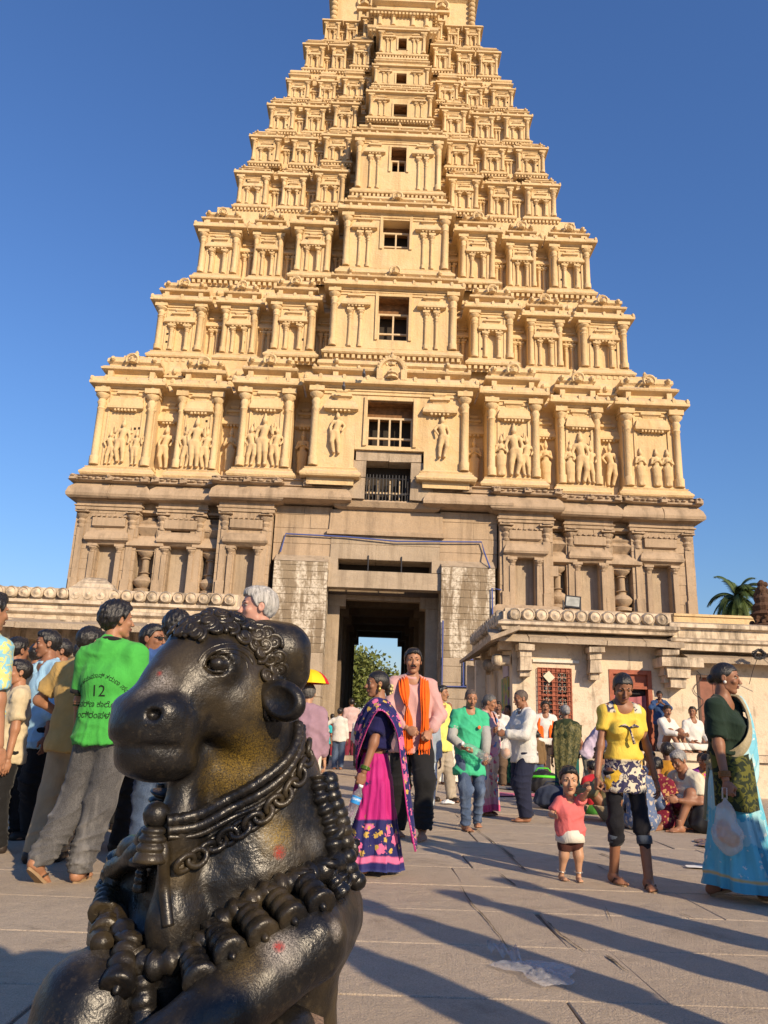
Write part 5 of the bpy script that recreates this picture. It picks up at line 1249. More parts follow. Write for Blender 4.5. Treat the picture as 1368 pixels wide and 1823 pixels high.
# ------------------------------------------------------------------ cloth materials
def cloth(name, c, kind='plain', c2=None, sc=1.0, rough=.85, c3=None):
    if name in MC: return MC[name]
    g = NG(name); n = g.noise(9, 4, .6); col = g.mix(g.ramp(n, .3, .7), [x*.86 for x in c], [min(1, x*1.1) for x in c]); co = g.co()
    if kind == 'stripe':
        w_ = g.n('TexWave', bands_direction='X'); w_.inputs['Scale'].default_value = 26*sc; g.l(co, w_.inputs[0]); col = g.mix(g.ramp(w_.outputs['Fac'], .72, .9, 0, .6), col, c2)
    elif kind == 'check':
        for d in 'XZ':
            w_ = g.n('TexWave', bands_direction=d); w_.inputs['Scale'].default_value = 22*sc; g.l(co, w_.inputs[0]); col = g.mix(g.ramp(w_.outputs['Fac'], .8, .95, 0, .6), col, c2)
    elif kind == 'floral':
        for (k, cc, th, off) in ((10*sc, c2, .30, 0), (15*sc, c3 or c2, .22, 3.1)):
            mp = g.n('Mapping'); mp.inputs['Location'].default_value = (off, off*.7, off*.3); g.l(co, mp.inputs[0])
            v = g.n('TexVoronoi', feature='F1'); v.inputs['Scale'].default_value = k; g.l(mp.outputs[0], v.inputs['Vector']); pet = g.noise(k*6, 2, .5)
            dd = g.math('ADD', v.outputs['Distance'], g.math('MULTIPLY', g.math('SUBTRACT', pet, .5), .55)); col = g.mix(g.ramp(dd, th, th+.05, 1, 0), col, cc)
    elif kind == 'denim':
        n2 = g.noise(2.2, 3); z = g.noise(1, 4, .6, g.co(scale=(7, 7, 2))); col = g.mix(g.ramp(z, .48, .68, 0, .75), col, c2); tw = g.noise(300, 2); col = g.mix(g.ramp(tw, .4, .6, 0, .35), col, c2)
    elif kind == 'print':
        n2 = g.noise(13*sc, 3, .6, None, 1.6); col = g.mix(g.ramp(n2, .50, .53), col, c2); n3 = g.noise(9*sc, 2, .5, None, .5); col = g.mix(g.ramp(n3, .60, .63), col, c3 or c2)
    elif kind == 'cloud':
        n2 = g.noise(2.6*sc, 5, .6, None, .6); col = g.mix(g.ramp(n2, .42, .6), col, c2)
    g.color(col); g.rough(rough); g.spec(.2); g.b.inputs['Sheen Weight'].default_value = .08
    rn = g.n('TexNoise'); rn.noise_type = 'RIDGED_MULTIFRACTAL'; rn.inputs['Scale'].default_value = 1.0; rn.inputs['Detail'].default_value = 2.5; rn.inputs['Distortion'].default_value = .8; g.l(g.co(scale=(9, 9, 5)), rn.inputs['Vector']); wv = g.math('ADD', g.noise(420, 2, .5), g.math('MULTIPLY', rn.outputs[0], 9.0)); fo = g.noise(1, 4, .55, g.co(scale=(8, 8, 4.5)), 1.2); g.bump(g.math('ADD', g.math('MULTIPLY', fo, 1.0), g.math('MULTIPLY', wv, .03)), .03, .45)
    MC[name] = g.m; return g.m
# ------------------------------------------------------------------ the person builder
def ik(a, b, l1, l2, hint):
    a, b = Vector(a), Vector(b); d = b-a; L = min(d.length, (l1+l2)*.999); u = d.normalized() if d.length else Vector((0, 0, -1))
    x = (l1*l1-l2*l2+L*L)/(2*L); h = math.sqrt(max(0, l1*l1-x*x)); hv = Vector(hint); hv = hv-u*hv.dot(u); hv = hv.normalized() if hv.length > 1e-6 else u.orthogonal().normalized()
    return a+u*x+hv*h, a+u*L
def person(loc, yaw, H, label, group=None, cat='person', skin='a', fem=False, hair='short', hmat=None, head=(0, 0), headtilt=0, hip=None, lean=(0, 0), hands=('rest', 'rest'), wr=None, elb=None, an=None, kn=None, feet='bare',
           top=None, bottom=None, skirt=None, h=.013, ls=1.0, build=1.0, sh=1.0, must=False, palm=None, palmdir=None, footyaw=(8, -8), child=False, headscale=1.0, footp=(0, 0)):
    """one standing or seated figure facing -Y before yaw; index 0 = own right (-X), 1 = own left (+X); lengths in units of height"""
    t = thing('person', loc, label, cat, group, yaw); b = build
    hip = Vector(hip or (0, 0, .515)); M = Matrix.Rotation(R(lean[1]), 4, 'Y') @ Matrix.Rotation(R(lean[0]), 4, 'X')
    S = lambda x, y, z: hip+(M @ Vector((x, y, z)))
    waist, chest, neck = S(0, 0, .095), S(0, .005, .21), S(0, .012, .318); hd = neck+(M @ Vector((0, -.012, .0)))
    SHW = .098*sh*(.92 if fem else 1.0); shd = [S(-SHW, .008, .292), S(SHW, .008, .292)]; hj = [hip+Vector((-.052, 0, 0)), hip+Vector((.052, 0, 0))]
    wr = wr or [None, None]; W = []; E = []
    for i, s in enumerate((-1, 1)):
        tgt = Vector(wr[i]) if wr[i] else Vector((s*(SHW+.045), -.01, hip.z-.035))
        e, w_ = ik(shd[i], tgt, .172*min(1, ls+.06), .150*min(1, ls+.06), (elb[i] if elb and elb[i] else (s*.5, .8, -.1))); E.append(e); W.append(w_)
    an = an or [None, None]; A = []; K = []
    for i, s in enumerate((-1, 1)):
        tgt = Vector(an[i]) if an[i] else Vector((s*.055, .015, .045))
        k, a_ = ik(hj[i], tgt, .242*ls*(.983 if skirt else 1), .232*ls*(.983 if skirt else 1), (kn[i] if kn and kn[i] else (s*.1, -1, 0))); K.append(k); A.append(a_)
    pts = [hip, waist, chest, neck]+shd+W+E+A+K; m = .13
    lo = [min(p[i] for p in pts)-m for i in range(3)]; hi = [max(p[i] for p in pts)+m for i in range(3)]; lo[2] = max(lo[2], -.02)
    hh = h/H
    def torso(f, e=0.0, k=.03, fl=0.0):
        f.cap(hip+Vector((-.036, .005, 0)), hip+Vector((.036, .005, 0)), (.063+.006*fem)*b+e, k=k)
        f.cap(S(-.032*b, 0, .09), S(.032*b, 0, .09), (.055-.004*fem)*b+e, k=k); f.cap(S(-.042*b, 0, .20), S(.042*b, 0, .20), .062*b+e, k=k); f.cap(waist, chest, .058*b+e, k=k)
        f.cap(shd[0], S(0, .008, .312), .030+e, .034+e, k=k); f.cap(shd[1], S(0, .008, .312), .030+e, .034+e, k=k)
        if fem: [f.ell(S(s*.042, -.055, .205), (.032+e, .030+e, .032+e), .03) for s in (-1, 1)]
    def arm(f, i, e=0.0, end=1.0, k=.02, fl=0.0):
        f.cap(shd[i], E[i], .0315*b+e, .0235*b+e+fl*.5, k)
        if end > 1: q = E[i].lerp(W[i], min(1, end-1)); f.cap(E[i], q, .0235*b+e+fl*.5, .0165+e+fl, k)
    def leg(f, i, e=0.0, k=.03, fl=0.0, end=2.0):
        f.cap(hj[i], hj[i].lerp(K[i], min(1, end)), .058*b+e, (.036*b if end >= 1 else .05*b)+e+fl*.6, k)
        if end > 1: f.cap(K[i], K[i].lerp(A[i], min(1, end-1)), .037*b+e+fl*.6, .0225+e+fl, k)
    # bare body with head, hands and feet in one mesh
    f = Field(lo, hi, hh); torso(f, -.012 if skirt else 0.0); [arm(f, i, 0, 2) for i in (0, 1)]
    if skirt: [(f.cap(hj[i]*.6+hip*.4, K[i], .036, .030, .02), f.cap(K[i], A[i], .030, .0225, .02)) for i in (0, 1)]
    else: [leg(f, i) for i in (0, 1)]
    f.cap(S(0, .01, .29), S(0, .0, .385), .034, .030, .03); f.cap(S(-.06, .01, .30), S(.06, .01, .30), .03, k=.04)
    V, Q = f.net(); VV = [V]; FF = [tuple(q) for q in Q.tolist()]; MI = [0]*len(FF); n0 = len(V)
    HS = (.152 if child else .141)*headscale
    HR = M @ Matrix.Rotation(R(headtilt), 4, 'Y') @ Matrix.Rotation(R(head[0]), 4, 'Z') @ Matrix.Rotation(R(head[1]), 4, 'X')
    hc = neck+(M @ Vector((0, -.004, .034)))+(HR @ Vector((0, -.10, .56)))*HS; HT = Matrix.Translation(hc) @ HR @ Matrix.Scale(HS, 4)
    hT = np.array(HT); hv, hf, hm = HEADM[bool(fem or child)]; VV.append(hv@hT[:3, :3].T+hT[:3, 3]); FF += [tuple(i+n0 for i in q) for q in hf]; MI += hm; n0 += len(hv)
    hs = 1/1.68
    for i, s in enumerate((-1, 1)):
        d = (W[i]-E[i]).normalized(); pn = Vector(palmdir[i]) if palmdir and palmdir[i] else Vector((-s, 0, 0)); pn = pn-d*pn.dot(d)
        pn = pn.normalized() if pn.length > .05 else d.orthogonal().normalized(); z = -d; x = -pn; y = z.cross(x)
        if s < 0: y = -y       # mirrored for the right hand
        v, q = HANDS[hands[i]]; T = np.array([[x[k], y[k], z[k]] for k in range(3)]); vv = (v*hs)@T.T+np.array(W[i]+d*.008)
        VV.append(vv); qq = q if s > 0 else q[:, ::-1]; FF += [tuple(int(j)+n0 for j in r_) for r_ in qq]; MI += [0]*len(q); n0 += len(v)
    for i, s in enumerate((-1, 1)):
        v, q = FOOT; v = v.copy(); v[:, 0] *= s
        c, s_ = math.cos(R(footyaw[i])), math.sin(R(footyaw[i])); cp, sp = math.cos(R(footp[i])), math.sin(R(footp[i]))
        v = v*hs; v = np.stack([v[:, 0], v[:, 1]*cp-v[:, 2]*sp, v[:, 1]*sp+v[:, 2]*cp], 1); vv = np.stack([v[:, 0]*c-v[:, 1]*s_, v[:, 0]*s_+v[:, 1]*c, v[:, 2]], 1)+np.array(A[i])
        VV.append(vv); qq = q if s > 0 else q[:, ::-1]; FF += [tuple(int(j)+n0 for j in r_) for r_ in qq]; MI += [0]*len(q); n0 += len(v)
    me = mesh_np('body', np.vstack(VV)*H, FF, [SK[skin], LIP, EYW, EYD], True, MI); link('body', me, t)
    def add(nm, f_, mat, w=.0, fr=26, seed=None):
        v, q = f_.net()
        if len(v) == 0: return None
        v = v*H
        if w: v = wob(v, w, fr, seed if seed is not None else int(abs(loc[0])*97+abs(loc[1])*31) % 9999)
        v0 = v; v = folds(v, q, .013 if 'trous' in nm else .010, 'trouser' if 'trous' in nm else 'shirt', int(abs(loc[0])*53+abs(loc[1])*17) % 999) if h < .0175 else v
        if 'trous' in nm: wt_ = np.clip((hip.z*H-.10*H-v0[:, 2])/(.08*H), 0, 1)[:, None]; v = v0*(1-wt_)+v*wt_
        return link(nm, mesh_np(nm, v, q, mat), t)
    if hair:
        v, q = hair_get(hair); link('hair', mesh_np('hair', (v@hT[:3, :3].T+hT[:3, 3])*H, q, hmat or HB), t)
    if must:
        mb = MB(); [mb.tube([HT @ Vector((s*x, y, z)) for x, y, z in ((.005, -.452, -.185), (.05, -.440, -.19), (.095, -.405, -.215), (.12, -.375, -.245))], [.02*HS, .023*HS, .018*HS, .006*HS], 6) for s in (-1, 1)]
        mb.v = [tuple(Vector(p)*H) for p in mb.v]; mb.obj('moustache', hmat or HB, t, True)
    if top:
        mat, sl_, hem = top['m'], top.get('s', 1.0), top.get('hem', -.02); e = top.get('e', .014); f = Field(lo, hi, hh); torso(f, e, .05)
        f.cap(S(-.040*b, 0, .07), S(.040*b, 0, .07), .058*b+e, k=.03)
        if hem < -.02: f.chain([hip, S(0, 0, hem)], [.068*b+e, .070*b+e+.006], .03); f.cap(S(-.042, 0, hem+.02), S(.042, 0, hem+.02), .064*b+e+top.get('fl', .006), k=.03)
        if sl_: 
            for i in (0, 1):
                fa = Field(lo, hi, hh); arm(fa, i, e*.8+.001, sl_, .02, .010 if sl_ < 1.5 else .004)
                if sl_ <= 1.0:
                    q0 = shd[i].lerp(E[i], top.get('sc', .72)); dv = (E[i]-shd[i]).normalized(); fa.keep(lambda x, y, z: (x-q0.x)*dv.x+(y-q0.y)*dv.y+(z-q0.z)*dv.z)
                f.F = smin(f.F, fa.F, .018)
        nd = (M @ Vector((0, 0, 1))).normalized(); hp = S(0, 0, hem)
        if hip.z > .3: f.keep(lambda x, y, z: (hp.x-x)*nd.x+(hp.y-y)*nd.y+(hp.z-z)*nd.z)
        else: f.keep(lambda x, y, z: (hip.z-.05)-z+0*x+0*y)
        nk = S(0, -.055+top.get('nd', 0), .335); rr = top.get('neck', .045); nk2 = S(0, .0, .40)
        f.cap(nk, nk2, rr, rr, .006, True)
        o = add(top.get('n', 'shirt'), f, mat, top.get('w', .0035), 24)
        if top.get('collar'):
            mb = MB(); c0 = S(0, .010, .343); P = [c0+(M @ Vector((.044*math.cos(a), .040*math.sin(a), .012*math.sin(a)))) for a in [R(-70-220*i/12+0) for i in range(13)]]
            mb.tube([p*H for p in P], .011*H, 6); mb.obj('collar', top.get('cm', mat), t, True)
    if bottom:
        mat = bottom['m']; e = bottom.get('e', .010); fl = bottom.get('fl', .012); end = bottom.get('end', 2.0); f = Field(lo, hi, hh); f.cap(hip+Vector((-.036, .005, .01)), hip+Vector((.036, .005, .01)), .063*b+e, k=.03); f.cap(hip, S(0, 0, .07), .064*b+e, .060*b+e, .03)
        [leg(f, i, e, .025, fl, end) for i in (0, 1)]; tp = S(0, 0, bottom.get('top', .085 if not top or top.get('hem', -.02) > .0 else .01)); f.keep(lambda x, y, z: z-tp.z+0*x+0*y)
        if end >= 2: [f.put(lambda x, y, z, i=i: (z-(A[i].z-.012))+0*x+0*y, (A[i].x-.07, A[i].y-.07, A[i].z-.12), (A[i].x+.07, A[i].y+.07, A[i].z+.02), 0, True) for i in (0, 1)]
        add(bottom.get('n', 'trousers'), f, mat, bottom.get('w', .005), 17)
        if bottom.get('cuff'):
            for i in (0, 1):
                q = K[i].lerp(A[i], end-1); d = (A[i]-K[i]).normalized(); mb = MB(); mb.tube([(q-d*.032)*H, (q-d*.015)*H, (q+d*.006)*H], [(.0375*b+e+fl*.7)*H, (.041*b+e+fl*.7)*H, (.039*b+e+fl*.7)*H], 14); mb.obj('rolled_cuff', bottom['cuff'], t, True)
    if skirt: make_skirt(t, H, hip, K, A, skirt, S)
    if feet in ('sandal', 'shoe'):
        for i in (0, 1):
            mb = MB(); c, s_ = math.cos(R(footyaw[i])), math.sin(R(footyaw[i])); T = Matrix.Translation(A[i]*H) @ Matrix.Rotation(R(footyaw[i]), 4, 'Z') @ Matrix.Rotation(R(footp[i]), 4, 'X'); q = H/1.68
            if feet == 'sandal':
                ol = [(.030*math.cos(a)*(1.35 if math.sin(a) < 0 else 1.0)*q, (-.062+.122*math.sin(a))*q) for a in np.linspace(0, 6.283, 19)[:-1]]
                v = [T @ Vector((x, y, z)) for z in (-.092*q, -.073*q) for x, y in ol]; n = len(ol); mb.raw(v, [tuple(range(n-1, -1, -1)), tuple(range(n, 2*n))]+[(k, (k+1) % n, n+(k+1) % n, n+k) for k in range(n)])
                mb.obj('sandal', SOLE, t)
                mb = MB(); [mb.tube([T @ Vector((x*q, y*q, z*q)) for x, y, z in ((s*.042, -.045, -.07), (s*.035, -.075, -.036), (0, -.125, -.045), (0, -.14, -.07))], .006*q, 6) for s in (-1, 1)]; mb.obj('sandal_strap', STRAP, t, True)
            else:
                f = Field((-.08, -.24, -.1), (.08, .12, .08), .008); f.cap((0, .02, .0), (0, .03, -.03), .047, .05, .03); f.cap((0, .03, -.05), (0, -.13, -.055), .045, .042, .03); f.keep(lambda x, y, z: -.09-z+0*x+0*y); V_, Q_ = f.net(); Tn = np.array(T); V_ = (V_*q)@Tn[:3, :3].T+Tn[:3, 3]; link('shoe', mesh_np('shoe', V_, Q_, SHOE), t)
    t['_'] = 0; del t['_']
    return dict(t=t, H=H, W=W, E=E, K=K, A=A, S=S, shd=shd, hip=hip, hc=hc, HT=HT, M=M, neck=neck)
SOLE = plain('tan_rubber_sole', (.28, .19, .11), .8); STRAP = plain('dark_strap', (.05, .035, .03), .6); SHOE = plain('dark_leather', (.03, .022, .018), .45)
def grid_mesh(P, nu, nv): return np.array(P), np.array([(j*nu+i, j*nu+i+1, (j+1)*nu+i+1, (j+1)*nu+i) for j in range(nv-1) for i in range(nu-1)])
def make_skirt(t, H, hip, K, A, sk, S):
    """draped skirt or wrapped cloth with pleats from the waist to just above the feet"""
    r = np.random.RandomState(sk.get('seed', 3)); nu, nv = 97, 40; top = S(0, 0, sk.get('top', .075)); zb = sk.get('hem', .035); P = []; ph = r.uniform(0, 6, 6); amp = sk.get('amp', .012)*1.35
    for j in range(nv):
        v = j/(nv-1); z = top.z+(zb-top.z)*v; cx = top.x*(1-v)+(A[0].x+A[1].x)/2*v; cy = top.y*(1-v)+(A[0].y+A[1].y)/2*v
        if v < .55: kx = (K[0].x+K[1].x)/2; ky = (K[0].y+K[1].y)/2; u = v/.55; cx = top.x*(1-u)+kx*u; cy = top.y*(1-u)+ky*u
        else: u = (v-.55)/.45; kx = (K[0].x+K[1].x)/2; ky = (K[0].y+K[1].y)/2; cx = kx*(1-u)+(A[0].x+A[1].x)/2*u; cy = ky*(1-u)+((A[0].y+A[1].y)/2-.03)*u
        rx = np.interp(v, [0, .22, .55, 1], [.080, .122, .110, .058+abs(A[0].x-A[1].x)/2+sk.get('fl', .02)]); ry = np.interp(v, [0, .22, .55, 1], [.064, .092, .074+abs(K[0].y-K[1].y)/2, .055+abs(A[0].y-A[1].y)/2+sk.get('fl', .02)])
        for i in range(nu):
            a = 2*math.pi*i/(nu-1); w_ = sum(math.sin(k*a+ph[q]+v*1.2*(q-2))*c for q, (k, c) in enumerate(((7, .5), (11, .4), (17, .3), (5, .4), (23, .2))))*amp*(.15+v)
            fr = math.exp(-((a-4.71+.5*(v-.3))/.55)**2)*math.sin(a*34+2*v)*amp*1.1*min(1, .3+v); w_ += fr
            P.append(((cx+(rx+w_)*math.cos(a))*H, (cy+(ry+w_)*math.sin(a))*H, (z+.006*math.sin(3*a+ph[0])*v)*H))
    V, Q = grid_mesh(P, nu, nv); V = folds(V, Q, .012, 'hang', sk.get('seed', 3)); V[nu-1::nu] = V[0::nu]; me = mesh_np(sk.get('n', 'skirt'), V, Q, sk['m']); uv = me.uv_layers.new(name='uv'); li = np.empty(len(me.loops), np.int32); me.loops.foreach_get('vertex_index', li)
    UV = np.stack([(li % nu)/(nu-1), 1-(li//nu)/(nv-1)], 1).astype(np.float32); uv.data.foreach_set('uv', UV.ravel()); return link(sk.get('n', 'skirt'), me, t)
def drape(t, H, rows, mat, nm='pallu', nu=15, amp=.006, nf=5, seed=1, sub=5):
    """cloth strip lofted through rows; each row is a list of points (in height units) across the strip"""
    R_ = [[Vector(p) for p in row] for row in rows]; r = random.Random(seed); ph = r.uniform(0, 6)
    def crv(P, t_):
        n = len(P)-1; x = t_*n; i = min(int(x), n-1); u = x-i; p0, p1, p2, p3 = P[max(0, i-1)], P[i], P[i+1], P[min(n, i+2)]
        return .5*((2*p1)+(p2-p0)*u+(2*p0-5*p1+4*p2-p3)*u*u+(3*p1-p0-3*p2+p3)*u**3)
    nv = (len(R_)-1)*sub+1; C = [[crv(row, i/(nu-1)) for i in range(nu)] for row in R_]; P = []
    G = [[crv([C[k][i] for k in range(len(R_))], j/(nv-1)) for i in range(nu)] for j in range(nv)]
    for j in range(nv):
        for i in range(nu):
            a = G[j][min(i+1, nu-1)]-G[j][max(0, i-1)]; b = G[min(j+1, nv-1)][i]-G[max(0, j-1)][i]; n = a.cross(b); n = n.normalized() if n.length > 1e-9 else Vector((0, 0, 0))
            P.append((G[j][i]+n*amp*math.sin(i/(nu-1)*6.283*nf+ph+j*.12))*H)
    V, Q = grid_mesh(P, nu, nv); me = mesh_np(nm, V, Q, mat); uv = me.uv_layers.new(name='uv'); li = np.empty(len(me.loops), np.int32); me.loops.foreach_get('vertex_index', li)
    UV = np.stack([(li % nu)/(nu-1), (li//nu)/(nv-1)], 1).astype(np.float32); uv.data.foreach_set('uv', UV.ravel()); o = link(nm, me, t)
    md = o.modifiers.new('thick', 'SOLIDIFY'); md.thickness = .003; return o
# ------------------------------------------------------------------ the crowd
def P0(px, py): p = atZ(px, py); return (p.x, p.y, 0)
def Ht(px, py, loc, pz=0.0): return atY(px, py, loc[1]).z-pz
def uvmat(name, base, bands, floral=None, rough=.7, edge=None, fold=True):
    """cloth coloured along its length (v) with woven borders; floral = list of (scale, threshold, colour, vmin, vmax)"""
    g = NG(name); uv = g.co('UV'); s = g.sep(uv); col = g.mix(g.ramp(g.noise(8, 4), .3, .7), [x*.9 for x in base], [min(1, x*1.08) for x in base])
    nz = g.math('MULTIPLY', g.math('SUBTRACT', g.noise(5, 3), .5), .05); v = g.math('ADD', s[1], nz)
    for (a, b, c) in bands: col = g.mix(g.math('MULTIPLY', g.ramp(v, a-.008, a+.008), g.ramp(v, b-.008, b+.008, 1, 0)), col, c)
    for (sc, th, c, a, b) in (floral or []):
        vo = g.n('TexVoronoi', feature='F1'); vo.inputs['Scale'].default_value = sc; g.l(g.co(), vo.inputs['Vector']); pet = g.noise(sc*5, 2, .5)
        d = g.math('ADD', vo.outputs['Distance'], g.math('MULTIPLY', g.math('SUBTRACT', pet, .5), .7)); m = g.math('MULTIPLY', g.ramp(d, th, th+.04, 1, 0), g.math('MULTIPLY', g.ramp(v, a, a+.02), g.ramp(v, b, b+.02, 1, 0))); col = g.mix(m, col, c)
    if edge:
        for (a, b, c, c2) in edge:
            m = g.math('MULTIPLY', g.ramp(s[0], a, a+.01), g.ramp(s[0], b, b+.01, 1, 0)); pt = g.ramp(g.noise(90, 2, .5), .45, .55); col = g.mix(m, col, g.mix(pt, c, c2))
    g.color(col); g.rough(rough); g.spec(.3); g.b.inputs['Sheen Weight'].default_value = .1
    g.bump(g.noise(1, 4, .6, g.co(scale=(14, 14, 3))), .02, .5); return g.m
NAVY, MAG, PNK, GLD = (.012, .012, .10), (.42, .012, .17), (.62, .13, .28), (.50, .33, .07)
# ---- woman in the magenta and navy sari, walking left
lo = P0(662, 1556); H = Ht(668, 1200, lo)
m1 = uvmat('magenta_navy_sari', MAG, ((-1, .43, NAVY), (.075, .125, PNK), (-1, .02, (.02, .03, .14))), ((9, .33, PNK, .13, .38), (14, .24, GLD, .12, .38), (5, .16, NAVY, .5, .75)))
m2 = uvmat('navy_floral_pallu', NAVY, (), ((11, .36, PNK, -1, 2), (16, .24, GLD, -1, 2)), .7, ((-1, .03, MAG, MAG), (.03, .17, PNK, NAVY), (.84, .96, PNK, NAVY), (.96, 2, MAG, MAG)))
q = person(lo, R(-82), H, 'woman in magenta and navy floral sari walking left with a water bottle', None, 'person', 'b', True, 'tied', head=(4, 2), hands=('rest', 'fist'), wr=[(-.14, -.02, .47), (.13, -.095, .435)], elb=[(-.4, .8, 0), (.35, .9, 0)], an=[(-.05, .10, .05), (.05, -.07, .045)],
           top=dict(m=cloth('navy_blouse', (.012, .012, .07)), s=1.0, hem=.10, n='blouse', sc=.7, e=.012, neck=.06, w=.002), skirt=dict(m=m1, hem=.025, n='sari', amp=.012, fl=.025, seed=5), h=.011, footyaw=(5, -5))
t, S = q['t'], q['S']
sL = q['shd'][1]; f3 = lambda *a: Vector(a)
drape(t, H, [[S(-.115, .03, .02), S(-.12, -.02, .0), S(-.10, -.06, -.06)], [S(-.06, -.095, .16), S(-.04, -.098, .10), S(.0, -.105, .0)], [S(.005, -.108, .24), S(.045, -.108, .19), S(.085, -.09, .12)],
             [S(.05, -.03, .350), S(.10, -.03, .345), S(.168, -.02, .285)], [S(.05, .075, .30), S(.10, .09, .27), S(.180, .065, .20)], [S(.05, .125, .10), S(.10, .135, .08), S(.185, .10, .03)], [S(.05, .165, -.15), S(.10, .175, -.17), S(.18, .14, -.20)], [S(.05, .20, -.36), S(.10, .21, -.37), S(.17, .19, -.385)]], m2, 'pallu', 17, .007, 4, 2)
GOLD = plain('gold_jewellery', (.62, .40, .10), .3, .1, 8, 0, 40, .5, .8); BANG = plain('green_glass_bangle', (.06, .12, .02), .2)
def ring_at(t, c, d, r, th, mat, nm, n=1, gap=.008):
    d = d.normalized(); u = d.orthogonal().normalized(); v = d.cross(u); mb = MB()
    for k in range(n): mb.tube([c+d*gap*k+u*r*math.cos(a)+v*r*math.sin(a) for a in np.linspace(0, 6.283, 15)[:-1]], th, 6, 0, True)
    return mb.obj(nm, mat, t, True)
ring_at(t, q['W'][1].lerp(q['E'][1], .10)*H, q['E'][1]-q['W'][1], .034, .005, BANG, 'bangles', 3)
for s in (-1, 1):
    mb = MB(); p = (q['HT'] @ Vector((s*.37, .02, -.20)))*H; mb.sphere(p, (.012, .012, .022), 8); mb.sphere(p+Vector((0, 0, .03)), .009, 6); mb.obj('earring', GOLD, t, True)
mb = MB(); r_ = random.Random(4)
for i in range(16): mb.sphere((q['HT'] @ Vector((.04+r_.uniform(-.10, .10), .56+r_.uniform(-.05, .06), -.20+r_.uniform(-.22, .18))))*H, r_.uniform(.007, .014), 6)
mb.obj('flower_garland', plain('jasmine', (.62, .52, .25), .8), t, True)
mb = MB(); c = q['neck']*H; mb.tube([c+Vector((.058*math.cos(a), -.01+.055*math.sin(a), .012-.02*math.sin(a)*-1)) for a in np.linspace(0, 6.283, 21)[:-1]], .004, 5, 0, True); mb.obj('necklace', GOLD, t, True)
def to_world(q, p): return q['t'].matrix_basis @ (Vector(p)*q['H'])
# water bottle hanging from her hand
PET = NG('clear_plastic'); PET.color((.80, .86, .90)); PET.rough(.12); PET.b.inputs['Transmission Weight'].default_value = .85; PET.b.inputs['IOR'].default_value = 1.25; PET.b.inputs['Alpha'].default_value = .75; PET = PET.m
def bottle(loc, T3, L, label, blue=True):
    """ribbed water bottle; neck at the origin, body along -Z before T3"""
    t = thing('water_bottle', loc, label, 'bottle'); t.rotation_euler = T3.to_euler(); r = L*.135
    pr = [(r*.42, 0), (r*.42, -.07*L), (r*.5, -.09*L), (r*.85, -.17*L), (r, -.24*L), (r, -.26*L)]; pr2 = [(r*1.0, -.26*L), (r*1.0, -.45*L)]
    pr3 = [(r, -.45*L)]
    z = -.47
    while z > -.93: pr3 += [(r*.90, z*L), (r*.99, (z-.025)*L), (r*.99, (z-.045)*L)]; z -= .065
    pr3 += [(r*.95, -.97*L), (r*.8, -L), (r*.2, -.985*L)]
    MB().lathe((pr+pr2[1:]+pr3[1:])[::-1], (0, 0, 0), 18).obj('bottle_body', PET, t, True)
    if blue:
        g = NG('bottle_label'); u = g.sep(g.co()); mk = g.math('MULTIPLY', g.ramp(g.noise(260, 2, .5), .47, .53), g.math('MULTIPLY', g.ramp(u[2], -.37*L, -.365*L), g.ramp(u[2], -.31*L, -.305*L, 1, 0))); g.color(g.mix(mk, (.03, .25, .62), (.75, .8, .85))); g.rough(.3)
        MB().lathe([(r*1.02, -.45*L), (r*1.02, -.26*L)], (0, 0, 0), 18, cap=False).obj('bottle_label', g.m, t, True)
    MB().lathe([(r*.5, .05*L), (r*.5, -.02*L)][::-1], (0, 0, 0), 12).obj('bottle_cap', plain('bottle_cap_white', (.75, .75, .72), .4), t, True); return t
p = to_world(q, q['W'][1]); bottle(p+Vector((-.02, -.03, -.10)), (Matrix.Rotation(R(-4), 3, 'X') @ Matrix.Rotation(R(18), 3, 'Y')), .27, 'clear water bottle with blue label held by the woman in magenta')
# ---- man with the orange scarf
lo = P0(728, 1492); H = Ht(733, 1160, lo); SHP = cloth('pink_check_shirt', (.52, .29, .27), 'check', (.56, .36, .34), 6); BLKT = cloth('black_trousers', (.012, .012, .013))
q = person(lo, R(6), H, 'man in pink shirt holding an orange scarf round his neck', None, 'person', 'a', False, 'short', must=True, head=(-4, 4), hands=('fist', 'fist'), wr=[(-.045, -.125, .575), (.085, -.125, .56)], elb=[(-.8, .35, -.5), (.8, .35, -.5)], palmdir=[(0, 1, 0), (0, 1, 0)], an=[(-.06, .07, .05), (.055, -.10, .075)], kn=[(0, -1, 0), (.1, -1, 0)],
           top=dict(m=SHP, s=1.75, hem=-.075, collar=True, e=.014), bottom=dict(m=BLKT, fl=.018), h=.011, footp=(0, 18))
t, S = q['t'], q['S']; ORG = cloth('orange_scarf_cloth', (.80, .13, .012), 'plain', None, 1, .8)
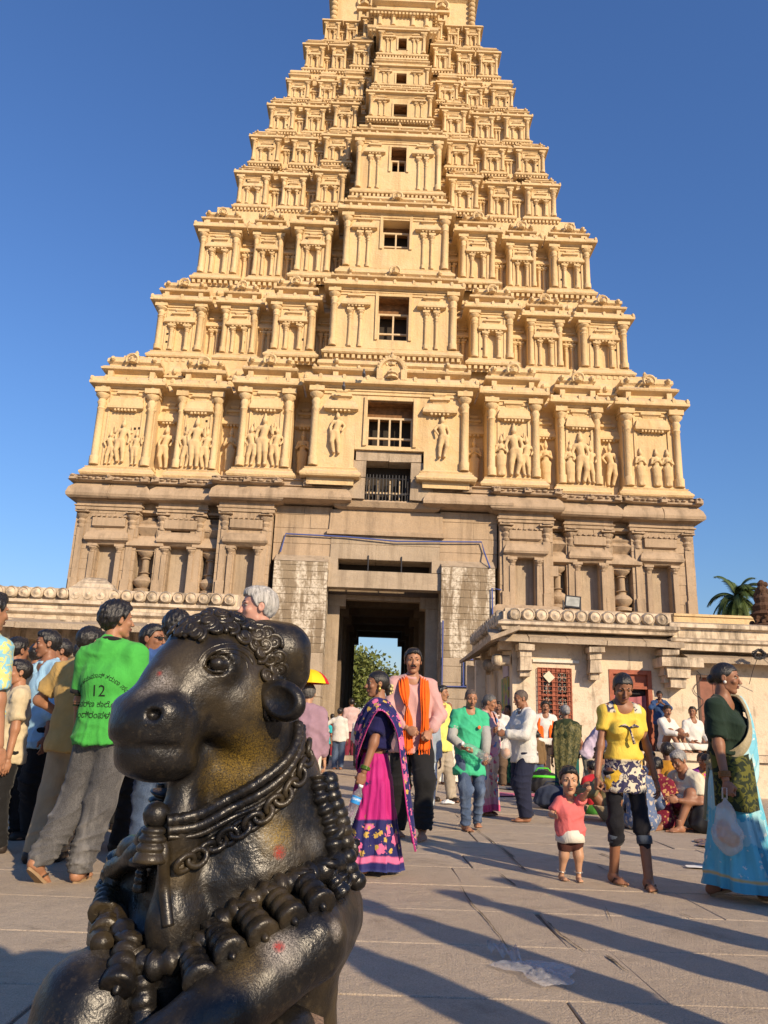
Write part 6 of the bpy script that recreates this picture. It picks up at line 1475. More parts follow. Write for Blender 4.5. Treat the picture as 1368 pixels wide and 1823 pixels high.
for s in (-1, 1):
    cx = .055 if s > 0 else -.04; drape(t, H, [[S(s*.02, .06, .345), S(s*.035, .075, .325), S(s*.02, .085, .30)], [S(s*.040, .035, .352), S(s*.075, .045, .33), S(s*.085, .06, .31)], [S(s*.038, -.045, .33), S(s*.060, -.05, .325), S(s*.085, -.035, .315)], [S(s*.03, -.092, .24), S(s*.055, -.10, .24), S(s*.085, -.095, .235)], [S(cx-.018, -.12, .12), S(cx, -.132, .12), S(cx+.018, -.12, .12)], [S(cx-.02, -.115, .04), S(cx, -.125, .035), S(cx+.025, -.115, .03)], [S(cx-.032, -.110, -.05), S(cx, -.12, -.06), S(cx+.032, -.11, -.045)]], ORG, 'scarf', 15, .007, 4, 3)
    mb = MB()
    for i in range(10): x = cx-.03+.0065*i; a = S(x, -.113, -.045); mb.tube([a*H, (a+Vector((random.Random(i).uniform(-.008, .008), 0, -.035)))*H], .004, 4)
    mb.obj('scarf_fringe', ORG, t)
# ---- shaven-headed boy in green with an empty bottle
lo = P0(836, 1478); H = Ht(828, 1228, lo); GRN = cloth('mint_green_top', (.05, .42, .22), 'plain'); JEAN = cloth('blue_jeans', (.035, .06, .12), 'denim', (.16, .21, .30)); GREYS = cloth('grey_striped_sleeve', (.38, .38, .36), 'stripe', (.12, .12, .12), 1)
q = person(lo, R(8), H, 'shaven-headed boy in a green top carrying an empty plastic bottle', None, 'person', 'a', False, 'stub', HD, head=(0, 18), hands=('hook', 'hook'), wr=[(-.075, -.13, .575), (.085, -.125, .52)], elb=[(-.7, .6, -.4), (.7, .6, -.4)], palmdir=[(.4, 0, 1), (-.4, 0, 1)], an=[(-.045, -.06, .05), (.075, .05, .055)],
           top=dict(m=GRN, s=1.0, hem=-.13, e=.013, fl=.010, sc=.6), bottom=dict(m=JEAN, fl=.004, e=.006), h=.011, child=True, headscale=.90, footp=(0, -8), build=.9)
t = q['t']
for i in (0, 1): MB().tube([p_*H for p_ in (q['shd'][i].lerp(q['E'][i], .5), q['E'][i], q['E'][i].lerp(q['W'][i], .85))], [.046*H, .042*H, .032*H], 10).obj('sleeve', GREYS, t, True)
MB().lathe([(.02, 0), (.018, .01), (.004, .012)], (0, 0, 0), 10, 0, Matrix.Translation(S(0, 0, 0)*0+q['S'](.045, -.098, .21)*H) @ Matrix.Rotation(R(90), 4, 'X')).obj('shirt_badge', plain('orange_badge', (.7, .16, .05), .8), t)
p = to_world(q, (-.095, -.155, .605)); bottle(p, (Matrix.Rotation(R(-62), 3, 'Y')), .34, 'empty clear bottle held by the boy in green', False)
# ---- girl in yellow top leading a toddler
lo = P0(1122, 1577); H = Ht(1107, 1200, lo)
def girl_top():
    g = NG('yellow_printed_top'); z = g.sep(g.co()); col = g.mix(g.ramp(g.noise(5, 3), .35, .65), (.66, .44, .045), (.74, .52, .07)); n2 = g.noise(15, 3, .6, None, 1.8); pr = g.mix(g.ramp(n2, .49, .51), (.025, .022, .07), (.60, .54, .42))
    vo = g.n('TexVoronoi', feature='F1'); vo.inputs['Scale'].default_value = 7; g.l(g.co(), vo.inputs['Vector']); pr = g.mix(g.ramp(g.math('ADD', vo.outputs['Distance'], g.math('MULTIPLY', g.math('SUBTRACT', g.noise(32, 2), .5), .6)), .26, .3, 1, 0), pr, (.68, .42, .03))
    col = g.mix(g.ramp(z[2], .575*H, .585*H, 1, 0), col, pr); sx = g.math('ABSOLUTE', z[0]); pm = g.math('MULTIPLY', g.ramp(z[2], .80*H, .81*H), g.math('MULTIPLY', g.ramp(sx, .045*H, .05*H), g.ramp(sx, .085*H, .09*H, 1, 0))); col = g.mix(pm, col, pr); g.color(col); g.rough(.8); g.bump(g.noise(1, 4, .6, g.co(scale=(11, 11, 5))), .03, .5); return g.m
q = person(lo, R(2), H, 'girl in yellow top and black cropped trousers leading a toddler by the hand', None, 'person', 'b', True, 'pony', head=(-6, 30), hands=('fist', 'rest'), wr=[(-.165, -.055, .455), (.165, .01, .46)], elb=[(-.5, .8, 0), (.5, .8, 0)], an=[(-.055, .06, .05), (.065, -.075, .045)], feet='sandal', sh=.92, build=.78,
           top=dict(m=girl_top(), s=1.0, hem=-.09, e=.009, sc=.55, neck=.055, fl=.008), bottom=dict(m=cloth('black_leggings', (.010, .010, .014)), end=1.33, fl=.002, e=.005, cuff=cloth('denim_cuff', (.06, .075, .10))), h=.0105)
t = q['t']; TIE = cloth('navy_printed_ribbon', (.03, .03, .09), 'print', (.6, .5, .35), 3)
mb = MB(); S = q['S']; c = S(0, -.093, .215)*H; [mb.tube([c, c+Vector((s*.035, -.012, .022)), c+Vector((s*.07, -.004, .012))], [.006, .010, .006], 6) for s in (-1, 1)]; mb.tube([c, c+Vector((.012, -.012, -.05)), c+Vector((.03, -.004, -.11))], [.007, .008, .011], 6); mb.obj('ribbon_tie', TIE, t, True)
gh = to_world(q, q['W'][0])
lo = P0(1018, 1569); lo = (lo[0], lo[1], 0); H = Ht(1020, 1370, lo); PNKT = cloth('coral_pink_tee', (.62, .14, .14)); WHC = cloth('white_cotton', (.66, .62, .54))
rel = Matrix.Rotation(-R(8), 4, 'Z') @ (gh+Vector((-.07, .0, -.10))-Vector(lo)); rel = rel/H
q = person(lo, R(8), H, 'toddler in pink shirt and brown shorts walking hand in hand', None, 'person', 'c', False, 'short', head=(-14, 4), child=True, headscale=1.72, hip=(0, 0, .40), ls=.74, hands=('open', 'fist'), wr=[(-.20, -.12, .585), (rel.x, rel.y, rel.z)], elb=[(-.6, .5, -.8), (.3, .5, -.6)], palmdir=[(0, -1, 0), (0, 1, 0)], an=[(-.085, .03, .055), (.06, -.03, .055)], build=1.2, sh=.95,
           top=dict(m=PNKT, s=1.0, hem=.0, e=.02, sc=.75, w=.002), bottom=dict(m=cloth('brown_shorts', (.06, .02, .015)), end=.42, e=.008, fl=.010), h=.008)
f = None; mb = MB(); t = q['t']; S = q['S']; mb.tube([S(0, 0, .05)*H, S(0, 0, .0)*H, S(0, 0, -.055)*H, S(0, 0, -.06)*H], [.11*H, .128*H, .135*H, .12*H], 22); mb.v = [tuple(v) for v in wob(np.array(mb.v), .004, 30, 5)]; mb.obj('undershirt', WHC, t, True)
for i in (0, 1): ring_at(t, (q['A'][i]+Vector((0, 0, .03)))*H, q['K'][i]-q['A'][i], .030, .003, plain('silver_anklet', (.6, .58, .55), .3, .1, 8, 0, 40, .5, .8), 'anklet')
# ---- woman in the sky-blue sari at the right edge
lo = P0(1318, 1600); H = Ht(1328, 1188, lo)
m1 = uvmat('sky_blue_sari', (.10, .42, .56), ((.075, .10, (.5, .38, .16)), (-1, .075, (.06, .30, .42))), ((3.2, .40, (.26, .52, .60), .12, 1.1), (5, .30, (.05, .33, .50), .1, 1.1), (17, .16, (.5, .58, .58), .1, 1.1)), .6)
m2 = uvmat('blue_sari_pallu', (.16, .46, .58), (), ((3, .38, (.34, .56, .60), -1, 2), (15, .15, (.55, .6, .58), -1, 2)), .6, ((-1, .34, (.30, .25, .15), (.34, .29, .18)),)); m3 = cloth('dark_leaf_wrap', (.016, .024, .012), 'print', (.10, .10, .018), 1.2, .8)
q = person(lo, R(42), H, 'woman in dark green blouse and sky-blue sari carrying a plastic bag', None, 'person', 'b', True, 'bun', head=(20, 6), hands=('fist', 'rest'), wr=[(-.165, -.055, .465), (.15, .0, .48)], elb=[(-.5, .8, 0), (.5, .8, 0)], an=[(-.055, .09, .06), (.055, -.09, .045)], build=1.0, footp=(-20, 0),
           top=dict(m=cloth('dark_green_blouse', (.012, .026, .016)), s=1.0, hem=.09, n='blouse', sc=.80, e=.012, neck=.058, w=.002), skirt=dict(m=m1, hem=.05, n='sari', amp=.011, fl=.035, seed=9), h=.011, feet='sandal')
t, S = q['t'], q['S']
drape(t, H, [[S(-.10, .07, .05), S(-.125, .01, .0), S(-.11, -.05, -.06)], [S(-.08, -.085, .13), S(-.05, -.10, .06), S(-.01, -.11, -.04)], [S(-.01, -.108, .23), S(.035, -.112, .17), S(.085, -.095, .08)], [S(.045, -.04, .350), S(.09, -.04, .345), S(.155, -.03, .28)], [S(.05, .07, .31), S(.10, .085, .28), S(.170, .06, .20)], [S(.05, .12, .08), S(.10, .13, .06), S(.175, .10, .02)], [S(.04, .16, -.20), S(.10, .17, -.22), S(.18, .14, -.24)]], m2, 'pallu', 17, .006, 4, 4)
drape(t, H, [[S(-.125, .03, .10), S(-.122, -.03, .09), S(-.10, -.08, .08), S(-.02, -.112, .10)], [S(-.132, .02, .0), S(-.13, -.04, -.01), S(-.11, -.09, -.02), S(-.02, -.122, .0)], [S(-.13, .02, -.13), S(-.13, -.04, -.14), S(-.10, -.10, -.15), S(-.01, -.125, -.14)]], m3, 'waist_wrap', 15, .004, 3, 8)
ring_at(t, q['W'][0].lerp(q['E'][0], .08)*H, q['E'][0]-q['W'][0], .036, .0055, plain('brown_gold_bangles', (.22, .10, .03), .35), 'bangles', 4, .010)
for s in (-1, 1): MB().sphere((q['HT'] @ Vector((s*.37, .0, -.14)))*H, .012, 8).obj('earring', plain('pearl_stud', (.75, .70, .62), .3), t, True)
wb = to_world(q, q['W'][0])
CLR = NG('thin_clear_bag'); CLR.color((.85, .80, .74)); CLR.rough(.22); CLR.b.inputs['Alpha'].default_value = .38; CLR.bump(CLR.noise(30, 5, .7, None, 1.5), .02, .9); CLR = CLR.m
bg_ = thing('plastic_bag', wb+Vector((-.03, -.03, -.10)), 'clear plastic bag of bread hanging from the hand of the woman in blue', 'bag')
f = Field((-.16, -.12, -.38), (.16, .12, .02), .009); f.chain([(0, 0, -.02), (0, 0, -.10), (0, 0, -.24), (.01, 0, -.30)], [.012, .05, .085, .07], .03); f.warp(lambda x, y, z: .006*np.sin(x*60+z*30)*np.sin(z*40+y*50)); V, Qd = f.net(); link('bag', mesh_np('bag', V*np.array([1.1, .8, 1]), Qd, CLR), bg_)
f = Field((-.1, -.08, -.34), (.1, .08, -.1), .009); f.ell((-.02, 0, -.22), (.05, .04, .075), .01); f.ell((.03, .0, -.27), (.05, .04, .05), .01); V, Qd = f.net(); link('bread', mesh_np('bread', V, Qd, plain('bread_crust', (.42, .22, .10), .8, .3)), bg_)
MB().tube([(-.015, 0, -.02), (-.01, 0, .05), (.02, 0, .05), (.015, 0, -.02)], .006, 5).obj('handles', CLR, bg_, True)
# ---- the packed group at the left
GRY = cloth('grey_faded_jeans', (.05, .05, .055), 'denim', (.25, .24, .23)); TANT = cloth('tan_tee', (.42, .28, .10)); BEI = cloth('beige_trousers', (.34, .26, .16)); LBL = cloth('light_blue_shirt', (.30, .50, .66)); WHS = cloth('white_shirt', (.62, .60, .56)); WST = cloth('white_striped_shirt', (.60, .58, .53), 'stripe', (.42, .42, .42), 3)
NVT = cloth('navy_trousers', (.015, .018, .04)); KHK = cloth('khaki_trousers', (.36, .31, .24)); BRT = cloth('brown_trousers', (.13, .085, .055)); GRNP = cloth('bright_green_polo', (.06, .37, .06)); BLKC = cloth('black_rib', (.015, .014, .016)); BLU = cloth('mid_blue_shirt', (.05, .11, .30)); WDH = cloth('white_dhoti', (.66, .63, .56)); YSH = cloth('pale_yellow_shirt', (.68, .62, .16))
QG = 'people packed together behind the statue'
lo = P0(158, 1572); H = Ht(200, 1080, lo)
q = person(lo, R(168), H, 'man seen from behind in a bright green polo shirt numbered 12', QG, 'person', 'a', False, 'curly', head=(-38, 0), lean=(-1, 3), hands=('rest', 'rest'), wr=[(-.135, -.06, .455), (.15, -.05, .47)], an=[(.045, .0, .05), (.155, .075, .075)], kn=[(.05, -1, 0), (.05, -1, 0)], feet='sandal', footp=(0, 38),
           top=dict(m=GRNP, s=1.0, hem=-.035, e=.016, sc=.78, collar=True, cm=BLKC, w=.005), bottom=dict(m=GRY, fl=.012, w=.006), h=.011)
t, M_ = q['t'], q['M']
for i in (0, 1):
    c = q['shd'][i].lerp(q['E'][i], .78); d = (q['E'][i]-q['shd'][i]).normalized(); MB().tube([(c-d*.012)*H, (c+d*.004)*H], [.0475*H, .047*H], 14).obj('sleeve_band', BLKC, t, True)
# printed number and lettering, laid on the cloth of the back
sh_o = [o for o in t.children if o.name.startswith('shirt')][0]; me = sh_o.data
bv = BVHTree.FromPolygons([v.co.copy() for v in me.vertices], [tuple(p.vertices) for p in me.polygons]); INK = plain('black_print', (.012, .02, .012), .8)
def print_text(txt, size, x, z, arc=0):
    cu = bpy.data.curves.new('print', 'FONT'); cu.body = txt; cu.size = size; cu.align_x = 'CENTER'; cu.align_y = 'CENTER'; ob = bpy.data.objects.new('print', cu); COL.objects.link(ob); dg = bpy.context.evaluated_depsgraph_get(); m = bpy.data.meshes.new_from_object(ob.evaluated_get(dg)); bpy.data.objects.remove(ob)
    bm = bmesh.new(); bm.from_mesh(m); bpy.data.meshes.remove(m); bmesh.ops.triangulate(bm, faces=bm.faces); bmesh.ops.subdivide_edges(bm, edges=[e for e in bm.edges if e.calc_length() > .02], cuts=1)
    vs = []
    for v in bm.verts:
        a, b = v.co.x, v.co.y
        if arc: th = a/arc; a, b = (arc+b)*math.sin(th), (arc+b)*math.cos(th)-arc
        X, Z = x-a, z+b; hsp = bv.ray_cast(Vector((X, .6, Z)), Vector((0, -1, 0)))
        vs.append((hsp[0]+Vector((0, .003, 0))) if hsp[0] else Vector((X, .12, Z)))
    fs = [tuple(v.index for v in f.verts) for f in bm.faces]; bm.free(); return link('shirt_print', mesh_np('shirt_print', np.array([tuple(v) for v in vs]), fs, INK, False), t)
c = q['S'](0, 0, .155)*H; cx_ = c.x
try:
    print_text('12', .105, cx_, c.z); print_text('ಸುವರ್ಣ ಕಾಲೋನಿ', .05, cx_, c.z-.085); print_text('ಚಂದ್ರಂಪಳ್ಳಿ', .056, cx_, c.z-.155); print_text('ಶ್ರೀ ಹನುಮಾನ್ ತರುಣ ಸಂಘ', .040, cx_, c.z+.10, .20)
except Exception as ex: print('text', ex)
lo = P0(105, 1535); H = Ht(132, 1122, lo)
person(lo, R(175), H, 'man seen from behind in a tan T-shirt with one hand on his hip', QG, 'person', 'a', False, 'short', head=(-25, 0), hands=('rest', 'fist'), wr=[(-.14, -.06, .46), (.10, -.09, .60)], elb=[None, (1, .2, -.2)], an=[(.02, -.02, .05), (.10, .05, .05)], feet='shoe', top=dict(m=TANT, s=1.0, hem=-.06, e=.014, sc=.7, w=.005), bottom=dict(m=BEI, fl=.012), h=.012)
lo = P0(38, 1492); H = Ht(58, 1127, lo)
person(lo, R(-38), H, 'young man in open light-blue shirt looking left', QG, 'person', 'b', False, 'short', head=(-28, 4), must=True, hands=('rest', 'rest'), wr=[(-.10, -.12, .50), (.15, -.03, .46)], top=dict(m=LBL, s=1.3, hem=-.09, collar=True, e=.015, neck=.055), bottom=dict(m=BLKT, fl=.014), feet='shoe', h=.013)
DKS = cloth('dark_grey_shirt', (.05, .05, .055)); MRN = cloth('maroon_shirt', (.10, .02, .02))
for (px, Y, ty, yaw, hd, lab, top, bot, sk, hr, mu) in (
        (92, 8.3, 1142, -55, (-10, 6), 'moustached man half hidden behind the light-blue shirt', DKS, BLKT, 'b', 'short', True), (162, 7.0, 1132, 170, (15, 0), 'dark-haired man hidden behind the green polo', MRN, BLKT, 'a', 'short', False),
        (252, 6.9, 1118, 75, (0, 0), 'man in sunglasses facing right behind the green polo', WHS, BLKT, 'b', 'short', False), (296, 5.9, 1096, 170, (0, 0), 'dark-haired man in blue shirt and jeans behind the muzzle of the statue', BLU, JEAN, 'a', 'curly', False),
        (8, 7.4, 1140, 150, (0, 0), 'dark-haired man in black at the left picture edge', DKS, BLKT, 'b', 'short', False), (210, 8.2, 1150, 185, (0, 0), 'man in black behind the green polo, seen between the shoulders', DKS, BLKT, 'd', 'short', False), (325, 7.6, 1140, 120, (0, 0), 'man in dark shirt behind the brow of the statue', DKS, NVT, 'b', 'short', False), (20, 6.6, 1180, -60, (0, 0), 'shorter man in cream shirt and black trousers at the left edge', cloth('cream_shirt', (.55, .46, .30)), BLKT, 'a', 'short', False)):
    p = atY(px, 1300, Y); lo = (p.x, Y, 0); H = Ht(px, ty, lo)
    q = person(lo, R(yaw), H, lab, QG, 'person', sk, False, hr, head=hd, must=mu, feet='shoe', top=dict(m=top, s=1.0 if top is not WHS else 1.8, hem=-.06, sc=.75), bottom=dict(m=bot, fl=.012), h=.016)
    if 'sunglasses' in lab:
        mb = MB(); [mb.box(.02*s if s > 0 else -.25, .25 if s > 0 else -.02, -.40, -.37, -.02, .09) for s in (-1, 1)]; [mb.box(s*.25-.012, s*.25+.012, -.39, .05, .04, .07) for s in (-1, 1)]; mb.box(-.03, .03, -.41, -.39, .05, .075); mb.v = [tuple((q['HT'] @ Vector(v))*H) for v in mb.v]; mb.obj('sunglasses', plain('dark_glass', (.015, .015, .018), .1), q['t'])
p = atY(-88, 1500, 4.9); lo = (p.x, 4.9, 0); H = 1.72
person(lo, R(150), H, 'man in patterned shirt cut off by the left picture edge', QG, 'person', 'a', False, 'short', hands=('rest', 'rest'), wr=[(-.145, -.02, .47), (.15, 0, .47)], feet='shoe', top=dict(m=cloth('aqua_yellow_print', (.22, .48, .58), 'print', (.60, .55, .2), 1.2), s=1.0, hem=-.09, sc=.8), bottom=dict(m=DKS, fl=.014), h=.013, an=[(-.09, .02, .05), (.05, 0, .05)])
p = atY(464, 1075, 5.1); lo = (p.x, 5.1, 0); H = Ht(466, 1055, lo)
person(lo, R(-75), H, 'white-haired man with glasses behind the head of the statue', None, 'person', 'p', False, 'white', HW, head=(0, 2), top=dict(m=LBL, s=1.0, hem=-.06), bottom=dict(m=KHK), feet='shoe', h=.014)
# ---- mauve kurta under a yellow and red umbrella hat
lo = atY(543, 1350, 8.6); lo = (lo.x, 8.6, 0); H = Ht(546, 1222, lo)
MAU = cloth('mauve_kurta', (.30, .19, .24)); q = person(lo, R(178), H, 'person in mauve kurta under a yellow and red umbrella hat', None, 'person', 'c', False, 'short', HSG, top=dict(m=MAU, s=1.7, hem=-.26, fl=.02, e=.018), bottom=dict(m=WDH), h=.016)
uh = thing('umbrella_hat', to_world(q, q['hc'])+Vector((0, 0, .04)), 'small yellow and red umbrella worn as a hat behind the ear of the statue', 'umbrella')
YL_, RD_ = plain('yellow_nylon', (.75, .50, .01), .6), plain('red_nylon', (.55, .012, .02), .6)
for k in range(8):
    v = []; f = []; a0, a1 = k*math.pi/4+.2, (k+1)*math.pi/4+.2
    for j in range(6):
        for i in range(5):
            th = j/5*1.25; a = a0+(a1-a0)*i/4; r = .23*math.sin(th)*(1-.06*math.sin(math.pi*i/4)*(j/5)); v.append((r*math.cos(a), r*math.sin(a), .22*math.cos(th)))
    f = [(j*5+i, j*5+i+1, j*5+i+6, j*5+i+5) for j in range(5) for i in range(4)]; MB().raw(v, f).obj('panel', RD_ if k % 3 == 1 else YL_, uh, True)
# ---- people between the gate and the scarf man
def simple(px, fy, ty, yaw, lab, top, bot=None, grp=None, sk='a', fem=False, hr='short', hm=None, h=.018, **kw):
    lo = P0(px, fy); H = Ht(px, ty, lo); a = dict(m=top, s=kw.pop('sl', 1.75), hem=kw.pop('hem', -.06), collar=kw.pop('collar', False), sc=.72); sk_ = kw.pop('skirt', None)
    return person(lo, R(yaw), H, lab, grp, 'person', sk, fem, hr, hm, top=a, bottom=dict(m=bot) if bot is not None else None, skirt=dict(m=sk_, n='wrap', hem=.04, fl=.025, seed=int(px) % 17) if sk_ is not None else None, h=h, **kw)
q = simple(783, 1427, 1224, 48, 'man in pale yellow shirt and khaki trousers looking right', YSH, KHK, None, 'a', False, 'short', None, .014, hem=-.08, collar=True, must=True, head=(20, 0), feet='shoe', an=[(-.05, .07, .05), (.05, -.09, .05)], wr=[(-.14, .05, .48), (.14, -.07, .47)])
q = simple(797, 1397, 1252, 12, 'bald elderly man in white dhoti behind the yellow shirt', WHS, None, None, 'b', False, 'bald', HW, skirt=WDH)
drape(q['t'], q['H'], [[q['S'](-.09, -.03, .31), q['S'](-.06, -.05, .31)], [q['S'](-.075, -.09, .2), q['S'](-.04, -.10, .2)], [q['S'](-.07, -.09, .0), q['S'](-.035, -.10, .0)]], cloth('red_stole', (.25, .02, .02)), 'stole', 7, .004, 2)
PSR = uvmat('pink_floral_sari', (.60, .46, .38), ((-1, .10, (.60, .08, .20)), (.10, .2, (.62, .28, .34))), ((9, .34, (.10, .22, .45), .15, .55), (12, .28, (.55, .10, .18), .2, .9)), .75)
lo = P0(868, 1452); H = Ht(854, 1238, lo)
q = person(lo, R(55), H, 'woman in pink floral sari standing behind the boy in green', None, 'person', 'a', True, 'tied', HSG, head=(15, 14), top=dict(m=cloth('rose_blouse', (.55, .30, .28)), s=1.0, hem=.06), skirt=dict(m=PSR, n='sari', hem=.04, seed=12), h=.014)
S = q['S']; drape(q['t'], H, [[S(-.10, .05, .02), S(-.11, -.02, .0), S(-.08, -.07, -.04)], [S(-.03, -.10, .16), S(.0, -.105, .1), S(.04, -.10, .02)], [S(.045, -.04, .34), S(.09, -.04, .335), S(.14, -.03, .28)], [S(.05, .08, .28), S(.09, .09, .26), S(.15, .06, .2)], [S(.05, .12, -.1), S(.1, .13, -.12), S(.16, .1, -.15)]], PSR, 'pallu', 13, .006, 4)
lo = P0(935, 1463); H = Ht(928, 1231, lo)
q = person(lo, R(-72), H, 'bald man in white striped shirt and dark trousers holding a plastic bag', None, 'person', 'b', False, 'stub', HD, head=(-5, 14), hands=('fist', 'hook'), wr=[(-.07, -.20, .68), (.06, -.19, .66)], elb=[(-.6, .2, -1), (.6, .2, -1)], top=dict(m=WST, s=1.85, hem=-.07, collar=True), bottom=dict(m=NVT, fl=.02), h=.0125, an=[(-.06, .05, .05), (.06, -.03, .05)], build=1.06)
p = to_world(q, q['W'][1]); bg2 = thing('snack_bag', p+Vector((0, 0, -.03)), 'small clear bag of orange snacks held by the bald man in white', 'bag'); f = Field((-.1, -.1, -.28), (.1, .1, .02), .01); f.chain([(0, 0, 0), (0, 0, -.1), (0, 0, -.2)], [.01, .055, .065], .02); V, Qd = f.net(); link('bag', mesh_np('bag', V, Qd, CLR), bg2); f = Field((-.1, -.1, -.28), (.1, .1, -.08), .01); f.ell((0, 0, -.19), (.045, .045, .055), .01); V, Qd = f.net(); link('snacks', mesh_np('snacks', V, Qd, plain('orange_snack', (.6, .22, .05), .8)), bg2)
q = simple(888, 1402, 1252, -12, 'man in white shirt and brown trousers holding a black helmet', WHS, BRT, None, 'd', False, 'short', None, .016, must=True, collar=True, hands=('hook', 'hook'), wr=[(-.06, -.13, .60), (.08, -.14, .62)])
hp = thing('helmet', to_world(q, (0, -.20, .60)), 'black helmet held by the man in white shirt', 'helmet'); f = Field((-.17, -.2, -.17), (.17, .2, .17), .012); f.ell((0, 0, 0), (.12, .15, .13), .01); f.ell((0, -.13, -.04), (.1, .07, .06), .01, None, True); V, Qd = f.net(); link('shell', mesh_np('shell', V, Qd, plain('black_gloss', (.012, .012, .013), .2)), hp); MB().box(-.09, .09, -.12, -.11, -.08, .02).obj('visor', plain('smoked_visor', (.03, .03, .035), .1), hp)
GSK = cloth('bottle_green_sari', (.012, .10, .06), 'floral', (.06, .25, .10), 1)
simple(906, 1398, 1258, -60, 'woman in bottle-green skirt behind the bald man in white', WHS, None, None, 'b', True, 'bun', None, .018, skirt=GSK)
# gate crowd
GC = 'people walking up to the gate'; TEAL = cloth('teal_vest', (.03, .38, .42)); PSH = cloth('soft_pink_shirt', (.55, .38, .36))
simple(577, 1364, 1278, 165, 'child in teal vest and dark trousers near the gate', TEAL, BLKT, GC, 'b', sl=1.0, child=True)
q = simple(601, 1370, 1262, 170, 'man in white shirt and blue jeans with his back turned near the gate', WST, JEAN, GC, 'b', must=False, wr=[(-.15, -.03, .46), (.20, -.05, .60)], elb=[None, (1, .3, -.3)])
q = simple(638, 1368, 1272, 185, 'person with a black backpack walking to the gate', WHS, BRT, GC, 'b')
f = Field((-.2, -.1, -.3), (.2, .2, .3), .02); f.ell((0, .05, 0), (.14, .10, .22), .02); V, Qd = f.net(); bp = thing('backpack', to_world(q, q['S'](0, .12, .17)), 'black backpack on the back of a person near the gate', 'backpack', None, R(185)); link('pack', mesh_np('pack', V, Qd, BLKC), bp); MB().box(-.09, .09, .13, .17, -.18, .0).obj('pocket', BLKC, bp)
simple(622, 1352, 1245, 190, 'man in pink shirt with a red cloth bag strap in the gateway', PSH, cloth('wine_dhoti', (.16, .02, .04)), GC, 'b')
simple(655, 1384, 1262, 160, 'man in white shirt partly hidden by the woman in magenta', WHS, KHK, GC, 'b')
simple(560, 1372, 1290, 175, 'child in maroon top near the left gate pier', MRN, BLKT, GC, 'd', child=True)
simple(588, 1352, 1272, 200, 'woman in maroon sari walking through the gateway', MRN, None, GC, 'b', True, 'bun', None, .02, skirt=cloth('maroon_sari', (.20, .015, .03)))
simple(650, 1350, 1262, 20, 'man in pale green shirt standing in the gate passage', cloth('pale_green_shirt', (.40, .52, .35)), BRT, GC, 'b')
simple(728, 1375, 1272, 10, 'man in dark clothes half hidden behind the orange scarf', DKS, BRT, GC, 'b'); simple(758, 1440, 1262, 8, 'person in grey-blue shirt behind the pink shirt', cloth('grey_blue_shirt', (.28, .33, .38)), cloth('pale_blue_jeans', (.38, .45, .52), 'denim', (.5, .55, .6)), None, 'b')
# ---- right side: grey-haired woman, bending man, jacketed youth
lo = P0(1012, 1440); H = Ht(1008, 1258, lo); TSR = cloth('teal_green_sari', (.01, .10, .09)); BRO = cloth('olive_brocade', (.045, .050, .018), 'print', (.13, .115, .04), 1.6, .5)
q = person(lo, R(172), H, 'grey-haired woman in dark green sari seen from behind', None, 'person', 'b', True, 'bun', HG, head=(15, 4), wr=[(-.13, -.08, .52), (.15, .0, .47)], top=dict(m=cloth('dark_olive_blouse', (.02, .03, .012)), s=1.0, hem=.03), skirt=dict(m=TSR, n='sari', hem=.03, seed=8), h=.014)
S = q['S']; drape(q['t'], H, [[S(-.10, -.07, .30), S(-.03, -.09, .32), S(.05, -.07, .33)], [S(-.155, -.01, .30), S(-.05, -.01, .355), S(.06, .0, .35)], [S(-.15, .06, .27), S(-.03, .085, .29), S(.12, .05, .29)], [S(-.13, .08, .12), S(.0, .095, .12), S(.14, .06, .12)], [S(-.09, .10, -.06), S(.02, .115, -.08), S(.13, .08, -.08)], [S(-.05, .11, -.22), S(.03, .125, -.26), S(.11, .09, -.22)]], BRO, 'pallu', 17, .007, 4)
ring_at(q['t'], q['W'][1].lerp(q['E'][1], .1)*H, q['E'][1]-q['W'][1], .03, .005, GOLD, 'bangle')
lo = P0(1052, 1440); person((lo[0], lo[1], 0), R(70), 1.58, 'person in lilac shirt bending forward behind the girl', None, 'person', 'b', False, 'short', HG, lean=(38, 0), head=(0, -20), hands=('rest', 'rest'), wr=[(-.08, -.25, .38), (.08, -.25, .40)], top=dict(m=cloth('lilac_shirt', (.55, .46, .58)), s=1.6, hem=-.06), bottom=dict(m=KHK), h=.016)
simple(958, 1408, 1305, 175, 'child in brown jacket and jeans standing at the ledge', cloth('brown_jacket', (.16, .10, .045)), JEAN, None, 'b', child=True)
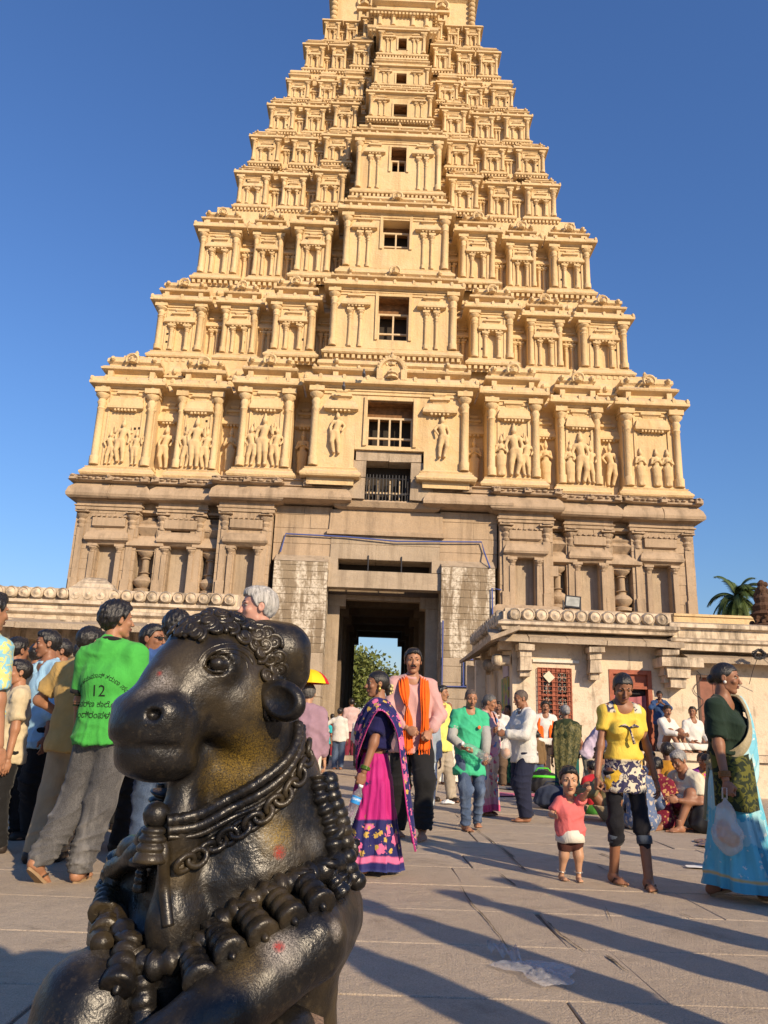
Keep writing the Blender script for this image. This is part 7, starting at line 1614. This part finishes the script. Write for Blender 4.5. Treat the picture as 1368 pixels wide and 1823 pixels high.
# ---- on the ledge
def seated(px, Y, z, ty, yaw, lab, top, bot, sk='b', hr='short', hm=None, mode='cross', fem=False, skirt=None, h=.018, grp=None, Hh=1.62, must=False, sl=1.75, hd=(0, 0), ln=(6, 0)):
    p = atY(px, 1350, Y); lo = (p.x, Y, z); kw = {}
    if mode == 'cross': kw = dict(hip=(0, .0, .065), an=[(.07, -.17, .045), (-.07, -.20, .05)], kn=[(-1, -.35, .25), (1, -.35, .25)], wr=[(-.11, -.18, .14), (.11, -.17, .14)])
    if mode == 'knees': kw = dict(hip=(0, .0, .07), an=[(-.07, -.27, .045), (.07, -.25, .045)], kn=[(-.2, -.3, 1), (.2, -.3, 1)], wr=[(-.08, -.27, .22), (.08, -.25, .21)])
    if mode == 'edge': kw = dict(hip=(0, 0, .06), an=[(-.06, -.22, -.18), (.06, -.20, -.18)], kn=[(-.1, -1, .3), (.1, -1, .3)], wr=[(-.05, -.14, .13), (.06, -.14, .14)])
    return person(lo, R(yaw), Hh, lab, grp, 'person', sk, fem, hr, hm, lean=ln, head=hd, top=dict(m=top, s=sl, hem=0, sc=.75, w=.004), bottom=dict(m=bot, fl=.02, e=.016, top=.05) if bot is not None else None, h=h, must=must, **kw)
LG = 'men resting on the ledge of the hall'
seated(972, 16.6, LZ, 1297, -5, 'bearded man in white with an orange shawl seated at the left end of the ledge', WHS, WDH, 'b', 'curly', None, 'cross', grp=LG, must=True)
q_ = [o for o in bpy.data.objects if o.get('label', '').startswith('bearded man')][0]
drape(q_, 1.62, [[(-.10, -.05, .36), (-.06, -.07, .36), (-.03, -.06, .37)], [(-.11, -.09, .25), (-.07, -.10, .25), (-.03, -.095, .25)], [(-.10, -.10, .1), (-.07, -.12, .1), (-.03, -.11, .1)]], ORG, 'shawl', 9, .005, 2); drape(q_, 1.62, [[(.03, -.06, .37), (.06, -.07, .36), (.10, -.05, .36)], [(.03, -.095, .25), (.07, -.10, .25), (.11, -.09, .25)], [(.03, -.11, .1), (.07, -.12, .1), (.10, -.10, .1)]], ORG, 'shawl', 9, .005, 2)
seated(1188, 16.6, LZ, 1285, 30, 'man in white sitting cross-legged on the ledge below the standing man', WHS, WDH, 'b', 'short', None, 'knees', grp=LG, must=True, hd=(-25, 5))
seated(1236, 16.7, LZ, 1287, 10, 'man in white shawl sitting on the ledge in front of the brown door', WHS, WDH, 'b', 'short', None, 'cross', grp=LG, hd=(-40, -10))
p = atY(1180, 1340, 16.85); lo = (p.x, 16.85, LZ); H = Ht(1180, 1232, lo, LZ)
person(lo, R(-15), H, 'man in dark blue shirt standing on the ledge with hands at his mouth', LG, 'person', 'd', False, 'short', head=(5, 15), hands=('fist', 'fist'), wr=[(-.03, -.13, .80), (.03, -.13, .80)], elb=[(-1, 0, -.6), (1, 0, -.6)], top=dict(m=cloth('dark_blue_shirt', (.03, .07, .18)), s=1.5, hem=-.07), bottom=dict(m=DKS), h=.016)
# ---- families sitting on the ground at the right
SG = 'people sitting on the paving'
MUS = cloth('mustard_cloth', (.48, .22, .02)); REDC = cloth('red_cloth', (.42, .02, .03)); MPR = cloth('maroon_print', (.16, .012, .03), 'floral', (.45, .25, .1), 1.5); BSR = cloth('blue_grey_sari', (.10, .14, .24), 'floral', (.4, .35, .3), 1.5); YPG = cloth('yellow_pink_sari', (.62, .42, .03), 'print', (.55, .05, .22), .8)
def gseat(px, py, lab, top, bot, yaw, mode, **kw):
    p = P0(px, py); return seated(px, p[1], 0, 0, yaw, lab, top, bot, mode=mode, grp=SG, **kw)
gseat(1190, 1452, 'dark-haired man in mustard cloth seated with his back turned', MUS, MUS, 165, 'cross', sk='d', Hh=1.75)
q = gseat(1212, 1468, 'woman with long black hair and hair clip seated in mustard and red', MUS, REDC, 190, 'cross', sk='b', fem=True, hr='long', Hh=1.6)
for i in range(3): MB().box(-.02+.022*i, -.005+.022*i, -.004, .004, -.012, .02, 0, Matrix.Translation((q['HT'] @ Vector((0, .62, -.3)))*1.6)).obj('hair_clip', WHC, q['t'])
q = gseat(1232, 1478, 'grey-haired elderly man sitting with bare knees drawn up and a white cloth', cloth('cream_stole', (.60, .54, .40)), None, -62, 'knees', sk='b', hr='short', hm=HG, Hh=1.66, sl=.9, hd=(0, 12), ln=(16, 0), h=.014)
drape(q['t'], 1.66, [[(-.10, .06, .10), (-.12, -.02, .12), (-.09, -.10, .16)], [(-.12, .04, .06), (-.13, -.06, .10), (-.11, -.17, .20)], [(-.05, -.12, .22), (0, -.17, .25), (.08, -.17, .22)], [(.11, .03, .04), (.12, -.06, .08), (.10, -.14, .14)]], WHC, 'white_cloth', 13, .006, 3)
gseat(1268, 1470, 'woman in yellow and pink seated behind the elderly man', YPG, cloth('lime_pink_wrap', (.25, .40, .03), 'print', (.5, .03, .2), .8), -150, 'cross', sk='b', fem=True, hr='bun', Hh=1.55)
gseat(1138, 1478, 'woman in blue-grey sari seated behind the legs of the girl', BSR, BSR, 170, 'cross', sk='b', fem=True, hr='bun', Hh=1.5)
gseat(1168, 1476, 'woman in maroon print seated beside the elderly man', MPR, MPR, 150, 'cross', sk='b', fem=True, hr='bun', Hh=1.45)
gseat(1082, 1462, 'man in beige trousers seated on the ground left of the girl', cloth('olive_shirt', (.20, .17, .09)), BEI, -110, 'knees', sk='b', hr='short', Hh=1.6)
gseat(1058, 1450, 'child in red and green seated between toddler and girl', REDC, cloth('grass_green_cloth', (.06, .25, .04)), 200, 'cross', sk='b', Hh=1.25)
for (px, py, lab, tm, bm_, yw) in ((1102, 1448, 'woman in orange print seated farther back behind the girl', cloth('orange_print', (.55, .18, .04), 'floral', (.6, .45, .1), 1.5), MPR, 190), (1152, 1446, 'man in white seated farther back right of the girl', WHS, WDH, 20), (1250, 1446, 'woman in purple sari seated at the foot of the ledge', cloth('purple_sari', (.20, .03, .22)), REDC, -20), (1296, 1452, 'woman in lime green seated near the right edge', cloth('lime_sari', (.30, .42, .05)), MUS, -170), (1070, 1438, 'woman in pink seated by the holdalls', cloth('hot_pink_sari', (.50, .05, .16)), MPR, 10), (1128, 1440, 'child in yellow seated among the families', YSH, BRT, 30)):
    gseat(px, py, lab, tm, bm_, yw, 'cross', sk='b', fem='woman' in lab, hr='bun' if 'woman' in lab else 'short', Hh=1.2 if 'child' in lab else 1.52, h=.02)
for (px, Y, ty, lab, tm, yw) in ((48, 9.0, 1150, 'man in white farther back among the packed group', WHS, 160), (128, 8.8, 1148, 'man in mustard shirt farther back among the packed group', MUS, 170), (186, 9.4, 1155, 'man in teal farther back among the packed group', TEAL, 190), (275, 9.2, 1150, 'man in pink farther back behind the sunglasses', PSH, 150), (345, 9.6, 1165, 'man in yellow farther back behind the statue', YSH, 175), (400, 9.0, 1160, 'man in white farther back behind the statue', WST, 185)):
    p = atY(px, 1300, Y); lo = (p.x, Y, 0); person(lo, R(yw), Ht(px, ty, lo), lab, QG, 'person', 'b', False, 'short', top=dict(m=tm, s=1.6, hem=-.06), bottom=dict(m=BLKT), feet='shoe', h=.02)
# ---- people behind the photographer whose long shadows cross the paving
OG = 'onlookers standing outside the picture'
for i, (x, y, yaw, Hh, top, bot) in enumerate(((1.63, 1.6, -56, 1.68, WHS, BRT), (1.30, .9, -56, 1.62, TANT, BLKT), (1.98, 2.25, -56, 1.7, LBL, KHK), (2.62, 2.6, -56, 1.7, DKS, BLKT), (3.0, 3.2, -56, 1.66, MRN, BRT), (3.9, 3.6, -56, 1.6, YSH, KHK), (3.3, 4.2, -56, 1.65, BLU, NVT), (1.2, -.6, -160, 1.7, WHS, KHK), (4.3, 5.0, -56, 1.7, WST, BRT))):
    person((x, y, 0), R(yaw), Hh, ['onlooker in %s' % n for n in ('white shirt and brown trousers just outside the right edge', 'tan shirt and black trousers just outside the right edge', 'light-blue shirt and khaki trousers right of the picture', 'dark grey shirt behind the camera', 'maroon shirt right of the camera', 'yellow shirt standing by the right edge', 'blue shirt standing farthest right', 'white shirt and khaki trousers behind the camera', 'striped shirt behind the right-hand onlookers')][i], OG, 'person', 'a', False, 'short', top=dict(m=top, s=1.7, hem=-.06), bottom=dict(m=bot), h=.022)
# ------------------------------------------------------------------ small things on the ground
def crumple(name, loc, size, mat, label, cat, seed=1, flat=.25, nu=26, sharp=1.0, rz=0):
    r = np.random.RandomState(seed); U, Vv = np.meshgrid(np.linspace(-1, 1, nu), np.linspace(-1, 1, nu)); rad = np.sqrt(U**2+Vv**2); z = np.zeros_like(U); e = np.ones_like(U)
    for k in range(9):
        d = r.normal(size=2)*(1.5+k*.9); z += np.abs(np.sin(U*d[0]+Vv*d[1]+r.uniform(0, 6)))*(.5/(1+k*.35))
    z = (z-z.min())/(z.max()-z.min()); z = z*flat*np.clip(1.15-rad*.8, .05, 1)
    ex = 1+.18*np.sin(np.arctan2(Vv, U)*3+r.uniform(0, 6))+.12*np.sin(np.arctan2(Vv, U)*5+r.uniform(0, 6)); sq = np.minimum(1, 1/np.maximum(rad, 1e-3))
    X = U*sq**.6*ex*size[0]; Y = Vv*sq**.6*ex*size[1]; V = np.stack([X.ravel(), Y.ravel(), z.ravel()*min(size)+.012], 1)
    Q = np.array([(j*nu+i, j*nu+i+1, (j+1)*nu+i+1, (j+1)*nu+i) for j in range(nu-1) for i in range(nu-1)]); o = link(name, mesh_np(name, V, Q, mat, True), None, loc); o.rotation_euler = (0, 0, rz); return tag(o, label, cat)
GB = NG('thin_grey_film'); GB.color((.82, .80, .80)); GB.rough(.25); GB.b.inputs['Alpha'].default_value = .36; GB.bump(GB.noise(22, 6, .75, None, 2), .02, .8); GB = GB.m
p = P0(962, 1738); crumple('plastic_bag', p, (.13, .18), GB, 'crumpled translucent plastic bag lying on the paving in front', 'bag', 3, .38, 40, rz=.5)
a, b = atZ(925, 1715), atZ(868, 1694); mb = MB(); n = 10; v = []
for i in range(n):
    t_ = i/(n-1); c = a.lerp(b, t_); w_ = .07*(1-t_)+.018; v += [(c.x, c.y-w_, .02+.02*math.sin(i*2.1)), (c.x, c.y, .05+.03*math.sin(i*1.7)*(1-t_)), (c.x, c.y+w_, .02)]
mb.raw(v, [(3*i+k, 3*i+k+1, 3*i+4+k, 3*i+3+k) for i in range(n-1) for k in range(2)]); o = mb.obj('bag_handle', GB, None, True); bagp = [x for x in bpy.data.objects if x.name.startswith('plastic_bag') and x.type == 'MESH'][0]; o.parent = bagp; o.matrix_parent_inverse = (Matrix.Translation(bagp.location) @ bagp.rotation_euler.to_matrix().to_4x4()).inverted()
WPA = plain('white_paper', (.74, .72, .68), .7)
crumple('paper_sheet', P0(1262, 1548), (.17, .08), WPA, 'white crumpled paper lying left of the sky-blue sari', 'paper', 5, .3, 20, rz=-.35)
crumple('paper_scrap', P0(797, 1432), (.10, .08), WPA, 'small crumpled white litter on the paving behind the scarf man', 'litter', 8, .9, 14)
crumple('printed_cloth', P0(1288, 1507), (.26, .28), cloth('brown_printed_cloth', (.28, .15, .06), 'print', (.05, .03, .10), 2), 'brown printed cloth spread on the ground near the right edge', 'cloth', 9, .25, 20)
crumple('turquoise_bundle', P0(1292, 1482), (.30, .20), cloth('turquoise_satin', (.02, .52, .50), 'plain', None, 1, .5), 'bright turquoise cloth bundle on the ground at the right', 'cloth', 11, .8, 22)
for i, (px, py, c, lab) in enumerate(((895, 1404, (.10, .10, .11), 'dark striped mat spread behind the boy in green'), (905, 1416, (.55, .06, .16), 'pink edged mat laid out in front of the dark mat'), (880, 1394, (.35, .07, .05), 'rust red cloth spread by the hall corner'))):
    crumple('ground_mat', P0(px, py), (.75, .42), cloth('mat_%s' % ('dark', 'pink', 'rust')[i], c, 'stripe', (.35, .3, .28), .5), lab, 'mat', 20+i, .10, 18)
def bagthing(name, loc, r, mat, label, parts=True, acc=None):
    t = thing(name, loc, label, 'bag'); f = Field((-r[0]*1.4, -r[1]*1.4, -.01), (r[0]*1.4, r[1]*1.4, r[2]*2.4), .014); f.ell((0, 0, r[2]), r, .02); f.ell((0, 0, r[2]*.6), (r[0]*1.1, r[1]*1.1, r[2]*.6), .04); V, Q = f.net(); V[:, 2] = np.maximum(V[:, 2], 0); V = wob(V, .008, 20, 4); link('bag_body', mesh_np('bag_body', V, Q, mat), t)
    MB().tube([(-r[0]*.5, 0, r[2]*1.85), (-r[0]*.3, 0, r[2]*2.2), (r[0]*.3, 0, r[2]*2.2), (r[0]*.5, 0, r[2]*1.85)], .012, 6).obj('handle', acc or mat, t, True)
    if acc: MB().tube([(-r[0]*.9, -r[1]*.55, r[2]*1.45), (0, -r[1]*.95, r[2]*1.5), (r[0]*.9, -r[1]*.55, r[2]*1.45)], .025, 6).obj('trim', acc, t, True)
    return t
BLKB = plain('black_nylon', (.015, .015, .017), .6); bagthing('holdall', P0(968, 1412), (.30, .20, .20), BLKB, 'black and green holdall on the ground behind the bald man', True, plain('acid_green_trim', (.10, .62, .03), .6))
bagthing('holdall', P0(985, 1440), (.26, .2, .17), cloth('dark_blue_canvas', (.03, .04, .07)), 'dark blue bag on the ground left of the toddler'); bagthing('shopping_bag', P0(1262, 1484), (.20, .15, .17), BLKB, 'black bag on the ground beside the elderly man')
c = P0(1278, 1486); mb = MB(); mb.raw([(-.10, 0, 0), (.10, 0, 0), (.06, .10, .52), (-.12, .10, .52), (-.10, .05, 0), (.10, .05, 0), (.06, .13, .52), (-.12, .13, .52)], [(0, 1, 2, 3), (5, 4, 7, 6), (0, 3, 7, 4), (1, 5, 6, 2), (3, 2, 6, 7)]); tag(mb.obj('paper_board', WPA, None, False, c), 'white paper carrier leaning behind the black bag at the right', 'paper bag')
c = atY(1100, 1400, 15.6); mb = MB(); T = Matrix.Translation((c.x, 15.6, .0)) @ Matrix.Rotation(R(12), 4, 'X'); t = thing('notice_sheet', (c.x, 15.6, 0), 'white notice sheet leaning against the ledge behind the girl', 'notice'); MB().box(-.25, .25, 0, .02, .35, 1.25, 0, Matrix.Rotation(R(-12), 4, 'X')).obj('sheet', WPA, t)
mb = MB()
for i in range(14): mb.box(-.2, .2-.1*((i*7) % 3)/3, -.004, -.001, 1.15-i*.055, 1.165-i*.055, 0, Matrix.Rotation(R(-12), 4, 'X'))
mb.obj('print_lines', plain('grey_print', (.35, .35, .36), .8), t)
PIG = plain('pigeon_grey', (.10, .10, .12), .6)
for i, (px, py, Y, lab) in enumerate(((648, 672, 27.4, 'grey pigeon perched on the ledge left of the flame arch'), (560, 682, 28.1, 'grey pigeon perched on the eave left of the centre bay'), (612, 695, 27.5, 'grey pigeon perched below the flame arch shrine'))):
    p = atY(px, py, Y); t = thing('pigeon', p, lab, 'bird', 'pigeons on the tower'); f = Field((-.2, -.3, -.02), (.2, .3, .4), .02); f.cap((0, .08, .12), (0, -.06, .16), .07, .06, .02); f.cap((0, -.07, .18), (0, -.1, .26), .04, .035, .02); f.ell((0, -.11, .28), (.035, .045, .035), .01); f.cap((0, .1, .12), (0, .24, .08), .03, .015, .02); V, Q = f.net(); link('body', mesh_np('body', V, Q, PIG), t)
